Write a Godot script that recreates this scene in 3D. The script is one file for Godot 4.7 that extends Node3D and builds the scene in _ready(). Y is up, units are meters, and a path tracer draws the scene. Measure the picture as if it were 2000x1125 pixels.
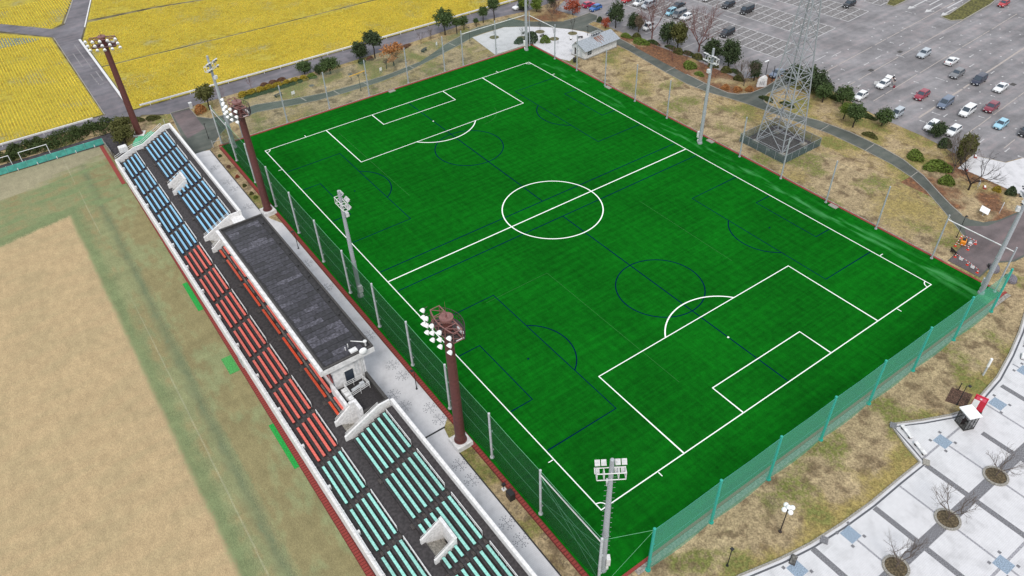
extends Node3D
# An artificial-turf football ground beside a grandstand, seen from the air under an overcast sky.
# Metres; the pitch centre is the origin, x runs across the pitch, z along it.

var M := {}            # materials
var rng := RandomNumberGenerator.new()
var used := {}

class MB:
	var v := PackedVector3Array()
	var n := PackedVector3Array()
	var t := PackedVector2Array()
	var c := PackedColorArray()
	var has_uv := false
	var has_c := false
	func tri(a: Vector3, b: Vector3, d: Vector3) -> void:
		var nn := (b - a).cross(d - a)
		if nn.length_squared() < 1e-14: return
		nn = nn.normalized()
		v.append(a); v.append(d); v.append(b)
		n.append(nn); n.append(nn); n.append(nn)
	func quad(a: Vector3, b: Vector3, d: Vector3, e: Vector3) -> void:
		tri(a, b, d); tri(a, d, e)
	func qc(a: Vector3, b: Vector3, d: Vector3, e: Vector3, col: Color) -> void:
		var k := v.size()
		quad(a, b, d, e)
		for i in v.size() - k: c.append(col)
		has_c = true
	func tc(a: Vector3, b: Vector3, d: Vector3, col: Color) -> void:
		var k := v.size()
		tri(a, b, d)
		for i in v.size() - k: c.append(col)
		has_c = true
	func box(p: Vector3, s: Vector3, b := Basis()) -> void:      # centre, full size
		var h := s * 0.5
		var q: Array[Vector3] = []
		for i in 8:
			q.append(p + b * Vector3(h.x if i & 1 else -h.x, h.y if i & 2 else -h.y, h.z if i & 4 else -h.z))
		quad(q[1], q[3], q[7], q[5]); quad(q[0], q[4], q[6], q[2])
		quad(q[2], q[6], q[7], q[3]); quad(q[0], q[1], q[5], q[4])
		quad(q[4], q[5], q[7], q[6]); quad(q[0], q[2], q[3], q[1])
	func lh(lo: Vector3, hi: Vector3) -> void:
		box((lo + hi) * 0.5, hi - lo)
	func bev(lo: Vector3, hi: Vector3, r: float) -> void:        # box with chamfered top edges
		var a := lo; var b := hi
		var y1 := hi.y - r
		var L := [Vector3(a.x, y1, a.z), Vector3(a.x, y1, b.z), Vector3(b.x, y1, b.z), Vector3(b.x, y1, a.z)]
		var T := [Vector3(a.x + r, b.y, a.z + r), Vector3(a.x + r, b.y, b.z - r), Vector3(b.x - r, b.y, b.z - r), Vector3(b.x - r, b.y, a.z + r)]
		var D := [Vector3(a.x, a.y, a.z), Vector3(a.x, a.y, b.z), Vector3(b.x, a.y, b.z), Vector3(b.x, a.y, a.z)]
		for i in 4:
			var j := (i + 1) % 4
			quad(D[i], D[j], L[j], L[i]); quad(L[i], L[j], T[j], T[i])
		quad(T[0], T[1], T[2], T[3]); quad(D[3], D[2], D[1], D[0])
	func tube(p: Vector3, q: Vector3, r0: float, r1: float, s := 8, cap := true) -> void:
		var d := (q - p).normalized()
		var a := d.cross(Vector3.UP if absf(d.y) < 0.95 else Vector3.RIGHT).normalized()
		var b := d.cross(a)
		for i in s:
			var f0 := TAU * i / s; var f1 := TAU * (i + 1) / s
			var e0 := a * cos(f0) + b * sin(f0); var e1 := a * cos(f1) + b * sin(f1)
			var A := p + e0 * r0; var B := p + e1 * r0; var C := q + e1 * r1; var D := q + e0 * r1
			for w in [[A, e0], [C, e1], [B, e1], [A, e0], [D, e0], [C, e1]]:
				v.append(w[0]); n.append(w[1])
			if cap:
				tri(q, D, C); tri(p, B, A)
	func ball(p: Vector3, r: Vector3, s := 8) -> void:
		for i in s:
			for j in s * 2:
				var q: Array[Vector3] = []
				for w in [[i, j], [i, j + 1], [i + 1, j + 1], [i + 1, j]]:
					var th: float = PI * w[0] / s; var ph: float = TAU * w[1] / (s * 2)
					q.append(Vector3(sin(th) * cos(ph), cos(th), sin(th) * sin(ph)))
				for k in [0, 2, 1, 0, 3, 2]:
					v.append(p + q[k] * r); n.append((q[k] / r).normalized())
	func poly(pts: PackedVector2Array, y: float, uvr := Rect2()) -> void:   # flat polygon in xz
		var ix := Geometry2D.triangulate_polygon(pts)
		for k in range(0, ix.size(), 3):
			var a := pts[ix[k]]; var b := pts[ix[k + 1]]; var d := pts[ix[k + 2]]
			if (b - a).cross(d - a) < 0.0:
				var w := b; b = d; d = w
			for q in [a, b, d]:
				v.append(Vector3(q.x, y, q.y)); n.append(Vector3.UP)
				if uvr.has_area():
					t.append(Vector2((q.x - uvr.position.x) / uvr.size.x, (q.y - uvr.position.y) / uvr.size.y))
		has_uv = uvr.has_area()
	func extrude(pr: PackedVector2Array, z0: float, z1: float) -> void:    # (x,y) profile along z
		var s := 0.0
		for i in pr.size():
			var a := pr[i]; var b := pr[(i + 1) % pr.size()]
			s += a.cross(b)
		var q := pr
		if s < 0.0:
			q = pr.duplicate(); q.reverse()
		for i in q.size():
			var a := q[i]; var b := q[(i + 1) % q.size()]
			quad(Vector3(a.x, a.y, z1), Vector3(a.x, a.y, z0), Vector3(b.x, b.y, z0), Vector3(b.x, b.y, z1))
		var ix := Geometry2D.triangulate_polygon(q)
		for k in range(0, ix.size(), 3):
			var a := q[ix[k]]; var b := q[ix[k + 1]]; var d := q[ix[k + 2]]
			if (b - a).cross(d - a) < 0.0:
				var w := b; b = d; d = w
			tri(Vector3(a.x, a.y, z1), Vector3(b.x, b.y, z1), Vector3(d.x, d.y, z1))
			tri(Vector3(a.x, a.y, z0), Vector3(d.x, d.y, z0), Vector3(b.x, b.y, z0))
	func ribbon(pl: PackedVector2Array, w: float, y0: float, y1: float, closed := false) -> void:  # kerb-like band along a line
		var m := pl.size()
		var L := PackedVector2Array(); var R := PackedVector2Array()
		for i in m:
			var d := Vector2.ZERO
			if i > 0 or closed: d += (pl[i] - pl[(i - 1 + m) % m]).normalized()
			if i < m - 1 or closed: d += (pl[(i + 1) % m] - pl[i]).normalized()
			d = d.normalized()
			var o := Vector2(-d.y, d.x) * w * 0.5
			L.append(pl[i] + o); R.append(pl[i] - o)
		for i in (m if closed else m - 1):
			var j := (i + 1) % m
			var a := Vector3(L[i].x, y1, L[i].y); var b := Vector3(L[j].x, y1, L[j].y)
			var d := Vector3(R[j].x, y1, R[j].y); var e := Vector3(R[i].x, y1, R[i].y)
			quad(a, b, d, e)
			if y1 - y0 > 0.02:
				var k := Vector3(0, y0 - y1, 0)
				quad(a + k, b + k, b, a); quad(d + k, e + k, e, d)
				if not closed and i == 0: quad(e + k, a + k, a, e)
				if not closed and i == m - 2: quad(b + k, d + k, d, b)
	func mesh() -> ArrayMesh:
		var arr := []
		arr.resize(Mesh.ARRAY_MAX)
		arr[Mesh.ARRAY_VERTEX] = v
		arr[Mesh.ARRAY_NORMAL] = n
		if has_uv: arr[Mesh.ARRAY_TEX_UV] = t
		if has_c: arr[Mesh.ARRAY_COLOR] = c
		var m := ArrayMesh.new()
		if v.size() > 0: m.add_surface_from_arrays(Mesh.PRIMITIVE_TRIANGLES, arr)
		return m

func V3(x: float, y: float, z: float) -> Vector3: return Vector3(x, y, z)
func P2(a: Array) -> PackedVector2Array:
	var r := PackedVector2Array()
	for i in range(0, a.size(), 2): r.append(Vector2(a[i], a[i + 1]))
	return r
func rect(x0: float, z0: float, x1: float, z1: float) -> PackedVector2Array:
	return PackedVector2Array([Vector2(x0, z0), Vector2(x1, z0), Vector2(x1, z1), Vector2(x0, z1)])
func numbered(s: String) -> String:
	var k: int = used.get(s, 0)
	used[s] = k + 1
	return s if k == 0 else "%s_%03d" % [s, k]
func tag(o: Node, label: String, cat: String, group := "") -> void:
	o.set_meta("label", label); o.set_meta("category", cat)
	if group: o.set_meta("group", group)
func thing(nm: String, label: String, cat: String, at := Vector3.ZERO, turn := 0.0, group := "") -> Node3D:
	var o := Node3D.new()
	o.name = numbered(nm); add_child(o)
	o.position = at; o.rotation.y = turn
	tag(o, label, cat, group)
	return o
func part(parent: Node, nm: String, mesh: Mesh, m: Material) -> MeshInstance3D:
	var o := MeshInstance3D.new()
	o.name = nm; o.mesh = mesh
	if m: o.material_override = m
	parent.add_child(o, true)
	return o
func struct(nm: String, mesh: Mesh, m: Material) -> MeshInstance3D:
	var o := part(self, numbered(nm), mesh, m)
	o.set_meta("kind", "structure")
	return o
func copy_of(o: Node3D, label: String, at: Vector3, turn: float) -> Node3D:
	var base := String(o.name)
	var cut := base.rfind("_0")
	if cut > 0 and base.length() - cut == 4: base = base.substr(0, cut)
	var r: Node3D = o.duplicate()
	r.name = numbered(base); add_child(r)
	r.position = at; r.rotation.y = turn
	r.set_meta("label", label)
	return r
func one_box(lo: Vector3, hi: Vector3) -> ArrayMesh:
	var b := MB.new(); b.lh(lo, hi); return b.mesh()
func one_tube(p: Vector3, q: Vector3, r0: float, r1: float, s := 10) -> ArrayMesh:
	var b := MB.new(); b.tube(p, q, r0, r1, s); return b.mesh()
func sheet(pts: PackedVector2Array, y: float, uvr := Rect2()) -> ArrayMesh:
	var b := MB.new(); b.poly(pts, y, uvr); return b.mesh()
func col(r: float, g: float, b: float) -> Color: return Color(r / 255.0, g / 255.0, b / 255.0)
func lin(r: float, g: float, b: float) -> Color: return Color(r / 255.0, g / 255.0, b / 255.0).srgb_to_linear()
func mat(c: Color, rough := 0.85, metal := 0.0, tex: Texture2D = null, sc := 0.1) -> StandardMaterial3D:
	var m := StandardMaterial3D.new()
	m.albedo_color = c; m.roughness = rough; m.metallic = metal
	if tex:
		m.albedo_texture = tex
		m.uv1_triplanar = true; m.uv1_world_triplanar = true
		m.uv1_scale = Vector3(sc, sc, sc)
	return m
func tmat(tex: Texture2D, rough := 0.9) -> StandardMaterial3D:
	var m := StandardMaterial3D.new()
	m.albedo_texture = tex; m.roughness = rough
	m.metallic_specular = 0.12
	m.texture_repeat = true
	return m

# ---------- computed textures: what surfaces are made of ----------
func nz(w: int, h: int, freq: float, sd: int, oct := 3, sx := 1, sy := 1) -> PackedByteArray:
	var f := FastNoiseLite.new()
	f.noise_type = FastNoiseLite.TYPE_SIMPLEX_SMOOTH
	f.seed = sd; f.frequency = freq
	f.fractal_octaves = oct
	var im := f.get_image(w / sx, h / sy, false, false, true)
	im.convert(Image.FORMAT_L8)
	if sx > 1 or sy > 1: im.resize(w, h, Image.INTERPOLATE_CUBIC)
	return im.get_data()
func tex_of(d: PackedByteArray, w: int, h: int) -> ImageTexture:
	var im := Image.create_from_data(w, h, false, Image.FORMAT_RGB8, d)
	im.generate_mipmaps()
	return ImageTexture.create_from_image(im)
func white_noise(cnt: int, sd: int) -> PackedByteArray:
	var r := RandomNumberGenerator.new(); r.seed = sd
	var o := PackedByteArray(); o.resize(cnt)
	for i in range(0, cnt, 4):
		var q := r.randi()
		o[i] = q & 255; o[i + 1] = (q >> 8) & 255; o[i + 2] = (q >> 16) & 255; o[i + 3] = (q >> 24) & 255
	return o
func mottle(w: int, sd: int, lo: float, freq: float, grain: float) -> ImageTexture:   # neutral wear, multiplied onto a colour
	var f := FastNoiseLite.new()
	f.seed = sd; f.frequency = freq; f.fractal_octaves = 5
	var im := f.get_seamless_image(w, w, false, false, 0.15)
	im.convert(Image.FORMAT_L8)
	var a := im.get_data(); var g := white_noise(w * w, sd + 1)
	var o := PackedByteArray(); o.resize(w * w * 3)
	for i in w * w:
		var s := clampf((a[i] / 255.0 - 0.5) * 1.6 + 0.5, 0.0, 1.0)
		var q := int(255.0 * clampf(lo + (1.0 - lo) * s - grain * g[i] / 255.0, 0.0, 1.0))
		o[i * 3] = q; o[i * 3 + 1] = q; o[i * 3 + 2] = q
	return tex_of(o, w, w)
func turf_texture() -> ImageTexture:
	var w := 1024; var h := 1504                       # 81.6 m x 120 m
	var a := nz(w, h, 0.004, 11, 4)
	var b := nz(w, h, 0.05, 12, 4)
	var sz := nz(w, h, 0.11, 13, 3, 1, 32)             # brushed streaks along z
	var sx := nz(w, h, 0.11, 14, 3, 32, 1)             # brushed streaks along x
	var g := white_noise(w * h, 15)
	var sc := nz(w, h, 0.045, 16, 4, 1, 5)
	var o := PackedByteArray(); o.resize(w * h * 3)
	for j in h:
		var wz := -60.4 + 121.2 * j / h
		for i in w:
			var k := j * w + i
			var wx := -40.4 + 80.6 * i / w
			var t := 0.80 + 0.13 * (a[k] / 255.0 - 0.5) + 0.16 * (b[k] / 255.0 - 0.5) + 0.15 * (sx[k] / 255.0 - 0.5) + 0.10 * (sz[k] / 255.0 - 0.5) + 0.12 * (g[k] / 255.0 - 0.5)
			var R := 17.0 * t; var G := 115.0 * t; var B := 25.0 * t
			# pale worn fibres along the right-hand run-off
			var d := 1.0 - absf(wx - 36.5 - 0.008 * wz) / 2.3
			if d > 0.0 and wz > -50.0:
				var e := clampf((sc[k] / 255.0 - 0.52 + 0.16 * clampf((wz - 5.0) / 50.0, -0.4, 1.0)) * 3.0, 0.0, 1.0) * minf(d * 1.3, 1.0) * 0.62
				R += (92.0 - R) * e; G += (158.0 - G) * e; B += (108.0 - B) * e
			o[k * 3] = int(clampf(R, 0, 255)); o[k * 3 + 1] = int(clampf(G, 0, 255)); o[k * 3 + 2] = int(clampf(B, 0, 255))
	return tex_of(o, w, h)
func mixc(a: Vector3, b: Vector3, t: float) -> Vector3: return a + (b - a) * clampf(t, 0.0, 1.0)
func park_texture() -> ImageTexture:
	var w := 1056; var h := 1328                       # x -46..86, z -92..74
	var a := nz(w, h, 0.006, 21, 4); var b := nz(w, h, 0.035, 22, 5)
	var e := nz(w, h, 0.14, 23, 4); var s := nz(w, h, 0.06, 24, 3, 6, 1)
	var f := nz(w, h, 0.013, 27, 4)
	var g := white_noise(w * h, 25)
	var o := PackedByteArray(); o.resize(w * h * 3)
	var tan := Vector3(176, 157, 125); var straw := Vector3(196, 176, 140); var yel := Vector3(165, 148, 95)
	var grn := Vector3(126, 128, 76); var brn := Vector3(134, 116, 92); var red := Vector3(130, 98, 78); var rust := Vector3(150, 106, 74)
	for j in h:
		var z := -92.0 + 166.0 * j / h
		for i in w:
			var k := j * w + i
			var x := -46.0 + 132.0 * i / w
			var A := a[k] / 255.0; var Bn := b[k] / 255.0; var E := e[k] / 255.0; var S := s[k] / 255.0; var F := f[k] / 255.0
			var c := mixc(tan, straw, (S - 0.5) * 3.0)
			c = mixc(c, brn, (Bn - 0.52) * 4.0)
			c = mixc(c, Vector3(108, 96, 78), minf((E * 0.6 + Bn * 0.4 - 0.60) * 5.0, 0.55))
			var gy := (A - 0.5) * 3.0
			var rd := -1.0
			if z > 61.0:
				gy = (z - 67.2 + (F - 0.5) * 9.0) * 0.45
			elif z < -66.0 and x < 34.0:
				gy = 0.35 + (F - 0.5) * 3.0
			elif x > 56.0 and z > -8.0 and z < 33.0:
				gy = 0.6 + (F - 0.5) * 2.6
			elif x > 57.0 and z < -8.0 and z > -50.0:
				rd = 0.75 + (F - 0.5) * 3.0
			elif x > 56.0 and z >= 33.0 and z < 60.0:
				rd = 0.35 + (F - 0.5) * 4.0
			elif x > 46.0 and z < -60.0:
				rd = 0.15 + (F - 0.5) * 3.0
				gy = 0.4 + (A - 0.5) * 2.0
			elif x < -36.0:
				gy = (F - 0.45) * 3.0
			c = mixc(c, yel, gy * 0.75 + (E - 0.5) * 0.7)
			c = mixc(c, grn, (F - 0.57) * 6.0 * (0.8 if E > 0.45 else 0.25))
			if rd > 0.0:
				c = mixc(c, red, rd)
				c = mixc(c, rust, (E - 0.6) * 5.0 * rd)
			var t := 0.88 + 0.28 * (E - 0.5) + 0.30 * (g[k] / 255.0 - 0.5)
			o[k * 3] = int(clampf(c.x * t, 0, 255)); o[k * 3 + 1] = int(clampf(c.y * t, 0, 255)); o[k * 3 + 2] = int(clampf(c.z * t, 0, 255))
	return tex_of(o, w, h)
func old_field_texture() -> ImageTexture:
	var w := 760; var h := 1400                        # x -98..-60, z -78..62
	var a := nz(w, h, 0.006, 31, 4); var b := nz(w, h, 0.03, 32, 5); var s := nz(w, h, 0.035, 33, 4, 8, 1)
	var l := nz(w, h, 0.05, 34, 3, 1, 24)
	var g := white_noise(w * h, 35)
	var o := PackedByteArray(); o.resize(w * h * 3)
	var sand := Vector3(188, 166, 130); var sand2 := Vector3(174, 156, 122); var green := Vector3(122, 136, 98); var sage := Vector3(142, 146, 108)
	var olive := Vector3(144, 136, 100); var dark := Vector3(112, 122, 94); var grey := Vector3(156, 150, 124)
	for j in h:
		var z := -78.0 + 140.0 * j / h
		for i in w:
			var k := j * w + i
			var x := -98.0 + 38.0 * i / w
			var A := a[k] / 255.0 - 0.5; var B := b[k] / 255.0 - 0.5; var S := s[k] / 255.0 - 0.5
			var wob := B * 0.35 + A * 0.25 + (g[k] / 255.0 - 0.5) * 0.5
			var xx := x + wob; var zz := z + wob * 1.4 + (x + 72.0) * 0.22
			var c := mixc(sage, olive, (A + B) * 2.2 + 0.3)
			if xx > -66.2: c = mixc(olive, sage, (A * 2.0 + B) * 1.6 + 0.1)
			c = mixc(c, dark, (1.0 - absf(xx + 66.9 + 0.012 * z) / 1.1) * 0.8 + B * 0.8)
			if zz < -68.0: c = mixc(c, grey, (-68.0 - zz) * 0.4 + S * 2.0)
			elif zz < -52.0: c = mixc(c, green, 0.35 + S * 2.4)
			if xx < -69.6 and zz > -56.0: c = mixc(c, green, minf((-69.4 - xx) * 0.6, 0.8))
			if absf(x + 69.0 + 0.006 * z) < 0.1 and l[k] > 130: c = mixc(c, Vector3(184, 184, 160), 0.3)
			var inn := minf((-71.5 - xx) * 1.5, (zz + 53.9) * 1.1)
			c = mixc(c, mixc(sand, sand2, S * 2.6 + A * 0.9 + 0.4), inn)
			if g[k] > 252 and B > 0.05: c = c * 0.78
			elif g[k] < 2 and A > 0.0: c = c * 1.12
			var t := 0.93 + 0.10 * B + 0.09 * S + 0.20 * (g[k] / 255.0 - 0.5)
			o[k * 3] = int(clampf(c.x * t, 0, 255)); o[k * 3 + 1] = int(clampf(c.y * t, 0, 255)); o[k * 3 + 2] = int(clampf(c.z * t, 0, 255))
	return tex_of(o, w, h)
func paddy_texture() -> ImageTexture:
	var w := 900; var h := 900                         # x -92..88, z -270..-90 (20 cm)
	var a := nz(w, h, 0.012, 41, 4); var b := nz(w, h, 0.07, 42, 4); var g := white_noise(w * h, 43)
	var o := PackedByteArray(); o.resize(w * h * 3)
	for i in w * h:
		var A := a[i] / 255.0; var B := b[i] / 255.0
		var c := mixc(Vector3(202, 186, 80), Vector3(184, 174, 112), (A - 0.58) * 5.0)
		c = mixc(c, Vector3(178, 158, 70), (B - 0.5) * 3.0)
		var t := 0.84 + 0.2 * (g[i] / 255.0 - 0.5)
		o[i * 3] = int(c.x * t); o[i * 3 + 1] = int(c.y * t); o[i * 3 + 2] = int(c.z * t)
	return tex_of(o, w, h)
func asphalt_texture() -> ImageTexture:
	var w := 1024                                      # 70 m tile
	var a := nz(w, w, 0.006, 51, 5); var b := nz(w, w, 0.03, 52, 4); var s := nz(w, w, 0.03, 53, 3, 10, 1); var g := white_noise(w * w, 54)
	var o := PackedByteArray(); o.resize(w * w * 3)
	for i in w * w:
		var A := a[i] / 255.0 - 0.5; var B := b[i] / 255.0 - 0.5; var S := s[i] / 255.0 - 0.5
		var t := 1.0 + A * 0.24 + B * 0.12 + S * 0.16 + 0.10 * (g[i] / 255.0 - 0.5)
		var r := maxf(0.0, S * 0.7 + B * 0.5) * 0.30
		o[i * 3] = int(clampf(140.0 * t * (1.0 + r * 0.18), 0, 255)); o[i * 3 + 1] = int(clampf(138.5 * t * (1.0 - r * 0.14), 0, 255)); o[i * 3 + 2] = int(clampf(140.5 * t * (1.0 - r * 0.20), 0, 255))
	return tex_of(o, w, w)
func pale_paving_texture() -> ImageTexture:
	var w := 1024                                      # 24 m tile: small pale setts with damp stains
	var a := nz(w, w, 0.007, 61, 5); var b := nz(w, w, 0.03, 62, 4); var g := white_noise(w * w, 63)
	var o := PackedByteArray(); o.resize(w * w * 3)
	for j in w:
		for i in w:
			var k := j * w + i
			var A := a[k] / 255.0 - 0.5; var B := b[k] / 255.0 - 0.5
			var st := clampf((A + B * 0.45) * 2.0, 0.0, 1.0)
			var t := 1.0 - 0.10 * st + 0.05 * B + 0.06 * (g[k] / 255.0 - 0.5)
			if (j % 9) < 1 or ((i + (j / 9) * 5) % 10) < 1: t -= 0.075
			o[k * 3] = int(clampf(206.0 * t, 0, 255)); o[k * 3 + 1] = int(clampf(206.0 * t, 0, 255)); o[k * 3 + 2] = int(clampf(210.0 * t, 0, 255))
	return tex_of(o, w, w)

func _ready() -> void:
	rng.seed = 77
	# camera
	var cam := Camera3D.new()
	cam.name = "camera"
	add_child(cam)
	cam.position = Vector3(-70.406, 78.986, 89.942)
	cam.rotation = Vector3(-0.708227, -0.594721, -0.039651)
	cam.fov = 41.561
	cam.near = 0.5; cam.far = 4000.0
	cam.current = true
	# overcast daylight
	var env := Environment.new()
	var sm := ProceduralSkyMaterial.new()
	sm.sky_top_color = Color(0.86, 0.88, 0.91)
	sm.sky_horizon_color = Color(0.86, 0.87, 0.88)
	sm.sky_curve = 0.2
	sm.ground_bottom_color = Color(0.45, 0.45, 0.42)
	sm.ground_horizon_color = Color(0.80, 0.81, 0.82)
	sm.sun_angle_max = 1.0
	var sky := Sky.new()
	sky.sky_material = sm
	env.background_mode = Environment.BG_SKY
	env.sky = sky
	env.background_energy_multiplier = 1.0
	env.tonemap_mode = Environment.TONE_MAPPER_LINEAR
	env.tonemap_exposure = 1.30
	env.ssao_enabled = true; env.ssil_enabled = true; env.sdfgi_enabled = true
	var we := WorldEnvironment.new()
	we.name = "world_environment"; we.environment = env
	add_child(we)
	var sun := DirectionalLight3D.new()
	sun.name = "sun"
	sun.light_energy = 0.5
	sun.light_color = Color(1.0, 0.97, 0.93)
	sun.light_angular_distance = 16.0
	sun.shadow_enabled = true
	add_child(sun)
	sun.rotation_degrees = Vector3(-50.0, -36.0, 0.0)
	materials()
	ground()
	pitch()
	nets()
	grandstand()
	clubhouse()
	light_masts()
	pylon()
	parking()
	vegetation()
	small_things()

func materials() -> void:
	var fine := mottle(512, 101, 0.72, 0.02, 0.10)
	var soft := mottle(512, 102, 0.86, 0.012, 0.05)
	var blot := mottle(512, 103, 0.55, 0.010, 0.12)
	var stain := mottle(512, 104, 0.88, 0.012, 0.03)
	M.fine = fine; M.soft = soft; M.blot = blot
	M.turf = tmat(turf_texture(), 0.95)
	M.turf.metallic_specular = 0.05
	M.park = tmat(park_texture(), 1.0)
	M.old_field = tmat(old_field_texture(), 1.0)
	M.paddy = tmat(paddy_texture(), 1.0)
	var asp := asphalt_texture()
	M.asphalt = tmat(asp, 0.62)
	M.asphalt.albedo_color = col(240, 240, 242)
	M.road = tmat(asp, 0.66)
	M.road.albedo_color = col(206, 205, 212)
	M.path = tmat(asp, 0.75)
	M.path.albedo_color = col(168, 178, 168)
	M.black_asphalt = mat(col(74, 70, 74), 0.75, 0.0, fine, 0.12)
	M.brown_asphalt = tmat(asp, 0.7)
	M.brown_asphalt.albedo_color = col(196, 184, 184)
	M.plaza = tmat(pale_paving_texture(), 0.55)
	M.base = mat(col(140, 130, 96), 1.0, 0.0, blot, 0.03)
	M.white_line = mat(col(248, 250, 249), 0.8)
	M.blue_line = mat(col(4, 34, 66), 0.95, 0.0, soft, 0.4)
	M.blue_line.metallic_specular = 0.05
	M.old_line = mat(col(44, 128, 50), 0.95, 0.0, fine, 0.5)
	M.paint = mat(col(226, 226, 228), 0.75, 0.0, fine, 0.7)
	M.kerb = mat(col(176, 172, 164), 0.85, 0.0, fine, 0.5)
	M.dark_band = mat(col(138, 138, 144), 0.7, 0.0, fine, 0.5)
	M.thin_band = mat(col(178, 178, 186), 0.7, 0.0, fine, 0.5)
	M.blue_tile = mat(col(164, 184, 206), 0.6, 0.0, fine, 0.6)
	M.flake = mat(col(150, 153, 162), 0.7, 0.0, fine, 0.8)
	M.brick = mat(col(168, 70, 62), 0.85, 0.0, fine, 0.9)
	M.brick_dark = mat(col(124, 50, 46), 0.9, 0.0, fine, 0.9)
	M.concrete = mat(col(170, 166, 158), 0.9, 0.0, fine, 0.25)
	M.white_wall = mat(col(236, 236, 238), 0.75, 0.0, soft, 0.2)
	M.stained_wall = mat(col(238, 238, 239), 0.85, 0.0, stain, 0.3)
	M.terrace = mat(col(70, 66, 68), 0.8, 0.0, fine, 0.18)
	M.riser = mat(col(56, 53, 55), 0.85, 0.0, fine, 0.3)
	M.half_step = mat(col(86, 80, 78), 0.85, 0.0, fine, 0.4)
	M.worn = mat(col(140, 138, 134), 0.9, 0.0, blot, 0.4)
	M.mint = mat(col(164, 236, 224), 0.5, 0.0, soft, 0.5)
	M.mint_dark = mat(col(26, 92, 88), 0.7)
	M.sky_blue = mat(col(146, 208, 244), 0.5, 0.0, soft, 0.5)
	M.navy = mat(col(34, 62, 112), 0.7)
	M.coral = mat(col(238, 112, 98), 0.5, 0.0, soft, 0.5)
	M.orange = mat(col(226, 82, 46), 0.5, 0.0, soft, 0.5)
	M.wine = mat(col(104, 42, 38), 0.7)
	M.roof = [mat(col(70, 68, 78), 0.30, 0.0, blot, 0.3), mat(col(52, 50, 57), 0.34, 0.0, blot, 0.3), mat(col(100, 98, 110), 0.2, 0.0, blot, 0.3)]
	M.roof_base = mat(col(52, 50, 52), 0.6, 0.0, blot, 0.3)
	M.roof_edge = mat(col(82, 80, 79), 0.8, 0.0, fine, 0.4)
	M.white_metal = mat(col(236, 237, 238), 0.45, 0.0, soft, 0.4)
	M.silver = mat(col(206, 211, 216), 0.5, 0.0, soft, 0.4)
	M.galv = mat(col(198, 204, 212), 0.5, 0.0, fine, 0.8)
	M.pylon = mat(col(184, 190, 198), 0.5, 0.0, fine, 0.8)
	M.brown_steel = mat(col(106, 62, 60), 0.55, 0.0, soft, 0.3)
	M.brown_steel2 = mat(col(138, 96, 92), 0.6, 0.0, soft, 0.3)
	M.dark_steel = mat(col(58, 50, 50), 0.55)
	M.black = mat(col(36, 36, 38), 0.6)
	M.lamp_white = mat(col(236, 238, 240), 0.4)
	M.glass_dark = mat(col(46, 54, 66), 0.12)
	M.teal = mat(col(44, 160, 146), 0.5)
	M.teal_board = mat(col(84, 178, 168), 0.6, 0.0, soft, 0.15)
	M.net_teal = mat(Color(col(82, 166, 142), 0.52), 0.9)
	M.net_teal.transparency = BaseMaterial3D.TRANSPARENCY_ALPHA
	M.net_green = mat(Color(col(12, 68, 40), 0.50), 0.9)
	M.net_green.transparency = BaseMaterial3D.TRANSPARENCY_ALPHA
	M.net_faint = mat(Color(col(110, 142, 128), 0.20), 0.9)
	M.net_faint.transparency = BaseMaterial3D.TRANSPARENCY_ALPHA
	M.net_clear = mat(Color(col(96, 126, 112), 0.05), 0.9)
	M.net_clear.transparency = BaseMaterial3D.TRANSPARENCY_ALPHA
	M.net_grey = mat(Color(col(72, 96, 96), 0.58), 0.9)
	M.net_grey.transparency = BaseMaterial3D.TRANSPARENCY_ALPHA
	M.rope = mat(col(120, 190, 150), 0.8)
	M.bright_green = mat(col(34, 178, 74), 0.9, 0.0, fine, 0.4)
	M.pale_green = mat(col(84, 180, 92), 0.9, 0.0, fine, 0.4)
	M.bark = mat(col(86, 74, 64), 0.95, 0.0, fine, 2.0)
	M.bark_dark = mat(col(60, 52, 48), 0.95, 0.0, fine, 2.0)
	M.twig_red = mat(col(112, 78, 74), 0.95)
	M.twig_grey = mat(col(96, 84, 76), 0.95)
	M.soil = mat(col(120, 106, 82), 1.0, 0.0, blot, 0.5)
	for q in [["leaf_dark", 70, 84, 60], ["leaf_pine", 78, 96, 60], ["leaf_olive", 94, 96, 58], ["leaf_green", 104, 122, 58], ["leaf_yellow", 160, 142, 56], ["leaf_orange", 172, 122, 80], ["leaf_red", 164, 88, 68], ["leaf_brown", 122, 94, 80], ["leaf_hedge", 70, 84, 50], ["leaf_bare", 118, 106, 92]]:
		var m := mat(col(q[1], q[2], q[3]), 0.8)
		m.vertex_color_use_as_albedo = true
		m.backlight_enabled = true
		m.backlight = col(q[1] * 0.5, q[2] * 0.5, q[3] * 0.4)
		m.metallic_specular = 0.2
		M[q[0]] = m

func arc2(cx: float, cz: float, r: float, a0: float, a1: float, s: int) -> PackedVector2Array:
	var o := PackedVector2Array()
	for i in s + 1:
		var a := a0 + (a1 - a0) * i / s
		o.append(Vector2(cx + r * cos(a), cz + r * sin(a)))
	return o

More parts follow.
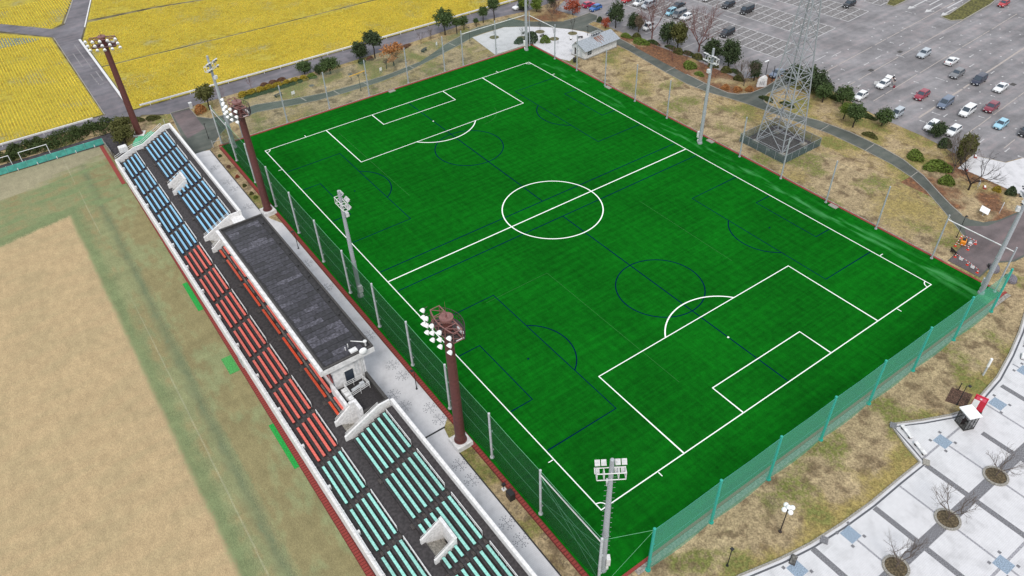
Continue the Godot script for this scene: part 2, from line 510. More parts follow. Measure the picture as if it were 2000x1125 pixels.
const PATH_IN := [-42.6, -61.0, -40.4, -64.0, -38.9, -65.9, -35.4, -69.3, -29.0, -70.6, -22.5, -68.9, -15.7, -67.2, -8.2, -66.6, -0.1, -66.6, 8.8, -67.6, 17.5, -70.0, 27.1, -73.0, 32.6, -75.0, 36.1, -75.2, 41.9, -75.1, 46.9, -71.4, 50.9, -67.6, 54.2, -63.1, 56.6, -58.9, 57.3, -54.0, 57.3, -46.3, 57.1, -42.2, 56.4, -35.9, 55.5, -27.8, 55.0, -20.4, 55.6, -14.8, 57.2, -9.1, 58.1, -5.3, 58.7, -1.4, 59.9, 7.0, 61.0, 13.6, 60.9, 21.1, 60.4, 28.2, 59.2, 33.2, 57.2, 37.5, 54.7, 41.5, 52.5, 44.9, 49.0, 50.0, 43.4, 51.0, 41.4, 51.2]
const PATH_OUT := [41.4, 56.6, 43.6, 56.4, 46.9, 56.2, 49.5, 57.8, 56.0, 58.5, 66.0, 60.0, 90.0, 62.0, 90.0, 52.0, 65.2, 51.1, 63.1, 50.9, 58.5, 50.2, 55.9, 49.0, 54.9, 47.1, 55.0, 45.6, 56.3, 42.8, 58.3, 39.3, 61.3, 34.4, 63.5, 28.7, 64.4, 23.2, 64.7, 15.9, 63.7, 8.9, 62.2, 4.6, 61.2, -2.3, 61.8, -3.9, 63.1, -5.2, 65.5, -5.9, 71.4, -5.8, 76.5, -6.4, 75.5, -9.6, 70.4, -8.7, 66.9, -8.2, 62.6, -8.3, 59.9, -9.7, 58.7, -11.6, 58.3, -18.2, 58.5, -24.0, 58.9, -31.3, 59.8, -43.2, 60.2, -47.9, 60.4, -57.7, 60.2, -62.0, 64.0, -62.8, 66.1, -65.0, 65.7, -68.0, 60.6, -67.6, 56.6, -67.8, 51.2, -72.2, 48.5, -74.7, 46.6, -79.6, 45.1, -78.2, 36.7, -79.3, 30.7, -77.6, 22.6, -74.8, 13.0, -70.2, 3.4, -68.8, -5.0, -68.9, -12.7, -69.5, -21.4, -71.9, -27.7, -74.1, -33.5, -73.8, -38.2, -74.2, -40.4, -77.0, -40.4, -82.4, -44.6, -82.6, -46.0, -70.0, -46.0, -61.0]

func ground() -> void:
	struct("ground", sheet(rect(-1500, -1500, 1500, 1500), -0.06), M.base)
	var pk := Rect2(-46, -92, 132, 166)
	struct("park_lawn", sheet(rect(-46, -84.6, 86, 74), -0.012, pk), M.park)
	var of := Rect2(-98, -78, 38, 140)
	struct("sports_field", sheet(rect(-98, -77.2, -60.1, 62), -0.012, of), M.old_field)
	# rice paddies and farm roads
	var pr := Rect2(-92, -270, 180, 180)
	var names := [[[-90, -162, -69.0, -162.5, -57.4, -148.4, -57.0, -92.0, -90, -91.2], "x"], [[-90, -250, -44.0, -250, -41.2, -196, -47.0, -176, -53.0, -157.5, -56.2, -155.2, -68.5, -169.5, -90, -182], "x"],
		[[-50.9, -90.0, 60, -88.7, 60, -115.4, 24, -115.7, -11, -116.8, -50.9, -119.0], "z"], [[-50.9, -119.6, -11, -117.4, 24, -116.3, 60, -116.0, 60, -149.0, -15, -149.3, -28.7, -152.4, -46.9, -153.6, -50.9, -141.0], "z"], [[-46.4, -155.6, -28.7, -153.6, -15, -150.4, 60, -150, 60, -250, -38.0, -250, -36.0, -196, -41.0, -174.0], "z"]]
	for q in names: struct("rice_paddy", sheet(P2(q[0]), -0.03, pr), M.paddy)
	var ra := Rect2(0, 0, 70, 70)
	struct("road", sheet(P2([-90, -90.9, -56.7, -91.2, -51.2, -89.4, 60, -88.0, 140, -86.5, 140, -79.5, 62, -81.0, 54, -80.2, 46.2, -81.4, 33.9, -83.4, 19.2, -82.2, -2.8, -81.4, -24, -82.9, -40, -82.8, -45, -82.4, -50, -86.0, -54.0, -83.0, -58, -88.3, -90, -88.9]), 0.0, ra), M.road)
	struct("road", sheet(P2([-56.6, -91.1, -56.7, -148.0, -68.2, -163.2, -90, -176, -90, -183, -67.3, -169.4, -55.6, -154.5, -52.4, -156.2, -46.3, -175.9, -40.4, -196, -43, -250, -38.5, -250, -36.4, -196, -42.0, -172.1, -48.2, -151.2, -51.5, -140.6, -51.5, -95.9, -51.3, -89.5]), 0.002, ra), M.road)
	# concrete edges of the farm roads
	var e := MB.new()
	e.ribbon(P2([-56.75, -91.5, -56.85, -148.0]), 0.22, -0.03, 0.06)
	e.ribbon(P2([-52.3, -157.0, -46.2, -176.0, -40.3, -196.0]), 0.35, -0.03, 0.08)
	struct("road_edging", e.mesh(), M.kerb)
	var e2 := MB.new()
	e2.ribbon(P2([-48.3, -150.4, -42.0, -171.8, -36.3, -196.0]), 0.3, -0.03, 0.1)
	struct("road_edging", e2.mesh(), M.white_wall)
	var rp := MB.new()
	for q in [[-53.4, -139.0, -53.2, -119.5], [-54.2, -116.6, -54.0, -108.4], [-52.8, -117.4, -52.7, -110.6], [-54.2, -108.4, -52.9, -108.6], [-55.0, -133, -54.9, -122]]:
		rp.ribbon(P2(q), 0.28, 0.0, 0.010)
	struct("road_patch", rp.mesh(), mat(col(176, 172, 176), 0.8, 0.0, M.blot, 0.6))
	struct("ditch_water", sheet(P2([-90, -152.5, -70.0, -149.4, -62.0, -148.6, -60.0, -149.6, -63.5, -153.4, -69.0, -157.6, -90, -164]), -0.018), mat(col(120, 138, 112), 0.25, 0.0, M.blot, 0.15))
	# dark service yard behind the old field
	struct("service_yard", sheet(P2([-90, -81.9, -57.0, -81.9, -56.4, -74, -57.4, -66.5, -58.8, -66.5, -60.0, -77.0, -90, -78.0]), -0.006), M.black_asphalt)
	struct("planting_bed", sheet(P2([-90, -88.6, -56.4, -88.0, -46.0, -82.6, -46.0, -66.4, -56.0, -66.4, -56.2, -81.8, -90, -82.0]), -0.010, Rect2(-92, -160, 132, 166)), M.park)
	# footpath round the ground
	var pp := PATH_IN.duplicate(); pp.append_array(PATH_OUT)
	struct("footpath", sheet(P2(pp), 0.006, ra), M.path)
	struct("access_drive", sheet(P2([41.5, 51.4, 48.9, 50.2, 52.3, 47.6, 55.4, 50.0, 64, 51.4, 89.5, 52.4, 89.5, 61.6, 66, 59.6, 49.5, 57.4, 46.9, 55.8, 41.5, 56.4]), 0.012, ra), M.brown_asphalt)
	struct("gate_ramp", sheet(P2([-44.4, -82.2, -40.4, -81.9, -40.7, -70.6, -45.2, -68.4]), 0.014, ra), M.brown_asphalt)
	var kb := MB.new()
	var kl := P2(PATH_OUT)
	kb.ribbon(kl.slice(13, 36), 0.18, -0.03, 0.12)
	struct("kerb", kb.mesh(), M.kerb)
	var kb2 := MB.new()
	kb2.ribbon(kl.slice(37, 46), 0.18, -0.03, 0.12)
	struct("kerb", kb2.mesh(), M.kerb)
	var kb3 := MB.new()
	kb3.ribbon(kl.slice(50, 53), 0.18, -0.03, 0.12); kb3.ribbon(kl.slice(53, 66), 0.14, -0.03, 0.10)
	struct("kerb", kb3.mesh(), M.kerb)
	var kb4 := MB.new()
	kb4.ribbon(P2(PATH_IN).slice(2, 13), 0.10, -0.03, 0.05); kb4.ribbon(P2(PATH_IN).slice(18, 38), 0.10, -0.03, 0.05)
	struct("kerb", kb4.mesh(), M.kerb)
	var jn := MB.new()
	for q in [[57.6, -28.4, 3.5], [56.6, -18.0, 3.4], [59.6, 3.4, 2.6], [62.2, 11.6, 3.2], [62.6, 22.0, 3.4], [60.6, 33.0, 3.2]]:
		jn.box(V3(q[0], 0.0095, q[1]), V3(q[2], 0.004, 0.16), Basis(Vector3.UP, 0.1))
	for q in [[-32, -72.2], [-18, -69.9], [-10.5, -68.2], [-3, -67.9], [10, -69.2], [25, -74.2]]:
		jn.box(V3(q[0], 0.0095, q[1]), V3(0.3, 0.004, 2.4), Basis(Vector3.UP, 0.15))
	struct("path_joint", jn.mesh(), M.kerb)
	# pale paving: round yard at the far corner, walkway behind the stand, plaza, strip by the car park
	var pl := Rect2(0, 0, 24, 24)
	struct("paved_yard", sheet(P2([30.0, -61.9, 31.5, -74.6, 36.1, -74.8, 41.9, -74.8, 46.9, -71.2, 50.9, -67.4, 54.2, -62.9, 56.2, -58.9, 56.9, -55.0, 56.9, -50.5, 45.6, -49.8, 44.6, -48.4, 42.0, -47.2, 40.7, -50.6, 40.9, -61.9]), 0.010, pl), M.plaza)
	struct("walkway", sheet(P2([-47.4, -62.0, -42.9, -60.6, -42.85, -31.4, -42.3, -29.0, -41.2, -26.4, -41.15, 30.0, -42.4, 31.2, -42.9, 33.8, -42.9, 70.0, -47.4, 70.0]), 0.004, pl), M.plaza)
	struct("paved_strip", sheet(P2([75.3, 35.9, 68.6, 36.8, 69.2, 39.0, 69.0, 49.0, 69.5, 51.0, 88, 50.6, 88, 44.0, 77.5, 41.2]), 0.010, pl), M.plaza)
	plaza(pl)
	# brick edging of the walkway
	var wb := part(self, numbered("brick_edging"), one_box(V3(-41.12, -0.02, -60.2), V3(-40.42, 0.10, 60.0)), M.brick_dark)
	wb.set_meta("kind", "structure")
	var bb := MB.new()
	for k in 255:
		var z := -59.9 + 0.47 * k
		bb.lh(V3(-41.02, 0.09, z), V3(-40.52, 0.135, z + 0.33))
	var bo := part(wb, "brick_course", bb.mesh(), M.brick)
	bo.set_meta("kind", "stuff")
	for q in [[-40.9, 60.7, 41.2, 61.05, "near"], [-40.9, -61.15, 40.9, -60.75, "far"]]:
		struct("brick_kerb", one_box(V3(q[0], -0.03, q[1]), V3(q[2], 0.10, q[3])), M.brick)
	struct("brick_kerb", one_box(V3(40.35, -0.03, -60.7), V3(40.72, 0.10, 50.9)), M.brick)
	struct("brick_kerb", one_box(V3(40.35, -0.03, 50.95), V3(40.72, 0.05, 60.6)), M.brick)
	struct("kerb_strip", one_box(V3(40.74, -0.03, -60.7), V3(40.98, 0.06, 50.8)), M.concrete)
	struct("kerb_strip", one_box(V3(-36.0, -0.03, 61.08), V3(41.0, 0.05, 61.75)), M.concrete)
	struct("kerb_strip", one_box(V3(-40.0, -0.03, -61.55), V3(40.2, 0.05, -61.18)), M.concrete)
	# gutter of the walkway
	var g := MB.new()
	g.lh(V3(-43.0, -0.02, -60.5), V3(-42.86, 0.10, -31.6)); g.lh(V3(-43.0, -0.02, 34.0), V3(-42.86, 0.10, 70))
	g.lh(V3(-47.2, -0.02, 31.0), V3(-42.2, 0.02, 31.25))
	struct("gutter", g.mesh(), M.black)
	struct("brick_apron", one_box(V3(-60.35, -0.03, -58.5), V3(-59.5, 0.05, 68)), M.brick_dark)
	struct("brick_apron", one_box(V3(-61.2, -0.03, -77.0), V3(-60.5, 0.06, -58.4)), M.brick)
	var ab := MB.new()
	for k in 300:
		var z := -58.3 + 0.42 * k
		ab.lh(V3(-60.28, 0.03, z), V3(-59.62, 0.075, z + 0.30))
	var abo := part(self, numbered("apron_bricks"), ab.mesh(), M.brick)
	abo.set_meta("kind", "structure")
	# loose green mats beside the front wall
	for q in [[-61.15, -20.3, -60.2, -12.0, 0, "long bright green mat lying by the coral benches' front wall"], [-61.0, 16.7, -60.15, 25.4, 0, "long bright green mat nearest the camera, beside the brick apron"]]:
		var o := part(self, numbered("green_mat"), one_box(V3(q[0], -0.01, q[1]), V3(q[2], 0.03, q[3])), M.bright_green)
		tag(o, q[5], "mat", "green mats on the old field")
	var o3 := part(self, numbered("green_mat"), one_box(V3(-61.9, -0.01, 0.6), V3(-60.45, 0.03, 4.4)), M.pale_green)
	tag(o3, "short wide pale green mat between the two long mats", "mat", "green mats on the old field")

func plaza(pl: Rect2) -> void:
	var edge := [-40.0, 66.8, -27.2, 68.3, -22.1, 69.6, -17.8, 70.4, -13.0, 70.9, -7.7, 71.2, -2.4, 71.2, 2.0, 71.3, 2.9, 68.8, 4.4, 65.6, 8.1, 67.6, 11.8, 69.3, 14.8, 70.3, 19.1, 69.8, 23.1, 69.4, 28.8, 68.1, 34.5, 66.5, 38.8, 65.0, 45, 62.6]
	var pg := edge.duplicate(); pg.append_array([60, 62.6, 60, 110, -40, 110])
	struct("plaza", sheet(P2(pg), 0.006, pl), M.plaza)
	var k := MB.new()
	var ep := P2(edge)
	k.ribbon(ep, 0.22, -0.03, 0.14)
	struct("plaza_kerb", k.mesh(), M.kerb)
	var d := MB.new()
	var op := PackedVector2Array()
	for i in ep.size(): op.append(ep[i] + Vector2(0, 0.55) + (Vector2(0.45, 0) if i == 8 or i == 7 else Vector2.ZERO))
	d.ribbon(op, 0.22, 0, 0.012)
	struct("drain_channel", d.mesh(), mat(col(104, 106, 114), 0.8, 0.0, M.fine, 0.8))
	var b := MB.new()
	for q in [[-18.1, 71.0], [-8.0, 71.9], [2.25, 72.0], [12.4, 73.4], [22.1, 70.6], [32.0, 68.4]]:
		b.lh(V3(q[0] - 0.38, 0.0, q[1]), V3(q[0] + 0.38, 0.014, 77.3)); b.lh(V3(q[0] - 0.38, 0.0, 78.5), V3(q[0] + 0.38, 0.014, 100))
	b.lh(V3(-30, 0.0, 77.3), V3(50, 0.014, 78.5))
	struct("paving_band", b.mesh(), M.dark_band)
	var t := MB.new()
	for q in [[-13.2, 71.6], [-3.0, 71.9], [7.2, 71.6], [17.3, 70.8], [27.2, 69.4]]:
		t.lh(V3(q[0] - 0.13, 0.0, q[1]), V3(q[0] + 0.13, 0.010, 77.3)); t.lh(V3(q[0] - 0.13, 0.0, 78.5), V3(q[0] + 0.13, 0.010, 100))
	t.lh(V3(-30, 0.0, 84.4), V3(50, 0.010, 84.7))
	t.lh(V3(2.7, 0.0, 71.1), V3(11.9, 0.010, 71.35))
	struct("paving_band", t.mesh(), M.thin_band)
	for q in [[-21.5, 71.6], [-13.2, 72.4], [7.2, 71.2], [18.6, 72.0], [27.2, 71.2], [-3.0, 84.55], [7.2, 84.55]]:
		var s := MB.new()
		s.box(V3(q[0], 0.012, q[1]), V3(1.7, 0.012, 1.7), Basis(Vector3.UP, 0.0))
		var so := struct("blue_paving", s.mesh(), M.blue_tile)
		var cr := MB.new()
		for w in [[-1.05, -1.05], [1.05, -1.05], [1.05, 1.05], [-1.05, 1.05]]:
			cr.box(V3(q[0] + w[0], 0.012, q[1] + w[1]), V3(0.36, 0.012, 0.36))
		part(so, "corner_tile", cr.mesh(), M.dark_band)
	# snowflake inlays in the walkway
	var fm := MB.new()
	for a in 4:
		var dx := 1.0 if a % 2 == 0 else 0.0
		var dz := 1.0 - dx
		var sg := 1.0 if a < 2 else -1.0
		for i in [1, 2, 3, 4]:
			fm.box(V3(dx * sg * i * 0.24, 0.010, dz * sg * i * 0.24), V3(0.13, 0.008, 0.13))
		for i in [2, 3]:
			for w in [-1.0, 1.0]:
				fm.box(V3(dx * sg * i * 0.24 + dz * w * (i - 1) * 0.2 + dx * sg * 0.1, 0.010, dz * sg * i * 0.24 + dx * w * (i - 1) * 0.2 + dz * sg * 0.1), V3(0.13, 0.008, 0.13))
	fm.box(V3(0, 0.010, 0), V3(0.17, 0.008, 0.17))
	var fmesh := fm.mesh()
	for q in [[-42.3, 16.9], [-42.2, 19.6], [-42.1, 27.1], [-44.9, 22.0], [-44.7, 24.7], [-42.0, 9.3], [-42.1, 29.6], [-43.9, 37.4], [-43.9, 40.2], [-43.9, 47.7], [-43.9, 50.5], [-44.2, -46.1], [-44.1, -43.0], [-44.1, -35.5], [-44.5, -53.1], [-42.4, -4.9], [-42.4, -12.6], [-43.9, 58.0]]:
		var o := struct("snowflake_inlay", fmesh, M.flake)
		o.position = V3(q[0], 0, q[1]); o.rotation.y = 0.0
	for q in [[41.3, -66.1], [47.4, -66.3], [47.4, -60.2], [53.3, -60.0], [50.6, -54.0], [36.0, -71.0]]:
		var r := MB.new(); r.poly(arc2(q[0], q[1], 1.25, 0, TAU, 24), 0.02)
		struct("tree_pit_soil", r.mesh(), mat(col(138, 130, 92), 1.0, 0.0, M.blot, 0.7))

func pitch() -> void:
	struct("artificial_turf", sheet(rect(-40.42, -60.74, 40.36, 60.72), 0.012, Rect2(-40.4, -60.8, 80.8, 121.6)), M.turf)
	var w := 33.9; var l := 53.0
	var y0 := 0.012; var y1 := 0.022; var wd := 0.2
	var lines := [[[-w, -l, w, -l, w, l, -w, l], true], [[-w, 0, w, 0], false]]
	for s in [-1.0, 1.0]:
		lines.append([[-20.16, s * l, -20.16, s * (l - 16.5), 20.16, s * (l - 16.5), 20.16, s * l], false])
		lines.append([[-9.16, s * l, -9.16, s * (l - 5.5), 9.16, s * (l - 5.5), 9.16, s * l], false])
	for q in lines:
		var b := MB.new()
		b.ribbon(P2(q[0]), wd, y0, y1, q[1])
		struct("white_pitch_line", b.mesh(), M.white_line)
	var c := MB.new()
	c.ribbon(arc2(0, 0, 9.15, 0, TAU * 95.0 / 96.0, 95), wd, y0, y1 + 0.002, true)
	struct("white_pitch_line", c.mesh(), M.white_line)
	for s in [-1.0, 1.0]:
		var a := MB.new()
		var cz: float = s * (l - 11.0)
		var th := asin(5.5 / 9.15)
		a.ribbon(arc2(0, cz, 9.15, -s * th, -s * (PI - th), 32), wd, y0, y1 + 0.002)
		struct("white_pitch_line", a.mesh(), M.white_line)
		var d := MB.new()
		d.poly(arc2(0, cz, 0.16, 0, TAU, 12), y1)
		struct("penalty_spot", d.mesh(), M.white_line)
	var cs := MB.new(); cs.poly(arc2(0, 0, 0.16, 0, TAU, 12), y1 + 0.004)
	struct("centre_spot", cs.mesh(), M.white_line)
	for sx in [-1.0, 1.0]:
		for sz in [-1.0, 1.0]:
			var a := MB.new()
			var mid := atan2(-sz, -sx)
			a.ribbon(arc2(sx * w, sz * l, 1.0, mid - PI / 4, mid + PI / 4, 10), 0.14, y0, y1 + 0.002)
			struct("corner_arc", a.mesh(), M.white_line)
			var t := MB.new()
			t.lh(V3(sx * (w + 0.5) - 0.35, y0, sz * (l - 9.15) - 0.06), V3(sx * (w + 0.5) + 0.35, y1, sz * (l - 9.15) + 0.06))
			t.lh(V3(sx * (w - 9.15) - 0.06, y0, sz * (l + 0.5) - 0.35), V3(sx * (w - 9.15) + 0.06, y1, sz * (l + 0.5) + 0.35))
			struct("corner_mark", t.mesh(), M.white_line)
	# blue lines of the two small cross pitches
	y1 = 0.018; wd = 0.19
	for s in [-1.0, 1.0]:
		var zc: float = s * 27.75
		var b := MB.new()
		b.ribbon(P2([-w, s * 3.0, w, s * 3.0]), wd, y0, y1)
		struct("blue_pitch_line", b.mesh(), M.blue_line)
		var b2 := MB.new()
		b2.ribbon(P2([0, s * 3.1, 0, s * 52.8]), wd, y0, y1 - 0.001)
		struct("blue_pitch_line", b2.mesh(), M.blue_line)
		var b3 := MB.new()
		b3.ribbon(arc2(0, zc, 7.0, 0, TAU * 71.0 / 72.0, 71), wd, y0, y1 + 0.001, true)
		struct("blue_pitch_line", b3.mesh(), M.blue_line)
		for sx in [-1.0, 1.0]:
			var e := MB.new()
			e.ribbon(P2([sx * 33.7, zc - 14.55, sx * 22.1, zc - 14.55, sx * 22.1, zc + 14.55, sx * 33.7, zc + 14.55]), wd, y0, y1)
			e.ribbon(P2([sx * 33.7, zc - 6.5, sx * 30.1, zc - 6.5, sx * 30.1, zc + 6.5, sx * 33.7, zc + 6.5]), wd, y0, y1)
			var th := acos(3.95 / 7.0)
			e.ribbon(arc2(sx * 26.05, zc, 7.0, (PI if sx > 0 else 0.0) - th, (PI if sx > 0 else 0.0) + th, 24), wd, y0, y1 + 0.001)
			struct("blue_pitch_line", e.mesh(), M.blue_line)
			var d := MB.new()
			d.poly(arc2(sx * 26.0, zc, 0.16, 0, TAU, 10), y1)
			struct("blue_spot", d.mesh(), M.blue_line)
	# barely visible scuffed remains of older set-outs
	for q in [[8, -40, 6.0, 0.2, 1.6]]:
		var o := MB.new()
		o.ribbon(arc2(q[0], q[1], q[2], q[3], q[4], 24), 0.07, y0, 0.015)
		struct("worn_line", o.mesh(), M.old_line)
	var wl := MB.new()
	for q in [[-12, 14, -12, 44], [-18.5, -50, -18.5, -20], [14, 8, 14, 30], [-24, 14, -12, 14]]:
		wl.ribbon(P2(q), 0.06, y0, 0.015)
	struct("worn_line", wl.mesh(), M.old_line)

func net_bay(parent: Node, a: Vector3, b: Vector3, y0: float, y1: float, m: Material) -> void:
	var q := MB.new()
	var d := (b - a)
	var nrm := Vector3(-d.z, 0, d.x).normalized()
	var nseg := 6
	for i in nseg:
		for j in 4:
			var pts: Array[Vector3] = []
			for w in [[i, j], [i + 1, j], [i + 1, j + 1], [i, j + 1]]:
				var fx: float = float(w[0]) / nseg; var fy: float = float(w[1]) / 4.0
				pts.append(a + d * fx + Vector3.UP * lerpf(y0, y1, fy) + nrm * (0.22 * sin(PI * fx) * (1.0 - fy * 0.85)))
			q.quad(pts[0], pts[1], pts[2], pts[3])
	part(parent, "net_panel", q.mesh(), m)

func net_fence(label: String, pts: Array, h: float, pm: Material, nm: Material, post_r: float, beams: Array, wire_y: Array, wire_m: Material, gaps: Array) -> Node3D:
	var o := thing("safety_net_fence", label, "net fence", V3(pts[0][0], 0, pts[0][1]), 0.0, "net fences around the pitch")
	var org := o.position
	for i in pts.size():
		var p := V3(pts[i][0], 0, pts[i][1]) - org
		var b := MB.new()
		b.tube(p + V3(0, -0.1, 0), p + V3(0, h, 0), post_r, post_r * 0.9, 10)
		b.ball(p + V3(0, h, 0), V3(post_r, 0.08, post_r), 4)
		var po := part(o, "post", b.mesh(), pm)
		var f := MB.new()
		f.tube(p + V3(0, 0.0, 0), p + V3(0, 0.16, 0), post_r * 1.8, post_r * 1.6, 10)
		part(po, "base_collar", f.mesh(), pm)
		for yy in [1.4, 5.0]:
			var f2 := MB.new()
			f2.box(p + V3(post_r + 0.08, yy, 0), V3(0.16, 0.2, 0.12))
			part(po, "net_bracket", f2.mesh(), pm)
	for i in pts.size() - 1:
		if i in gaps: continue
		var a := V3(pts[i][0], 0, pts[i][1]) - org; var c := V3(pts[i + 1][0], 0, pts[i + 1][1]) - org
		net_bay(o, a, c, 0.05, h - 0.25, nm)
		for y in wire_y:
			var b := MB.new()
			b.tube(a + V3(0, y, 0), a.lerp(c, 0.5) + V3(0, y - 0.10, 0), 0.022, 0.022, 4, false)
			b.tube(a.lerp(c, 0.5) + V3(0, y - 0.10, 0), c + V3(0, y, 0), 0.022, 0.022, 4, false)
			part(o, "wire", b.mesh(), wire_m)
	for i in beams:
		var a := V3(pts[i][0], h - 0.8, pts[i][1]) - org; var c := V3(pts[i + 1][0], h - 0.8, pts[i + 1][1]) - org
		part(o, "top_beam", one_tube(a, c, 0.09, 0.09, 8), M.white_metal)
	return o

func nets() -> void:
	var L := []
	for z in [-62.0, -52.9, -42.6, -32.2, -21.7, -11.4, -1.3, 8.6, 18.7, 28.8, 38.9, 49.1, 59.6]: L.append([-39.95, z])
	var o := net_fence("tall dark green net on silver posts between the turf and the grandstand walkway", L, 8.55, M.silver, M.net_green, 0.17, [0, 11], [8.4, 5.6, 2.9], M.rope, [])
	var b := MB.new()
	for q in [[0.0, 7.4, 10.4, 2.6], [0.0, 2.6, 10.4, 7.0], [0.0, 7.4, 10.4, 0.2]]:
		b.tube(V3(0, q[1], 49.1 + 62.0), V3(0, q[3], 49.1 + 62.0 + q[2]), 0.02, 0.02, 4, false)
	part(o, "brace_wire", b.mesh(), M.rope)
	var R := []
	for z in [-60.8, -50.4, -41.9, -31.7, -21.6, -11.6, -1.5, 8.6, 18.7, 28.8, 39.0, 49.3, 59.8]: R.append([39.9, z])
	net_fence("thin silver-grey posts with nearly invisible net on the park side of the turf", R, 8.6, M.galv, M.net_clear, 0.14, [0, 11], [8.4], M.net_faint, [11])
	var F := []
	for x in [-35.4, -25.3, -15.2, -5.2, 5.1, 15.2, 20.5, 30.3, 39.6]: F.append([x, -61.85])
	net_fence("grey posts with faint pale net behind the far goal line", F, 8.5, M.galv, M.net_faint, 0.15, [6, 7], [8.3], M.net_faint, [])
	var N := []
	for k in 8: N.append([-34.7 + 9.98 * k, 61.85])
	var o4 := net_fence("translucent teal net on turquoise posts behind the near goal line", N, 8.25, M.teal, M.net_teal, 0.19, [], [8.0, 4.2], M.teal_board, [])
	var g := MB.new()
	g.tube(V3(0, 8.0, 0), V3(-39.9 + 34.7, 8.2, 59.6 - 61.85), 0.02, 0.02, 4, false)
	g.tube(V3(0, 8.0, 0), V3(-4.6, 0.1, -1.6), 0.02, 0.02, 4, false)
	part(o4, "guy_wire", g.mesh(), M.rope)

const S0 := -62.88
const SP := 7.634
const FLO := [1.55, 1.90, 2.27, 2.62]                 # lower rows
const XLO := [-58.2, -57.38, -56.55, -55.76]
const FUP := [3.30, 3.66, 4.03, 4.38, 4.75, 5.11]     # upper rows
const XUP := [-53.2, -52.4, -51.58, -50.76, -49.94, -49.12]
const AISLE := 2.95
const DECK := 5.42

func prof_lower() -> PackedVector2Array:
	return P2([-58.98, 0.0, -58.98, 1.55, -57.80, 1.55, -57.80, 1.90, -56.98, 1.90, -56.98, 2.27, -56.16, 2.27, -56.16, 2.62, -55.30, 2.62, -55.30, AISLE, -53.62, AISLE, -53.62, 0.0])
func prof_upper(i0: int, deck: bool) -> PackedVector2Array:
	var a := []
	var xs := [-53.60, -52.80, -51.98, -51.16, -50.34, -49.52, -48.70]
	a.append_array([xs[i0], 0.0])
	for i in range(i0, 6):
		a.append_array([xs[i], FUP[i], xs[i + 1], FUP[i]])
	if deck: a.append_array([xs[6], DECK, -47.64, DECK, -47.64, 0.0])
	else: a.append_array([xs[6], 0.0])
	return P2(a)

func bench(st: Node, x: float, y: float, z0: float, z1: float, m: Material, md: Material) -> void:
	var b := MB.new()
	b.bev(V3(x - 0.17, y - 0.07, z0), V3(x + 0.17, y, z1), 0.025)
	var bm := m
	if m is StandardMaterial3D:
		var key := "tone%d_%d" % [m.get_instance_id(), hash(Vector2(x, z0)) % 4]
		if not M.has(key):
			var d: StandardMaterial3D = m.duplicate()
			var f0 := [1.0, 0.97, 0.94, 0.985][hash(Vector2(x, z0)) % 4] as float
			d.albedo_color = m.albedo_color.lerp(Color(0.78, 0.76, 0.72), (1.0 - f0) * 0.8) * Color(f0, f0, f0)
			M[key] = d
		bm = M[key]
	var o := part(st, "bench", b.mesh(), bm)
	var f := MB.new()
	f.lh(V3(x - 0.14, y - 0.30, z0 + 0.05), V3(x + 0.14, y - 0.072, z1 - 0.05))
	var n := int((z1 - z0) / 1.5) + 2
	for i in n:
		var z := lerpf(z0 + 0.2, z1 - 0.2, i / float(n - 1))
		f.lh(V3(x - 0.12, y - 0.43, z - 0.05), V3(x + 0.12, y - 0.30, z + 0.05))
	part(o, "bench_frame", f.mesh(), md)

func rail(st: Node, x: float, y: float, z0: float, z1: float) -> void:
	var b := MB.new()
	b.tube(V3(x, y + 0.92, z0), V3(x, y + 0.92, z1), 0.05, 0.05, 6)
	b.tube(V3(x, y + 0.5, z0), V3(x, y + 0.5, z1), 0.03, 0.03, 5)
	var n := 5
	for i in n:
		var z := lerpf(z0, z1, i / float(n - 1))
		b.tube(V3(x, y, z), V3(x, y + 0.92, z), 0.03, 0.03, 6)
	part(st, "handrail", b.mesh(), M.white_metal)

func slope_wall(st: Node, nm: String, z0: float, z1: float, pts: Array) -> void:
	var b := MB.new()
	b.extrude(P2(pts), z0, z1)
	part(st, nm, b.mesh(), M.stained_wall)

func vomitory(st: Node, zc: float) -> void:
	var x0 := -54.15; var x1 := -51.22
	var h := 1.62
	for s in [-1.0, 1.0]:
		var za: float = zc + s * (h - 0.12)
		slope_wall(st, "stairwell_wall", za - 0.12, za + 0.12, [x0, 2.3, x0, 3.75, x0 + 0.35, 3.85, x1, 5.35, x1, 0.3, x0 + 0.5, 0.3])
		var b := MB.new()
		for y in [0.55, 0.85]:
			b.tube(V3(x0 + 0.1, 3.35 + y, za), V3(x1, 4.9 + y, za), 0.03, 0.03, 6)
		for f in [0.05, 0.5, 0.95]:
			var x := lerpf(x0, x1, f)
			b.tube(V3(x, lerpf(3.6, 5.2, f), za), V3(x, lerpf(4.2, 5.75, f), za), 0.03, 0.03, 6)
		part(st, "stair_rail", b.mesh(), M.white_metal)
	slope_wall(st, "stairwell_wall", zc - h + 0.24, zc + h - 0.24, [x1 - 0.24, 2.2, x1 - 0.24, 5.35, x1 - 0.002, 5.35, x1 - 0.002, 2.2])
	var cp := MB.new()
	cp.lh(V3(x1 - 0.32, 5.352, zc - h - 0.03), V3(x1 + 0.06, 5.43, zc + h + 0.03))
	part(st, "wall_cap", cp.mesh(), M.white_wall)
	for i in 9:
		var x := x0 + 0.06 + i * 0.29
		part(st, "stair_tread", one_box(V3(x, 0.1, zc - h + 0.242), V3(x + 0.289, AISLE - 0.16 * (i + 0.3), zc + h - 0.242)), M.concrete)

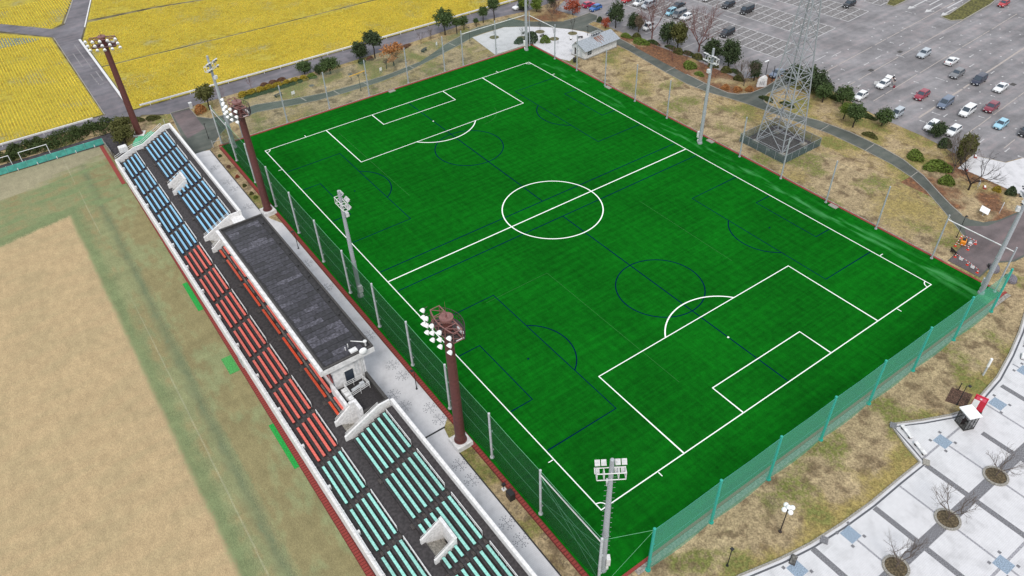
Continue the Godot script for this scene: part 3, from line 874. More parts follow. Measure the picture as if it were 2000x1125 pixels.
func grandstand() -> void:
	var st := thing("grandstand", "long white-edged grandstand with rows of blue, coral and mint benches", "grandstand")
	st.rotation.y = 0.0081
	var P := V3(-58.2, 0, 36)
	st.position = P - st.basis * P
	var zend := 66.9
	# stepped concrete in bays
	var z := -64.2
	var cuts := [-64.2]
	for k in range(1, 17): cuts.append(S0 + SP * k - 0.5)
	cuts.append(zend)
	for i in cuts.size() - 1:
		var b := MB.new()
		b.extrude(prof_lower(), cuts[i] + 0.012, cuts[i + 1] - 0.012)
		part(st, "terrace_bay", b.mesh(), M.terrace)
	var v1 := S0 + SP * 2 + 3.3
	var v2 := S0 + SP * 14 + 3.3
	var upper := []
	for i in cuts.size() - 1:
		if cuts[i + 1] < -24.0 or cuts[i] > 27.0: upper.append([cuts[i], minf(cuts[i + 1], zend)])
	for q in upper:
		var segs := [[q[0], q[1], 0]]
		for vz in [v1, v2]:
			if q[0] < vz and q[1] > vz:
				segs = [[q[0], vz - 1.64, 0], [vz - 1.64, vz + 1.64, 3], [vz + 1.64, q[1], 0]]
		for s in segs:
			if s[1] - s[0] < 0.05: continue
			var b := MB.new()
			b.extrude(prof_upper(s[2], true), s[0] + 0.012, s[1] - 0.012)
			part(st, "terrace_bay", b.mesh(), M.terrace)
	# two rows of steps in front of the roofed block
	for i in 6:
		var b := MB.new()
		var a0 := -20.9 + 7.6 * i
		b.extrude(P2([-53.60, 0.0, -53.60, 3.30, -52.80, 3.30, -52.80, 3.66, -52.12, 3.66, -52.12, 0.0]), a0 + 0.01, minf(a0 + 7.6, 24.6) - 0.01)
		part(st, "terrace_bay", b.mesh(), M.terrace)
		part(st, "worn_ledge", one_box(V3(-53.02, 3.31, a0 + 0.6), V3(-52.82, 3.68, minf(a0 + 7.2, 24.0))), M.worn)
	# front parapet in lengths, with brackets
	for i in cuts.size() - 1:
		var b := MB.new()
		b.bev(V3(-59.5, 0, cuts[i] + 0.01), V3(-58.99, 2.25, cuts[i + 1] - 0.01), 0.03)
		var fw := part(st, "front_wall", b.mesh(), M.stained_wall)
		var r := MB.new()
		r.tube(V3(-59.25, 2.5, cuts[i]), V3(-59.25, 2.5, cuts[i + 1]), 0.045, 0.045, 6, false)
		for q in 4:
			var zz: float = lerpf(cuts[i] + 0.5, cuts[i + 1] - 0.5, q / 3.0)
			r.lh(V3(-59.32, 2.24, zz - 0.05), V3(-59.0, 2.5, zz + 0.05))
		r.lh(V3(-59.0, 1.6, cuts[i] + 3.6), V3(-58.7, 2.2, cuts[i] + 3.95))
		part(fw, "wall_rail", r.mesh(), M.white_metal)
	# recess with a gate half way along the front
	part(st, "front_gate", one_box(V3(-59.62, 0.05, 2.6), V3(-59.52, 1.9, 4.4)), M.silver)
	# rear parapet and end walls
	for q in [[-64.2, -25.0], [27.9, zend]]:
		var n := int((q[1] - q[0]) / SP) + 1
		for i in n:
			var a0: float = lerpf(q[0], q[1], i / float(n)); var a1: float = lerpf(q[0], q[1], (i + 1) / float(n))
			var b := MB.new()
			b.bev(V3(-47.62, 0, a0 + 0.006), V3(-47.2, 6.35, a1 - 0.006), 0.03)
			part(st, "rear_wall", b.mesh(), M.stained_wall)
	var endp := [-59.5, 0, -59.5, 2.3, -58.9, 2.45, -55.4, 3.75, -53.6, 3.85, -49.0, 6.2, -48.6, 6.35, -47.2, 6.35, -47.2, 0]
	slope_wall(st, "end_wall", -64.5, -64.22, endp)
	slope_wall(st, "end_wall", zend + 0.02, zend + 0.3, endp)
	var er := MB.new()
	for y in [0.35, 0.7]:
		er.tube(V3(-59.3, 2.4 + y, -64.36), V3(-55.5, 3.75 + y, -64.36), 0.035, 0.035, 6)
		er.tube(V3(-55.5, 3.75 + y, -64.36), V3(-53.7, 3.85 + y, -64.36), 0.035, 0.035, 6)
		er.tube(V3(-53.7, 3.85 + y, -64.36), V3(-49.0, 6.25 + y, -64.36), 0.035, 0.035, 6)
	for q in [[-59.3, 2.4], [-57.4, 3.1], [-55.5, 3.75], [-53.7, 3.85], [-51.4, 5.0], [-49.0, 6.2]]:
		er.tube(V3(q[0], q[1] - 0.1, -64.36), V3(q[0], q[1] + 0.7, -64.36), 0.03, 0.03, 6)
	part(st, "end_rail", er.mesh(), M.white_metal)
	# walls and steps beside the roofed block
	for q in [[24.75, 25.0, 1], [27.62, 27.88, 1], [-25.28, -25.0, 1], [-21.3, -21.02, 1]]:
		var back := -47.66 if (q[0] > 27.0 or q[0] < -25.1) else -51.0
		var yb := 6.2 if (q[0] > 27.0 or q[0] < -25.1) else 5.55
		slope_wall(st, "stair_wall", q[0], q[1], [-54.35, 2.4, -54.35, 3.8, -54.0, 3.9, lerpf(-54.0, back, 0.75), yb, back, yb, back, 0.2, -54.0, 0.2])
		var b := MB.new()
		for y in [0.3, 0.55]:
			b.tube(V3(-54.2, 3.8 + y, (q[0] + q[1]) * 0.5), V3(lerpf(-54.0, back, 0.75), yb + y, (q[0] + q[1]) * 0.5), 0.03, 0.03, 6)
		for f in [0.02, 0.4, 0.74]:
			var x := lerpf(-54.2, back, f)
			b.tube(V3(x, lerpf(3.6, yb, minf(1.0, f / 0.75)) - 0.1, (q[0] + q[1]) * 0.5), V3(x, lerpf(3.8, yb, minf(1.0, f / 0.75)) + 0.55, (q[0] + q[1]) * 0.5), 0.025, 0.025, 5)
		part(st, "stair_rail", b.mesh(), M.white_metal)
	for w in [[25.0, 27.62], [-25.0, -21.3]]:
		for i in 14:
			var x := -53.58 + i * 0.3
			part(st, "stair_tread", one_box(V3(x, 0.05, w[0] + 0.002), V3(x + 0.299, maxf(0.3, AISLE - 0.165 * (i + 1)), w[1] - 0.002)), M.concrete)
	part(st, "landing_wall", one_box(V3(-50.95, 0.0, 26.42), V3(-47.3, 4.55, 26.72)), M.stained_wall)
	part(st, "landing_wall", one_box(V3(-49.3, 0.0, -24.99), V3(-47.3, 5.5, -21.32)), M.stained_wall)
	# benches, half steps and rails
	for k in 17:
		var z0 := S0 + SP * k
		var z1 := z0 + 6.56
		var m: Material = M.sky_blue; var md: Material = M.navy
		if k >= 12: m = M.mint; md = M.mint_dark
		elif k >= 5: m = M.coral; md = M.wine
		for i in 4: bench(st, XLO[i], FLO[i] + 0.42, z0, z1, m, md)
		rail(st, -55.34, 2.62, z0 + 0.05, z1 - 0.35)
		for i in 4:
			part(st, "half_step", one_box(V3(XLO[i] + 0.06, FLO[i] + 0.001, z0 - 0.86), V3(XLO[i] + (0.39 if i < 3 else 0.45), FLO[i] + 0.175, z0 - 0.22)), M.half_step)
		if k <= 4 or k >= 12:
			for i in 6:
				var y: float = FUP[i] + 0.42
				if (k == 2 or k == 14) and i < 3:
					var vz := v1 if k == 2 else v2
					bench(st, XUP[i], y, z0, vz - 1.72, m, md)
					bench(st, XUP[i], y, vz + 1.72, z1, m, md)
				else:
					bench(st, XUP[i], y, z0, z1, m, md)
				if k > 0 and k != 12:
					part(st, "half_step", one_box(V3(XUP[i] + 0.06, FUP[i] + 0.001, z0 - 0.86), V3(XUP[i] + 0.4, FUP[i] + 0.175, z0 - 0.22)), M.half_step)
			rail(st, -48.74, 5.11, z0 + 0.05, z1 - 0.35)
		if k != 5 and k != 12:
			part(st, "aisle_step", one_box(V3(-54.0, AISLE + 0.001, z0 - 0.95), V3(-53.605, AISLE + 0.17, z0 - 0.2)), M.half_step)
	for q in [[-20.1, -17.6], [-16.8, -10.3], [-9.3, -2.7], [-1.65, 4.9], [5.95, 12.5], [13.55, 20.1], [21.15, 23.9]]:
		bench(st, -53.35, 3.72, q[0], q[1], M.orange, M.wine)
		bench(st, -52.55, 4.08, q[0], q[1], M.coral, M.wine)
	vomitory(st, v1); vomitory(st, v2)
	part(st, "marker_post", one_tube(V3(-48.2, 6.3, -64.36), V3(-48.2, 7.6, -64.36), 0.03, 0.03, 6), M.white_metal)
	# white cabinet hung outside the end wall
	var sp := MB.new()
	sp.bev(V3(-58.0, 3.2, -65.6), V3(-56.4, 4.4, -64.55), 0.12)
	part(st, "equipment_cabinet", sp.mesh(), M.white_metal)

func clubhouse() -> void:
	var st := thing("press_building", "white press building with a dark wet sheet roof in the middle of the grandstand", "building")
	st.rotation.y = 0.0081
	var P := V3(-58.2, 0, 36)
	st.position = P - st.basis * P
	var zA := -16.6; var zB := 20.6
	part(st, "wall", one_box(V3(-52.0, 0, zA + 0.4), V3(-47.3, 8.9, zB)), M.white_wall)
	for i in 12:
		var z0 := zA + 1.2 + i * 3.05
		var w := part(st, "window", one_box(V3(-52.06, 5.4, z0), V3(-52.004, 7.6, z0 + 2.6)), M.glass_dark)
		var f := MB.new()
		f.lh(V3(-52.09, 5.3, z0 - 0.08), V3(-52.005, 5.39, z0 + 2.68)); f.lh(V3(-52.09, 7.61, z0 - 0.08), V3(-52.005, 7.7, z0 + 2.68))
		f.lh(V3(-52.09, 5.39, z0 + 1.27), V3(-52.062, 7.61, z0 + 1.33))
		part(w, "frame", f.mesh(), M.white_metal)
	# roof slab, edges and membrane sheets
	var x0 := -53.05; var x1 := -45.85; var r0 := -17.0; var r1 := 21.15
	var rf := part(st, "roof", one_box(V3(x0, 8.905, r0), V3(x1, 9.32, r1)), M.roof_base)
	var ed := MB.new()
	ed.lh(V3(x0, 9.322, r0), V3(x0 + 0.28, 9.5, r1)); ed.lh(V3(x1 - 0.28, 9.322, r0), V3(x1, 9.5, r1))
	ed.lh(V3(x0 + 0.282, 9.322, r0), V3(x1 - 0.282, 9.5, r0 + 0.28)); ed.lh(V3(x0 + 0.282, 9.322, r1 - 0.28), V3(x1 - 0.282, 9.5, r1))
	part(rf, "roof_kerb", ed.mesh(), M.roof_edge)
	part(st, "fascia", one_box(V3(x0 - 0.5, 8.55, r0 - 0.1), V3(x0 - 0.003, 9.42, r1 + 0.1)), M.white_wall)
	part(st, "fascia", one_box(V3(x0, 8.5, r1 + 0.003), V3(x1, 9.3, r1 + 0.1)), M.white_wall)
	var rr := RandomNumberGenerator.new(); rr.seed = 5
	var z := r0 + 1.2
	var row := 0
	while z < r1 - 1.2:
		var cut := x0 + 1.0 + rr.randf() * 1.0
		var xs := [x0 + 0.5 + rr.randf() * 0.25, cut + 0.8, cut + 2.9 + rr.randf() * 0.6, x1 - 1.25 + rr.randf() * 0.1]
		if row % 3 == 0: xs = [x0 + 0.55, x0 + 3.2 + rr.randf(), x1 - 1.2]
		for i in xs.size() - 1:
			var b := MB.new()
			b.bev(V3(xs[i] + 0.015, 9.321, z), V3(xs[i + 1] - 0.015, 9.345 + rr.randf() * 0.02, z + 0.92), 0.012)
			var s := part(rf, "roof_sheet", b.mesh(), M.roof[[0, 0, 1, 0, 2, 1][rr.randi() % 6]])
			s.rotation.y = 0.0
		z += 0.985
		row += 1
	part(rf, "gutter", one_box(V3(x1 - 1.12, 9.321, r0 + 0.9), V3(x1 - 1.04, 9.36, r1 - 1.0)), M.black)
	for i in 9:
		part(rf, "drain_outlet", one_tube(V3(x1 - 0.85 + 0.15 * (i % 2), 9.32, r0 + 2.6 + i * 3.4), V3(x1 - 0.85 + 0.15 * (i % 2), 9.48, r0 + 2.6 + i * 3.4), 0.13, 0.11, 8), M.black)
	# dish, pipes and hatch on the near end of the roof
	var an := MB.new()
	an.tube(V3(-46.6, 9.3, 20.4), V3(-46.6, 10.1, 20.4), 0.12, 0.1, 8); an.tube(V3(-46.6, 10.0, 20.4), V3(-48.2, 10.5, 19.6), 0.09, 0.05, 8)
	an.ball(V3(-46.6, 10.1, 20.4), V3(0.28, 0.22, 0.28), 5)
	part(rf, "roof_antenna", an.mesh(), M.white_metal)
	part(rf, "roof_hatch", one_box(V3(-48.9, 9.5, 20.1), V3(-47.9, 9.72, 20.8)), M.white_metal)
	part(rf, "vent_pipe", one_tube(V3(-49.1, 9.3, 19.6), V3(-49.1, 9.9, 19.6), 0.07, 0.07, 8), M.white_metal)
	part(rf, "vent_pipe", one_tube(V3(-48.6, 9.3, 19.3), V3(-48.6, 9.95, 19.3), 0.07, 0.07, 8), M.white_metal)
	var ds := MB.new(); ds.ball(V3(-47.5, 9.75, 21.5), V3(0.55, 0.5, 0.3), 8)
	part(st, "satellite_dish", ds.mesh(), M.lamp_white)
	# near end wall: door, ladder, pipes
	var d := part(st, "door", one_box(V3(-50.3, 4.5, zB + 0.004), V3(-49.1, 6.9, zB + 0.06)), M.glass_dark)
	part(d, "door_frame", one_box(V3(-50.38, 6.902, zB + 0.004), V3(-49.02, 7.0, zB + 0.07)), M.white_metal)
	var ld := MB.new()
	for s in [-0.22, 0.22]: ld.tube(V3(-48.55 + s, 5.6, zB + 0.15), V3(-48.55 + s, 8.5, zB + 0.15), 0.025, 0.025, 5)
	for i in 7: ld.tube(V3(-48.77, 6.4 + i * 0.32, zB + 0.15), V3(-48.33, 6.4 + i * 0.32, zB + 0.15), 0.018, 0.018, 5)
	part(st, "ladder", ld.mesh(), M.silver)
	part(st, "drain_pipe", one_tube(V3(-47.75, 4.4, zB + 0.12), V3(-47.7, 8.6, zB + 0.12), 0.07, 0.07, 8), M.white_metal)
	part(st, "drain_pipe", one_tube(V3(-47.9, 4.4, zB + 0.12), V3(-47.9, 8.6, zB + 0.12), 0.05, 0.05, 8), M.white_metal)
	# roof terrace between the block and the stair
	part(st, "terrace_floor", one_box(V3(-52.0, 0.0, zB + 0.003), V3(-47.3, 4.4, 24.72)), M.riser)
	part(st, "terrace_floor", one_box(V3(-50.95, 0.0, 24.73), V3(-47.3, 4.4, 26.4)), M.riser)
	part(st, "terrace_parapet", one_box(V3(-47.7, 4.402, zB + 0.01), V3(-47.3, 5.1, 26.4)), M.roof_edge)
	part(st, "terrace_parapet", one_box(V3(-50.98, 4.57, 26.42), V3(-47.3, 5.1, 26.74)), M.roof_edge)
	part(st, "terrace_parapet", one_box(V3(-52.42, 3.4, zB - 0.5), V3(-52.02, 5.4, 24.7)), M.white_wall)
	part(st, "terrace_wall", one_box(V3(-52.0, 0.3, 24.74), V3(-50.97, 5.9, 25.1)), M.white_wall)
	part(st, "terrace_wall", one_box(V3(-51.4, 0.3, 25.11), V3(-50.97, 5.9, 26.7)), M.white_wall)
	var rl := MB.new()
	var cr := [V3(-50.9, 0, 21.2), V3(-48.3, 0, 21.2), V3(-48.1, 0, 22.9), V3(-50.9, 0, 23.3)]
	for i in 4:
		var a: Vector3 = cr[i]; var b2: Vector3 = cr[(i + 1) % 4]
		for y in [5.0, 5.3, 5.6]: rl.tube(a + V3(0, y, 0), b2 + V3(0, y, 0), 0.04, 0.04, 6)
		rl.tube(a + V3(0, 4.4, 0), a + V3(0, 5.65, 0), 0.04, 0.04, 6)
		var mid := a.lerp(b2, 0.5)
		rl.tube(mid + V3(0, 4.4, 0), mid + V3(0, 5.65, 0), 0.04, 0.04, 6)
	part(st, "terrace_railing", rl.mesh(), M.white_metal)
	for q in [[-51.3, 21.9, 0.8, 0.7], [-51.3, 22.8, 0.9, 0.6], [-51.2, 23.7, 0.9, 0.5]]:
		var b := MB.new(); b.bev(V3(q[0] - 0.3, 4.402, q[1] - 0.35), V3(q[0] + 0.35, 4.4 + q[2], q[1] + 0.35), 0.06)
		part(st, "air_conditioner", b.mesh(), M.white_metal)
	var dk := MB.new()
	dk.tube(V3(-50.4, 4.75, 22.2), V3(-49.0, 4.75, 22.0), 0.2, 0.2, 10); dk.box(V3(-48.8, 4.8, 22.1), V3(0.6, 0.7, 0.5))
	part(st, "duct", dk.mesh(), M.silver)

func lamp_dish(b: MB, p: Vector3, d: Vector3) -> void:
	b.tube(p - d * 0.08, p + d * 0.06, 0.12, 0.25, 12, true)
	b.tube(p + d * 0.06, p + d * 0.34, 0.25, 0.33, 12, false)
	b.tube(p + d * 0.34, p + d * 0.38, 0.33, 0.31, 12, true)

func make_tower() -> Node3D:
	var o := thing("floodlight_tower", "", "floodlight", Vector3.ZERO, 0.0, "tall brown floodlight towers")
	var pl := MB.new(); pl.bev(V3(-1.15, -0.1, -1.15), V3(1.15, 0.85, 1.15), 0.06)
	part(o, "plinth", pl.mesh(), M.white_wall)
	var pb := MB.new()
	pb.tube(V3(0, 0.8, 0), V3(0, 12, 0), 0.68, 0.60, 20); pb.tube(V3(0, 12, 0), V3(0, 22.2, 0), 0.60, 0.54, 20)
	pb.tube(V3(0, 0.8, 0), V3(0, 1.0, 0), 0.85, 0.85, 20)
	part(o, "pole", pb.mesh(), M.brown_steel)
	var cp := MB.new(); cp.tube(V3(0, 22.1, 0), V3(0, 22.35, 0), 0.80, 0.80, 20); cp.tube(V3(0, 22.3, 0), V3(0, 22.9, 0), 0.12, 0.05, 6); cp.tube(V3(0, 22.9, 0), V3(0, 24.6, 0), 0.02, 0.012, 5)
	part(o, "cap", cp.mesh(), M.brown_steel2)
	# two-level curved frame: front chord bowed towards the lamps, walkway arc behind
	var fr := MB.new()
	for y in [20.5, 22.0]:
		var prev := Vector3.ZERO
		for i in 9:
			var t := -1.0 + i / 4.0
			var p := V3(-1.1 + 0.45 * t * t, y, 2.4 * t)
			if i > 0: fr.tube(prev, p, 0.085, 0.085, 6)
			prev = p
		fr.tube(V3(0.5, y, -2.4), V3(0.5, y, 2.4), 0.085, 0.085, 6)
		for t in [-1.0, -0.5, 0.0, 0.5, 1.0]:
			fr.tube(V3(-1.1 + 0.45 * t * t, y, 2.4 * t), V3(0.5, y, 2.4 * t), 0.06, 0.06, 5)
		for t in [-1.0, -0.5, 0.0, 0.5]:
			fr.tube(V3(-1.1 + 0.45 * t * t, y, 2.4 * t), V3(0.5, y, 2.4 * (t + 0.5)), 0.05, 0.05, 5)
	for t in [-1.0, -0.5, 0.0, 0.5, 1.0]:
		fr.tube(V3(-1.1 + 0.45 * t * t, 20.5, 2.4 * t), V3(-1.1 + 0.45 * t * t, 22.0, 2.4 * t), 0.06, 0.06, 5)
		fr.tube(V3(0.5, 20.5, 2.4 * t), V3(0.5, 22.0, 2.4 * t), 0.06, 0.06, 5)
	part(o, "lamp_frame", fr.mesh(), M.brown_steel2)
	var wk := MB.new()
	var pp := Vector3.ZERO
	for i in 13:
		var t := -1.0 + i / 6.0
		var p := V3(1.75 - 1.05 * t * t, 20.5, 2.5 * t)
		if i > 0:
			wk.tube(pp + V3(0, 1.1, 0), p + V3(0, 1.1, 0), 0.045, 0.045, 5); wk.tube(pp + V3(0, 0.55, 0), p + V3(0, 0.55, 0), 0.03, 0.03, 5)
			wk.quad(V3(0.5, 20.45, pp.z), V3(0.5, 20.45, p.z), p + V3(0, -0.05, 0), pp + V3(0, -0.05, 0))
			wk.quad(V3(0.5, 20.38, pp.z), pp + V3(0, -0.12, 0), p + V3(0, -0.12, 0), V3(0.5, 20.38, p.z))
		wk.tube(p, p + V3(0, 1.1, 0), 0.035, 0.035, 5)
		pp = p
	part(o, "catwalk", wk.mesh(), M.dark_steel)
	part(o, "deck", one_box(V3(-1.0, 20.32, -2.3), V3(0.48, 20.4, 2.3)), M.dark_steel)
	for tier in 3:
		for i in 5:
			var t := -1.0 + i * 0.5
			var b := MB.new()
			var p := V3(-1.75 + 0.5 * t * t - 0.16 * (2 - tier), 20.55 + tier * 0.80, 2.8 * t + 0.2 + 0.22 * (1 - tier))
			lamp_dish(b, p, V3(-0.72, -0.62, 0.10).normalized())
			var lo := part(o, "lamp", b.mesh(), M.lamp_white)
			part(lo, "bracket", one_tube(p + V3(0.1, 0.05, 0), p + V3(0.5, 0.1, 0), 0.05, 0.05, 5), M.dark_steel)
	var eq := MB.new()
	eq.box(V3(0.9, 20.7, 1.2), V3(0.25, 0.3, 1.2)); eq.box(V3(0.2, 20.5, 2.3), V3(1.0, 0.16, 0.1))
	part(o, "ballast_box", eq.mesh(), M.white_metal)
	return o

func make_mast() -> Node3D:
	var o := thing("floodlight_mast", "", "floodlight", Vector3.ZERO, 0.0, "silver floodlight masts beside the turf")
	var b := MB.new()
	b.tube(V3(0, -0.1, 0), V3(0, 7, 0), 0.36, 0.33, 14); b.tube(V3(0, 7, 0), V3(0, 13, 0), 0.33, 0.29, 14); b.tube(V3(0, 13, 0), V3(0, 19.9, 0), 0.28, 0.22, 14)
	b.tube(V3(0, 6.9, 0), V3(0, 7.1, 0), 0.37, 0.37, 14); b.tube(V3(0, 0, 0), V3(0, 0.3, 0), 0.52, 0.46, 14)
	b.ball(V3(0, 19.9, 0), V3(0.22, 0.1, 0.22), 5)
	part(o, "pole", b.mesh(), M.galv)
	var pg := MB.new()
	for i in 36:
		var a := (0.0 if i % 2 == 0 else PI)
		var y := 2.2 + i * 0.44
		pg.tube(V3(cos(a) * 0.2, y, sin(a) * 0.2), V3(cos(a) * 0.55, y, sin(a) * 0.55), 0.018, 0.018, 4)
	part(o, "climbing_peg", pg.mesh(), M.galv)
	# crossarms lie along local x, lamps look to local -z
	var c := MB.new()
	for y in [17.2, 18.2]:
		c.tube(V3(-1.4, y, -0.35), V3(1.4, y, -0.35), 0.06, 0.06, 6); c.tube(V3(-1.4, y, 0.35), V3(1.4, y, 0.35), 0.06, 0.06, 6)
		for x in [-1.4, -0.7, 0.0, 0.7, 1.4]: c.tube(V3(x, y, -0.35), V3(x, y, 0.35), 0.05, 0.05, 6)
	for x in [-1.4, 1.4, -0.7, 0.7]:
		c.tube(V3(x, 17.2, 0.35), V3(x, 18.2, 0.35), 0.045, 0.045, 6); c.tube(V3(x, 17.2, -0.35), V3(x, 18.2, -0.35), 0.045, 0.045, 6)
	part(o, "crossarm", c.mesh(), M.white_metal)
	for x in [-1.3, -0.68, 0.68, 1.3]:
		for y in [17.35, 18.6]:
			if x == -0.68 and y < 18.0: continue
			var l := MB.new()
			var bs := Basis(Vector3.RIGHT, 0.75)
			l.box(V3(x, y + 0.1, -0.6), V3(0.5, 0.14, 0.6), bs)
			var lo := part(o, "floodlight", l.mesh(), M.white_metal)
			var g := MB.new()
			for k in 4: g.box(V3(x, y + 0.1, -0.6) + bs * V3(0, 0.11, -0.24 + k * 0.16), V3(0.44, 0.09, 0.05), bs)
			g.box(V3(x, y + 0.1, -0.6) + bs * V3(0, 0.14, 0.0), V3(0.3, 0.12, 0.22), bs)
			part(lo, "cooling_fin", g.mesh(), M.silver)
			part(lo, "lens", one_box(V3(x - 0.2, y - 0.12, -0.9), V3(x + 0.2, y - 0.1, -0.5)), M.glass_dark)
	var jb := MB.new(); jb.bev(V3(-0.3, 15.3, -0.75), V3(0.3, 16.0, -0.25), 0.05)
	part(o, "junction_box", jb.mesh(), M.white_metal)
	var cb := MB.new(); cb.bev(V3(0.3, 1.2, -0.35), V3(0.75, 2.5, 0.35), 0.04); cb.bev(V3(0.3, 0.3, -0.25), V3(0.6, 0.8, 0.25), 0.04)
	part(o, "control_cabinet", cb.mesh(), M.white_metal)
	return o

func light_masts() -> void:
	var t := make_tower()
	t.set_meta("label", "tall brown floodlight tower nearest the camera, its white lamps above the mint benches")
	t.position = V3(-41.95, 0, 34.7)
	copy_of(t, "tall brown floodlight tower standing by the roof's far corner, behind the blue benches", V3(-41.9, 0, -31.0), 0.05)
	copy_of(t, "tall brown floodlight tower beyond the stand's end, lamps seen against the rice field", V3(-52.9, -0.6, -77.0), 1.15)
	var m := make_mast()
	m.set_meta("label", "silver floodlight mast at the near corner where the grey and teal nets meet")
	m.position = V3(-38.7, 0, 58.8); m.rotation.y = -0.58
	for q in [[-39.0, 0.4, -1.57, "silver floodlight mast beside the halfway line on the grandstand side"], [-38.4, -58.4, -2.55, "silver floodlight mast at the turf's left corner, beside the rice field road"],
			[37.7, -59.1, 2.6, "silver floodlight mast at the far corner by the round paved yard"], [37.7, 0.1, 1.57, "silver floodlight mast beside the halfway line on the park side"], [38.0, 58.7, 0.58, "silver floodlight mast at the right corner by the coned-off gate"]]:
		copy_of(m, q[3], V3(q[0], 0, q[1]), q[2])

func pylon() -> void:
	var o := thing("transmission_pylon", "tall grey steel lattice pylon inside a square mesh fence on the lawn", "pylon", V3(50.0, 0, 10.0))
	var H := 44.0
	var hw := func(h: float) -> float: return 3.25 - 0.072 * minf(h, 32.0)
	var cr := func(i: int, h: float) -> Vector3:
		var w: float = hw.call(h)
		return V3([-w, -w, w, w][i % 4], h, [-w, w, w, -w][i % 4])
	var lv := [0.3, 5.6, 10.6, 15.0, 19.0, 22.6, 25.8, 28.7, 31.4, 34.5, 38.0, 41.0, H]
	for i in 4:
		var b := MB.new()
		for k in lv.size() - 1:
			b.tube(cr.call(i, lv[k]), cr.call(i, lv[k + 1]), 0.15, 0.14, 6, false)
		part(o, "leg", b.mesh(), M.pylon)
		var f := MB.new()
		f.bev(cr.call(i, 0.0) + V3(-0.55, -0.1, -0.55), cr.call(i, 0.0) + V3(0.55, 0.45, 0.55), 0.05)
		part(o, "footing", f.mesh(), M.concrete)
	for i in 4:
		var b := MB.new()
		for k in lv.size() - 1:
			var a: Vector3 = cr.call(i, lv[k]); var c: Vector3 = cr.call(i + 1, lv[k])
			var d: Vector3 = cr.call(i, lv[k + 1]); var e: Vector3 = cr.call(i + 1, lv[k + 1])
			var r := 0.07 if k < 4 else 0.055
			b.tube(a, e, r, r, 5, false); b.tube(c, d, r, r, 5, false)
			b.tube(d, e, r, r, 5, false)
			if k < 3:
				var mid := (a + c + d + e) * 0.25
				b.tube(a.lerp(d, 0.5), mid, 0.055, 0.055, 4, false); b.tube(c.lerp(e, 0.5), mid, 0.055, 0.055, 4, false)
				b.tube(a.lerp(d, 0.25), a.lerp(e, 0.27), 0.05, 0.05, 4, false); b.tube(c.lerp(e, 0.25), c.lerp(d, 0.27), 0.05, 0.05, 4, false)
				b.tube(a.lerp(d, 0.75), d.lerp(c, 0.27), 0.05, 0.05, 4, false); b.tube(c.lerp(e, 0.75), e.lerp(a, 0.27), 0.05, 0.05, 4, false)
			if k == 0:
				b.tube(a.lerp(d, 0.06), c.lerp(e, 0.06), 0.06, 0.06, 5, false)
		part(o, "bracing", b.mesh(), M.pylon)
	var ic := MB.new()
	for h in [5.6, 10.6, 15.0]:
		ic.tube(cr.call(0, h), cr.call(2, h), 0.05, 0.05, 5, false); ic.tube(cr.call(1, h), cr.call(3, h), 0.05, 0.05, 5, false)
	part(o, "inner_bracing", ic.mesh(), M.pylon)
	for y in [34.5, 38.0, 41.0]:
		var b := MB.new()
		for s in [-1.0, 1.0]:
			b.tube(V3(0.9 * s, y, -0.9), V3(0, y + 0.3, s * 6.0), 0.06, 0.05, 5); b.tube(V3(-0.9 * s, y, 0.9), V3(0, y + 0.3, s * 6.0), 0.06, 0.05, 5)
		part(o, "crossarm", b.mesh(), M.pylon)
	var sg := MB.new()
	sg.box(V3(-5.5, 1.3, 1.6), V3(0.06, 0.4, 0.6)); sg.box(V3(0.6, 1.3, 5.55), V3(0.6, 0.4, 0.06))
	# fence around it
	var f := thing("mesh_fence", "square grey-green mesh fence around the foot of the pylon", "fence", V3(50.0, 0, 10.0))
	part(f, "warning_sign", sg.mesh(), M.lamp_white)
	struct("gravel_pad", sheet(rect(44.6, 4.4, 55.4, 15.6), 0.0), mat(col(104, 100, 102), 1.0, 0.0, M.blot, 0.5))
	var c4 := [V3(-5.55, 0, -5.45), V3(-5.55, 0, 5.6), V3(5.4, 0, 5.6), V3(5.4, 0, -5.45)]
	for i in 4:
		var a: Vector3 = c4[i]; var c: Vector3 = c4[(i + 1) % 4]
		var q := MB.new()
		q.quad(a, c, c + V3(0, 1.8, 0), a + V3(0, 1.8, 0))
		part(f, "mesh_panel", q.mesh(), M.net_grey)
		part(f, "top_rail", one_tube(a + V3(0, 1.8, 0), c + V3(0, 1.8, 0), 0.03, 0.03, 6), M.pylon)
		for k in 5:
			var p := a.lerp(c, k / 5.0)
			part(f, "post", one_tube(p - V3(0, 0.05, 0), p + V3(0, 1.9, 0), 0.04, 0.04, 6), M.pylon)

var PU := Vector3(0.9962, 0, -0.0872)
var PV := Vector3(0.0872, 0, 0.9962)
func pk(u: float, v: float, y := 0.0) -> Vector3: return V3(80.6, y, -28.2) + PU * u + PV * v

func band(b: MB, u0: float, v0: float, u1: float, v1: float, w: float, y: float) -> void:
	var a := pk(u0, v0, y); var c := pk(u1, v1, y)
	var d := (c - a).normalized()
	var s := Vector3(-d.z, 0, d.x) * w * 0.5
	var k := b.v.size()
	b.quad(a + s, c + s, c - s, a - s)
	for i in range(k, b.n.size()): b.n[i] = Vector3.UP

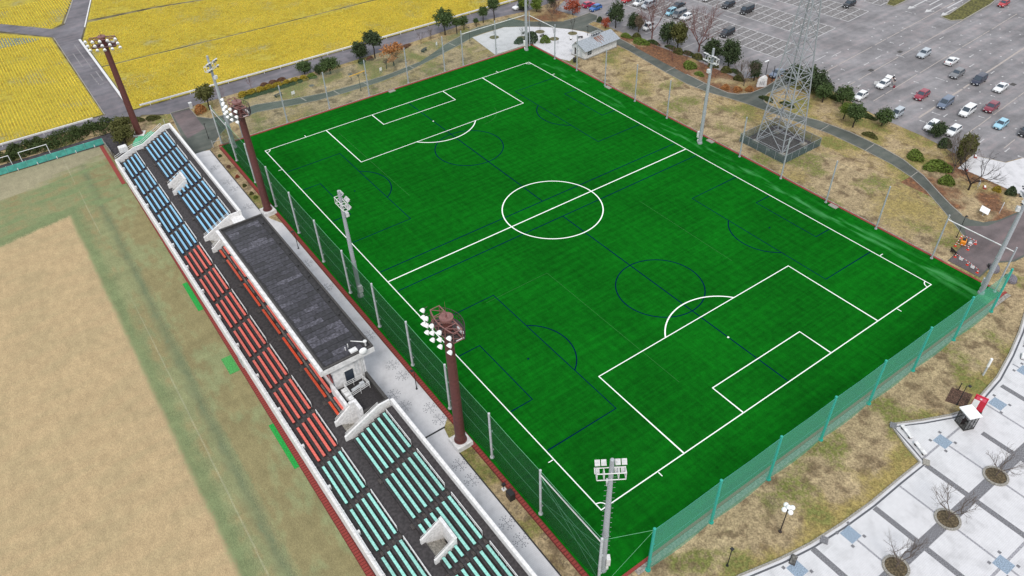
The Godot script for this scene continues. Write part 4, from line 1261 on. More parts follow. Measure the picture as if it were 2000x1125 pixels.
func parking() -> void:
	var ra := Rect2(0, 0, 70, 70)
	struct("car_park", sheet(P2([62.0, -66.5, 63.2, -60.0, 63.5, -52.0, 64.2, -45.2, 65.0, -35.8, 66.0, -29.9, 65.8, -24.1, 66.2, -14.9, 68.8, -13.2, 75.5, -11.6, 77.4, -7.0, 77.6, -1.6, 77.0, 4.3, 75.2, 12.1, 74.8, 16.1, 74.6, 21.0, 74.6, 25.6, 74.1, 29.2, 73.2, 33.5, 75.4, 35.8, 77.6, 41.0, 88.0, 43.9, 140, 52, 260, 40, 260, -120, 150, -150, 84, -110, 70, -82, 60, -76]), 0.002, ra), M.asphalt)
	var y := 0.012
	M.bay = mat(col(142, 139, 140), 0.75, 0.0, M.fine, 0.12)
	# painted bays of the marked zone: double rows
	for r in [[0.0, -39.0], [16.0, -50.0], [32.0, -60.0], [48.0, -60.0], [64.0, -60.0]]:
		var u0: float = r[0]; var va: float = r[1]
		var bs := MB.new()
		band(bs, u0 + 5.0, va, u0 + 5.0, 11.1, 10.2, 0.006)
		struct("bay_surface", bs.mesh(), M.bay)
		var b := MB.new()
		for du in [0.0, 5.0, 10.0]: band(b, u0 + du, va, u0 + du, 11.1, 0.19, y)
		var v := 11.1
		while v > va:
			band(b, u0, v, u0 + 10.0, v, 0.19, y + 0.001)
			v -= 2.42
		struct("bay_marking", b.mesh(), M.paint)
	var b1 := MB.new()
	for k in 9: band(b1, -11.5, -28.0 + 2.5 * k, -7.0, -28.0 + 2.5 * k, 0.12, y)
	struct("bay_marking", b1.mesh(), M.paint)
	var b2 := MB.new()
	for q in [[13, -14.5, 13, -10.0], [13, -40, 13, -36], [29, -14, 29, -9], [-3.5, -25, -3.5, -21], [5, 18.6, 9.5, 18.6], [10, 20, 14, 20], [45, -20, 45, -16]]:
		band(b2, q[0], q[1], q[2], q[3], 0.16, y)
	struct("lane_marking", b2.mesh(), M.paint)
	# second zone: marker bricks and broken lines
	var rr := RandomNumberGenerator.new(); rr.seed = 9
	var b3 := MB.new()
	var long_v := [23.6, 31.0, 38.7, 49.0, 58.9, 66.3]
	for row in 5:
		for k in 24:
			var v := 18.0 + k * 2.45
			for du in [0.0, 5.2, 10.4]:
				var u: float = -5.0 + row * 16.2 + du
				if u < -4.0 and v < 32.0: continue
				if rr.randf() < 0.42: continue
				b3.box(pk(u, v, 0.012), V3(0.38, 0.02, 0.30), Basis(Vector3.UP, 0.0872))
				var q := rr.randf()
				if q < 0.16: band(b3, u, v, u + 0.6 + rr.randf() * 1.6, v, 0.17, y)
				elif q < 0.40: band(b3, u, v, u, v + 0.5 + rr.randf() * 1.4, 0.17, y)
	struct("bay_marker", b3.mesh(), M.paint)
	var b4 := MB.new()
	for i in long_v.size():
		var v: float = long_v[i]
		var u := -4.0
		while u < 62.0:
			var ln := 1.5 + rr.randf() * 5.0
			band(b4, u, v + (rr.randf() - 0.5) * 0.08, u + ln, v + (rr.randf() - 0.5) * 0.08, 0.42 if i == 3 else 0.20, 0.008)
			u += ln + (0.05 if rr.randf() < 0.6 else rr.randf() * 1.5)
	struct("brick_line", b4.mesh(), mat(col(200, 190, 184), 0.85, 0.0, M.fine, 0.6))
	# arrows of the entrance road
	var ar := MB.new()
	for q in [[134.8, -15.4, 8.0], [139.5, -13.4, 12.0], [136.0, -11.2, 7.0], [141.0, -9.2, 14.0], [137.5, -7.4, 6.0]]:
		ar.box(V3(q[0] + q[2] * 0.5, y, q[1] - q[2] * 0.03), V3(q[2], 0.006, 0.35), Basis(Vector3.UP, 0.08))
	for q in [[134.2, -15.3], [135.4, -11.1], [136.6, -7.2]]:
		ar.tri(V3(q[0] - 1.6, 0.014, q[1]), V3(q[0] + 0.8, 0.014, q[1] + 0.9), V3(q[0] + 0.8, 0.014, q[1] - 0.9))
	struct("lane_marking", ar.mesh(), M.paint)
	for q in [[[134.0, -6.6, 133.6, -3.6, 136.5, -1.9, 152, -3.3, 175, -8, 174, -11.5, 150, -8.2, 137.0, -6.3], "traffic_island"], [[131.0, -20.6, 131.4, -18.6, 137.0, -18.9, 160, -24, 160, -27, 134, -22], "traffic_island"]]:
		var k := MB.new()
		k.ribbon(P2(q[0]), 0.3, -0.02, 0.16, true)
		var s := struct(q[1], sheet(P2(q[0]), 0.10), mat(col(122, 120, 62), 1.0, 0.0, M.blot, 0.2))
		part(s, "island_kerb", k.mesh(), M.kerb)
	for q in [[92.9, 1.2], [106.9, -0.6], [110.5, 25.0]]:
		struct("drain_grate", sheet(rect(q[0] - 0.7, q[1] - 0.5, q[0] + 0.7, q[1] + 0.5), 0.011), M.roof_edge)
	cars()

# ---------------- cars ----------------
func paint_mat(c: Color) -> StandardMaterial3D:
	var m := mat(c, 0.28, 0.15)
	m.clearcoat_enabled = true; m.clearcoat = 0.6; m.clearcoat_roughness = 0.1
	return m
# kind: [length, width, height, belt, hood height, windscreen foot, roof front, roof back, tail foot] with x measured from the front
var KINDS := {
	"hatchback": [3.95, 1.69, 1.50, 0.98, 0.90, 1.05, 1.75, 3.35, 3.85],
	"sedan": [4.60, 1.74, 1.44, 0.95, 0.88, 1.35, 2.10, 3.20, 3.95],
	"wagon": [4.45, 1.72, 1.50, 0.96, 0.90, 1.20, 1.95, 3.85, 4.35],
	"suv": [4.35, 1.80, 1.66, 1.06, 1.00, 1.15, 1.80, 3.75, 4.25],
	"minivan": [4.70, 1.74, 1.86, 1.08, 1.02, 0.85, 1.60, 4.30, 4.62],
	"kei_van": [3.40, 1.48, 1.82, 1.05, 0.98, 0.55, 1.05, 3.15, 3.36],
	"van": [4.60, 1.70, 1.95, 1.15, 1.08, 0.45, 1.05, 4.40, 4.56]}

func ring(b: MB, a: Array, c: Array) -> void:
	for i in a.size():
		var j := (i + 1) % a.size()
		b.quad(a[i], a[j], c[j], c[i])

func make_car(kind: String, paint: Material, label: String, at: Vector3, turn: float, grp: String, tail_open := false) -> Node3D:
	var K: Array = KINDS[kind]
	var L: float = K[0]; var W: float = K[1] * 0.5; var H: float = K[2]; var belt: float = K[3]; var hood: float = K[4]
	var o := thing(kind if kind in ["sedan", "minivan", "van", "hatchback"] else {"wagon": "estate_car", "suv": "sport_utility_car", "kei_van": "small_van"}[kind], label, "car" if not ("van" in kind) else "van", at, turn, grp)
	var X := func(f: float) -> float: return f - L * 0.5      # local x: front is -x
	# lower body: stations front to back
	var st := [[0.0, 0.80, 0.34, 0.58, 0.62], [0.10, 0.92, 0.26, 0.66, 0.74], [0.5, 0.99, 0.22, 0.74, hood - 0.05], [K[5], 1.0, 0.22, 0.78, hood + 0.02], [L * 0.5, 1.0, 0.22, 0.78, belt], [K[8] - 0.35, 1.0, 0.22, 0.80, belt], [L - 0.12, 0.95, 0.26, 0.78, belt - (0.02 if kind != "sedan" else 0.05)], [L, 0.84, 0.36, 0.66, belt - 0.16]]
	var b := MB.new()
	var prev := []
	for s in st:
		var x: float = X.call(s[0]); var w: float = W * s[1]
		var r := [V3(x, s[2], -w * 0.88), V3(x, s[2] + 0.1, -w * 0.98), V3(x, s[3] - 0.12, -w), V3(x, s[3], -w * 0.985), V3(x, s[4] - 0.03, -w * 0.93), V3(x, s[4] + 0.02, -w * 0.80), V3(x, s[4] + 0.045, 0)]
		var full := r.duplicate()
		for i in range(5, -1, -1): full.append(Vector3(r[i].x, r[i].y, -r[i].z))
		if prev.size() > 0:
			for i in full.size():
				var j := (i + 1) % full.size()
				b.quad(prev[i], prev[j], full[j], full[i])
		else:
			for i in range(1, full.size() - 1): b.tri(full[0], full[i], full[i + 1])
		prev = full
	for i in range(1, prev.size() - 1): b.tri(prev[0], prev[i + 1], prev[i])
	# cabin core carries the pillars and the roof
	var cb := [V3(X.call(K[5]), belt - 0.02, W * 0.90), V3(X.call(K[8]), belt - 0.02, W * 0.90)]
	var tw := W * (0.76 if not ("van" in kind) else 0.86)
	var tp := [V3(X.call(K[6]), H - 0.07, tw), V3(X.call(K[7]), H - 0.07, tw)]
	var fl := func(p: Vector3) -> Vector3: return Vector3(p.x, p.y, -p.z)
	var lo4 := [cb[0], cb[1], fl.call(cb[1]), fl.call(cb[0])]
	var hi4 := [tp[0], tp[1], fl.call(tp[1]), fl.call(tp[0])]
	ring(b, lo4, hi4)
	var top4 := []
	for q in hi4: top4.append(Vector3(q.x * 0.94 + (0.03 if q.x < 0 else -0.03), H - 0.01, q.z * 0.88))
	ring(b, hi4, top4)
	var ctr := V3((top4[0].x + top4[1].x) * 0.5, H + 0.025, 0)
	for i in 4: b.tri(top4[i], top4[(i + 1) % 4], ctr)
	part(o, "body", b.mesh(), paint)
	# glazing, a little proud of the cabin
	var pane := func(nm: String, q: Array, off: Vector3) -> void:
		var c: Vector3 = (q[0] + q[1] + q[2] + q[3]) * 0.25
		var g := MB.new()
		var a := []; var d := []
		for p in q:
			a.append(c + (p - c) * 0.88 + off); d.append(c + (p - c) * 0.86 - off)
		ring(g, d, a)
		g.quad(a[0], a[1], a[2], a[3])
		part(o, nm, g.mesh(), M.car_glass)
	pane.call("windscreen", [lo4[0], hi4[0], hi4[3], lo4[3]], V3(-0.012, 0.010, 0))
	if not tail_open: pane.call("rear_window", [lo4[1].lerp(hi4[1], 0.12), hi4[1], hi4[2], lo4[2].lerp(hi4[2], 0.12)], V3(0.012, 0.006, 0))
	for s in [1.0, -1.0]:
		var A: Vector3 = lo4[0]; var B: Vector3 = lo4[1]; var C: Vector3 = hi4[1]; var D: Vector3 = hi4[0]
		var f := 0.47
		for h in [[0.02, f], [f + 0.01, 0.98]]:
			var q := [A.lerp(B, h[0]), A.lerp(B, h[1]), D.lerp(C, h[1]), D.lerp(C, h[0])]
			if s < 0:
				for i in 4: q[i] = fl.call(q[i])
			pane.call("side_window", q, V3(0, 0.004, 0.012 * s))
	# wheels
	for fx in [0.78, L - 0.80]:
		for s in [-1.0, 1.0]:
			var wx: float = X.call(fx)
			var z: float = s * (W - 0.075)
			var t := MB.new()
			t.tube(V3(wx, 0.30, z - 0.10), V3(wx, 0.30, z + 0.10), 0.305, 0.305, 14)
			var wo := part(o, "wheel", t.mesh(), M.tyre)
			part(wo, "rim", one_tube(V3(wx, 0.30, z + s * 0.09), V3(wx, 0.30, z + s * 0.112), 0.20, 0.18, 10), M.silver)
	for s in [-1.0, 1.0]:
		var hl := MB.new(); hl.box(V3(X.call(0.12), 0.64, s * W * 0.70), V3(0.20, 0.14, W * 0.36), Basis(Vector3.UP, s * 0.35) * Basis(Vector3.BACK, -0.3))
		part(o, "headlight", hl.mesh(), M.headlight)
		var tl := MB.new(); tl.box(V3(X.call(L - 0.06), 0.82, s * W * 0.80), V3(0.14, 0.26, W * 0.22))
		part(o, "tail_light", tl.mesh(), M.taillight)
		var mr := MB.new(); mr.box(V3(X.call(K[5] + 0.35), belt + 0.06, s * (W + 0.08)), V3(0.12, 0.14, 0.20))
		part(o, "wing_mirror", mr.mesh(), paint)
	var gr := MB.new(); gr.box(V3(X.call(0.0), 0.46, 0), V3(0.07, 0.16, W * 1.1))
	part(o, "grille", gr.mesh(), M.black)
	var np := MB.new(); np.box(V3(X.call(-0.03), 0.42, 0), V3(0.03, 0.16, 0.33))
	part(o, "number_plate", np.mesh(), M.lamp_white)
	var np2 := MB.new(); np2.box(V3(X.call(L + 0.01), 0.62, 0), V3(0.03, 0.16, 0.33))
	part(o, "number_plate", np2.mesh(), M.lamp_white)
	return o

func cars() -> void:
	M.car_glass = mat(col(58, 70, 82), 0.08, 0.0)
	M.tyre = mat(col(34, 34, 36), 0.85)
	M.headlight = mat(col(206, 212, 216), 0.15, 0.2)
	M.taillight = mat(col(150, 24, 26), 0.25)
	var C := {"white": paint_mat(col(228, 230, 232)), "silver": paint_mat(col(176, 184, 192)), "grey": paint_mat(col(116, 118, 122)), "navy": paint_mat(col(38, 44, 66)), "black": paint_mat(col(30, 30, 36)),
		"red": paint_mat(col(142, 34, 58)), "maroon": paint_mat(col(126, 38, 58)), "steel": paint_mat(col(98, 112, 134)), "ice": paint_mat(col(150, 198, 218)), "blue": paint_mat(col(38, 98, 172)), "pink": paint_mat(col(172, 36, 72)), "scarlet": paint_mat(col(178, 34, 44))}
	var th := 0.0872
	# [kind, paint, front x, front z, turned, label]
	var T := [
		["suv", "silver", 106.8, 4.4, 0, "silver-white car parked alone in the middle of the open car park"],
		["sedan", "white", 107.9, 10.7, 1, "white sedan with its tail towards the camera, beside the silver car"],
		["suv", "grey", 102.6, 15.2, 0, "grey car parked next to the navy minivan in the back row"],
		["minivan", "navy", 103.1, 20.0, 0, "dark navy minivan in the back row beside the long brick line"],
		["sedan", "white", 103.4, 24.8, 0, "white sedan at the right end of the back row"],
		["suv", "red", 87.1, 16.3, 0, "dark red car in the middle row, left of the blue-grey minivan"],
		["minivan", "steel", 87.4, 21.5, 0, "blue-grey minivan in the middle row between red car and white minivan"],
		["minivan", "white", 87.6, 26.3, 0, "white minivan in the middle row across the brick line"],
		["suv", "maroon", 93.2, 28.4, 0, "maroon car set back behind the white minivan"],
		["hatchback", "ice", 88.0, 33.4, 0, "pale blue hatchback near the right edge of the car park"],
		["suv", "black", 88.9, 38.0, 0, "black car cut off by the picture's right edge"],
		["hatchback", "white", 77.0, 8.3, 0, "white hatchback half hidden behind the pines on the lawn edge"],
		["kei_van", "silver", 76.2, 17.9, 0, "silver small van parked at the lawn edge behind a lone pine"],
		["wagon", "white", 76.6, 25.2, 0, "long white estate car parked nose to the lawn"],
		["wagon", "white", 78.0, 29.0, 0, "white estate car partly hidden by the evergreen at the lawn corner"],
		["suv", "black", 120.4, -26.2, 0, "black car alone in the far marked bays behind the pylon"],
		["hatchback", "scarlet", 151.6, -0.6, 0, "red and white car at the top right beside the grass island"],
		["hatchback", "pink", 66.6, -71.6, 1, "crimson hatchback at the top, left of the bright blue car"],
		["hatchback", "blue", 66.4, -68.4, 0, "bright blue hatchback parked beside the red-leaved tree"],
		["hatchback", "navy", 68.0, -63.2, 0, "dark blue hatchback half hidden behind the tall evergreen"],
		["hatchback", "scarlet", 77.4, -67.6, 0, "red hatchback at the top edge behind the tall evergreen"],
		["kei_van", "white", 68.4, -49.2, 0, "white small van parked at the hedge under the bare tree"],
		["hatchback", "white", 69.2, -43.4, 0, "white hatchback peeping out behind the dark evergreen tree"],
		["hatchback", "white", 78.2, -63.6, 0, "white hatchback at the top beside the silver minivan"],
		["minivan", "silver", 78.6, -60.6, 0, "silver minivan under the tall bare tree's twigs"],
		["kei_van", "ice", 80.0, -52.8, 0, "pale blue small van in the marked bays beside a grey van"],
		["van", "grey", 80.2, -50.3, 0, "grey van between pale blue van and white hatchback"],
		["hatchback", "white", 80.6, -47.9, 0, "white hatchback next to the grey van in the marked bays"],
		["sedan", "black", 84.6, -55.2, 0, "black sedan backed against the pale blue van's row"],
		["suv", "black", 95.4, -46.7, 0, "black car in the second marked row, left of the black van"],
		["kei_van", "white", 95.3, -53.9, 0, "white small van at the top edge of the second marked row"],
		["van", "black", 96.0, -40.7, 0, "tall black van in the second marked row above the bare tree"],
		["minivan", "black", 80.5, -33.6, 0, "big black minivan beside the wide bare red-twigged tree"],
		["sedan", "steel", 71.8, -10.4, 0, "dark blue-grey sedan parked by the white monument behind the pylon"]]
	for q in T:
		var L: float = KINDS[q[0]][0]
		var p := V3(q[2], 0, q[3]) + PU * (L * 0.5)
		var turn := th + (PI if q[4] == 1 else 0.0) + (hash(q[5]) % 100 - 50) * 0.0006
		make_car(q[0], C[q[1]], q[5], V3(p.x, 0.006, p.z), turn, "cars parked in the car park")
	make_car("sedan", C["white"], "white car driving on the farm road at the top", V3(53.0, 0.006, -83.0), 0.02, "")
	# white car with its doors open
	var p := V3(85.6, 0.006, 8.0) + PU * 1.98
	var o := make_car("hatchback", C["white"], "white hatchback with tailgate and front door open, two people behind it", p, th, "cars parked in the car park", true)
	var tg := MB.new(); tg.box(V3(1.85, 1.78, 0), V3(1.0, 0.07, 1.3), Basis(Vector3.BACK, 0.35))
	part(o, "tailgate", tg.mesh(), C["white"])
	part(o, "boot_opening", one_box(V3(1.60, 0.62, -0.58), V3(1.90, 1.32, 0.58)), M.black)
	var dr := MB.new(); dr.box(V3(-0.75, 0.68, -1.25), V3(0.08, 0.72, 0.95), Basis(Vector3.UP, 0.35))
	part(o, "open_door", dr.mesh(), C["white"])

func leaf_quad(b: MB, p: Vector3, up: Vector3, s: float, r: RandomNumberGenerator, tint: float) -> void:
	var d := Vector3(r.randfn(), r.randfn(), r.randfn()).normalized()
	d = (d + up * 0.7).normalized()
	var a := d.cross(Vector3(r.randfn(), r.randfn(), r.randfn())).normalized() * s
	var c := d.cross(a).normalized() * s * 0.62
	var g := tint * (0.78 + 0.4 * r.randf())
	b.qc(p - a, p - c, p + a * 1.0, p + c, Color(g, g * (0.96 + 0.08 * r.randf()), g * 0.95))

# unit crown: radius 1, many leaf-sized faces gathered in clumps
func crown_mesh(sd: int, clumps: int, leaves: int, size: float, flat: float, hollow: float) -> ArrayMesh:
	var r := RandomNumberGenerator.new(); r.seed = sd
	var b := MB.new()
	for k in clumps:
		var d := Vector3(r.randfn(), r.randfn() * flat, r.randfn()).normalized()
		var rad := lerpf(hollow, 1.0, pow(r.randf(), 0.6)) * (0.78 + 0.22 * r.randf())
		var c := d * rad
		if c.y < -0.55: c.y = -0.55 - r.randf() * 0.1
		var cs := 0.20 + 0.14 * r.randf()
		var tint := 0.80 + 0.4 * r.randf()
		for i in leaves:
			var q := Vector3(r.randfn(), r.randfn() * 0.75, r.randfn()) * cs * 0.62
			leaf_quad(b, c + q, (q + c * 0.4).normalized(), size * (0.7 + 0.6 * r.randf()), r, tint)
	return b.mesh()
func shrub_mesh(sd: int, n: int, size: float) -> ArrayMesh:     # unit dome, base at y = 0
	var r := RandomNumberGenerator.new(); r.seed = sd
	var b := MB.new()
	var lob := []
	for i in 6: lob.append([TAU * r.randf(), 0.75 + 0.35 * r.randf(), 0.2 + 0.5 * r.randf()])
	for i in n:
		var a := TAU * r.randf()
		var h := r.randf()
		var rad := sqrt(maxf(0.0, 1.0 - h * h)) * (0.82 + 0.18 * sin(a * 3.0 + sd) * 0.8) * (0.72 + 0.28 * sqrt(r.randf()))
		var p := Vector3(cos(a) * rad, h * (0.82 + 0.22 * r.randf()) , sin(a) * rad)
		var tint := 0.78 + 0.3 * r.randf() + 0.18 * sin(p.x * 7.0 + sd) * sin(p.z * 6.0)
		leaf_quad(b, p, p.normalized(), size * (0.7 + 0.6 * r.randf()), r, tint)
	return b.mesh()
func limb(b: MB, p: Vector3, d: Vector3, len: float, rad: float, depth: int, r: RandomNumberGenerator, spread: float, upw: float) -> void:
	var q := p + d * len
	b.tube(p, q, rad, rad * 0.66, 5 if depth > 1 else 3, false)
	if depth == 0: return
	var n := 3 if depth > 2 else (3 + r.randi() % 2)
	for i in n:
		var nd := (d + Vector3(r.randfn(), r.randfn() * 0.6, r.randfn()) * spread + Vector3.UP * upw).normalized()
		var t := 0.55 + 0.45 * r.randf() if i > 0 else 1.0
		limb(b, p.lerp(q, t), nd, len * (0.62 + 0.22 * r.randf()), rad * 0.6, depth - 1, r, spread, upw)
func bare_mesh(sd: int, depth: int, spread: float, upw: float, trunk: float, rad: float) -> ArrayMesh:   # about unit height
	var r := RandomNumberGenerator.new(); r.seed = sd
	var b := MB.new()
	b.tube(Vector3(0, -0.03, 0), Vector3(0, trunk, 0), rad * 1.25, rad, 7, false)
	for i in 4:
		var a := TAU * (i + r.randf() * 0.5) / 4.0
		limb(b, Vector3(0, trunk * (0.75 + 0.25 * r.randf()), 0), Vector3(cos(a) * 0.75, 1.0, sin(a) * 0.75).normalized(), (1.0 - trunk) * 0.40, rad * 0.72, depth, r, spread, upw)
	return b.mesh()
func trunk_mesh(sd: int, h: float, rad: float) -> ArrayMesh:
	var r := RandomNumberGenerator.new(); r.seed = sd
	var b := MB.new()
	var p := Vector3(0, -0.1, 0)
	for i in 4:
		var q := Vector3((r.randf() - 0.5) * 0.14 * h / 3.0, h * (i + 1) / 4.0, (r.randf() - 0.5) * 0.14 * h / 3.0)
		b.tube(p, q, rad * (1.2 - 0.15 * i), rad * (1.05 - 0.15 * i), 7, false)
		p = q
	for i in 5:
		var a := TAU * (i + r.randf()) / 5.0
		b.tube(Vector3(0, h * (0.55 + 0.08 * i), 0), Vector3(cos(a) * h * 0.38, h * (0.9 + 0.1 * r.randf()), sin(a) * h * 0.38), rad * 0.5, rad * 0.2, 5, false)
	return b.mesh()

var CR := {}
func leafy_tree(label: String, x: float, z: float, h: float, rx: float, m: String, grp: String, sd: int, nm := "evergreen_tree") -> void:
	var o := thing(nm, label, "tree", V3(x, 0, z), sd * 1.7, grp)
	var low := h < 5.6 and (m in ["leaf_dark", "leaf_olive", "leaf_red", "leaf_bare"]) or (x > 60.0 and m != "leaf_pine" and m != "leaf_green")
	var ry := minf(rx * 1.5, h * 0.49) if low else minf(rx * 0.95, h * 0.44)
	part(o, "trunk", trunk_mesh(sd, h - ry, 0.07 + h * 0.012), M.bark_dark)
	var kind: Array = CR[m] if CR.has(m) else CR["leaf_dark"]
	var c := part(o, "crown", kind[sd % kind.size()], M[m])
	c.position = V3(0, h - ry * 0.95, 0)
	c.scale = V3(rx, ry, rx * (0.88 + 0.2 * ((sd * 37) % 10) / 10.0))
func bare_tree(label: String, x: float, z: float, h: float, w: float, m: String, grp: String, sd: int, depth := 4, nm := "bare_tree") -> void:
	var o := thing(nm, label, "tree", V3(x, 0, z), sd * 2.3, grp)
	var key := "bare%d_%d" % [sd % 3, depth]
	if not CR.has(key): CR[key] = [bare_mesh(700 + sd % 3, depth, 0.46, 0.14, 0.20, 0.017)]
	var c := part(o, "trunk_and_branches", CR[key][0], M[m])
	c.scale = V3(h * w, h, h * w)
func shrub(label: String, x: float, z: float, rx: float, h: float, rz: float, m: String, turn: float, grp: String, sd: int, nm := "shrub") -> void:
	var o := thing(nm, label, "shrub", V3(x, 0, z), turn, grp)
	var c := part(o, "foliage", CR["shrub"][sd % 4], M[m])
	c.scale = V3(rx, h, rz)
	var st := MB.new()
	for i in 4: st.tube(V3(0, -0.05, 0), V3(cos(i * 1.7) * rx * 0.35, h * 0.6, sin(i * 1.7) * rz * 0.35), 0.05, 0.02, 5, false)
	part(o, "stem", st.mesh(), M.bark_dark)

func vegetation() -> void:
	var dark := []; var soft := []
	for i in 3:
		dark.append(crown_mesh(300 + i, 58, 40, 0.095, 0.9, 0.3))
		soft.append(crown_mesh(320 + i, 38, 26, 0.095, 0.8, 0.3))
	for k in ["leaf_dark", "leaf_pine", "leaf_olive", "leaf_green"]: CR[k] = dark
	for k in ["leaf_orange", "leaf_red", "leaf_yellow", "leaf_brown"]: CR[k] = soft
	CR["shrub"] = []
	for i in 4: CR["shrub"].append(shrub_mesh(340 + i, 900, 0.10))
	var g1 := "evergreens along the farm road"
	leafy_tree("low round evergreen at the left end of the row along the farm road", -12.3, -82.0, 3.2, 1.9, "leaf_pine", g1, 1)
	leafy_tree("spreading evergreen beside the long yellow-green hedge's end", -7.2, -78.3, 4.1, 2.3, "leaf_pine", g1, 2)
	leafy_tree("small dark evergreen touching the spreading evergreen's left side", -9.6, -79.6, 2.8, 1.1, "leaf_dark", g1, 3)
	leafy_tree("dark evergreen left of the tallest tree by the orange tree", 2.5, -81.6, 4.4, 2.0, "leaf_dark", g1, 4)
	leafy_tree("tall dark evergreen leaning behind the orange-leaved tree", 5.4, -79.2, 7.2, 2.3, "leaf_dark", g1, 5)
	leafy_tree("orange-leaved tree on the lawn by the curving path", 7.2, -72.6, 6.0, 2.9, "leaf_orange", "", 6, "autumn_tree")
	leafy_tree("thin young tree beside the orange-leaved tree's trunk", 4.8, -72.0, 2.6, 0.7, "leaf_brown", "", 7, "young_tree")
	leafy_tree("largest evergreen at the road bend before the paved yard", 26.9, -80.6, 6.8, 2.5, "leaf_pine", g1, 8)
	leafy_tree("narrow evergreen right of the largest roadside evergreen", 29.6, -79.0, 4.4, 1.2, "leaf_pine", g1, 9)
	leafy_tree("round evergreen third before the paved yard", 32.7, -80.4, 3.7, 1.5, "leaf_pine", g1, 10)
	leafy_tree("tiny thin evergreen between two roadside trees", 36.3, -80.0, 2.3, 0.7, "leaf_pine", g1, 11)
	leafy_tree("slim roadside evergreen left of the tallest one at the top edge", 39.3, -81.0, 4.6, 1.5, "leaf_pine", g1, 12)
	leafy_tree("tall roadside evergreen touching the top edge of the picture", 42.3, -80.2, 6.3, 1.9, "leaf_pine", g1, 13)
	leafy_tree("young yellowish tree standing in front of the white car on the road", 52.6, -80.6, 3.6, 1.3, "leaf_green", "", 14, "young_tree")
	leafy_tree("olive evergreen by the gate ramp behind the left corner mast", -36.9, -78.4, 6.4, 2.2, "leaf_olive", "", 15)
	leafy_tree("dense olive tree beside the far brown floodlight tower", -55.6, -79.6, 3.6, 2.3, "leaf_olive", "", 16)
	leafy_tree("dark bushy tree between service yard and stand end", -56.2, -75.4, 3.8, 2.0, "leaf_olive", "", 17)
	bare_tree("thin bare sapling on the verge left of the largest roadside evergreen", 19.0, -79.6, 3.6, 0.6, "twig_grey", "bare saplings on the verge", 18, 3, "bare_sapling")
	bare_tree("second thin bare sapling on the verge, nearer the largest evergreen", 22.2, -80.0, 3.8, 0.55, "twig_grey", "bare saplings on the verge", 19, 3, "bare_sapling")
	bare_tree("thin bare sapling behind the long yellow-green hedge", -25.6, -82.4, 3.4, 0.6, "twig_red", "bare saplings on the verge", 20, 3, "bare_sapling")
	bare_tree("reddish bare sapling by the gate ramp's orange shrub", -33.4, -80.6, 4.0, 0.6, "twig_red", "bare saplings on the verge", 21, 3, "bare_sapling")
	# top centre, between road and car park
	leafy_tree("bright evergreen behind the far corner mast", 55.3, -78.3, 3.6, 1.9, "leaf_green", "", 22)
	leafy_tree("dark evergreen at the top edge right of the far corner mast", 60.2, -78.0, 5.0, 1.6, "leaf_dark", "", 23)
	leafy_tree("dark round evergreen at the very top left of the far mast's neighbour", 52.8, -81.2, 3.8, 1.5, "leaf_dark", "", 24)
	bare_tree("small bare tree on the leaf-strewn bank above the paved yard", 55.2, -71.2, 4.6, 0.9, "twig_grey", "", 25, 4)
	bare_tree("pale leafless tree behind the small bare tree on the bank", 58.4, -73.4, 4.2, 0.9, "twig_red", "", 26, 4)
	leafy_tree("red-orange leaved tree beside the parked crimson car", 61.3, -69.8, 4.6, 2.2, "leaf_red", "", 27, "autumn_tree")
	leafy_tree("small red-leaved tree behind the toilet block's roof frame", 62.0, -57.0, 3.2, 1.1, "leaf_red", "", 28, "autumn_tree")
	leafy_tree("tall dark evergreen between the toilet block and the car park", 64.3, -55.6, 6.8, 1.9, "leaf_dark", "", 29)
	leafy_tree("dark evergreen beside the white small van", 67.2, -52.2, 4.6, 1.8, "leaf_dark", "", 30)
	leafy_tree("brown half-bare tree touching the evergreen by the white small van", 66.9, -49.6, 4.4, 1.3, "leaf_bare", "", 31, "withered_tree")
	bare_tree("tallest bare tree rising over the marked bays, left of the black sedan", 66.7, -44.4, 9.8, 0.95, "twig_red", "", 32, 5)
	leafy_tree("big dark evergreen in front of the half-hidden white hatchback", 67.4, -39.6, 6.2, 2.1, "leaf_dark", "", 33)
	leafy_tree("brownish evergreen with bare twigs right of the big dark evergreen", 67.4, -36.0, 6.6, 2.0, "leaf_olive", "", 34)
	bare_tree("wide bare red-twigged tree beside the big black minivan", 69.9, -31.2, 9.4, 1.25, "twig_red", "", 35, 5)
	leafy_tree("broad evergreen behind the park-side mast's lamps", 69.6, -26.4, 5.2, 2.6, "leaf_dark", "", 36)
	leafy_tree("tall oval evergreen right of the park-side mast's lamps", 69.2, -21.0, 6.6, 2.3, "leaf_dark", "", 37)
	bare_tree("bare tree in orange shrubs beside the white monument", 64.2, -11.8, 6.4, 1.0, "twig_grey", "", 38, 4)
	leafy_tree("evergreen directly behind the white monument", 68.0, -12.2, 5.2, 1.6, "leaf_dark", "", 39)
	leafy_tree("dark evergreen just behind the pylon's left legs", 73.2, -5.4, 4.6, 2.2, "leaf_dark", "", 40)
	leafy_tree("largest dark evergreen behind the pylon's right legs", 73.6, -0.6, 5.4, 2.7, "leaf_dark", "", 41)
	leafy_tree("dark evergreen right beside the pylon's right-hand edge", 74.2, 2.2, 3.8, 1.8, "leaf_dark", "", 42)
	var g2 := "pines on the lawn beside the car park"
	leafy_tree("first pine right of the pylon on the car-park verge", 71.2, 4.2, 4.2, 1.9, "leaf_pine", g2, 43, "pine_tree")
	leafy_tree("pine right in front of the half-hidden white hatchback on the verge", 73.8, 7.4, 4.0, 1.9, "leaf_pine", g2, 44, "pine_tree")
	leafy_tree("small pine on the lawn left of the taller lawn pine", 68.4, 11.6, 3.8, 1.4, "leaf_green", g2, 45, "pine_tree")
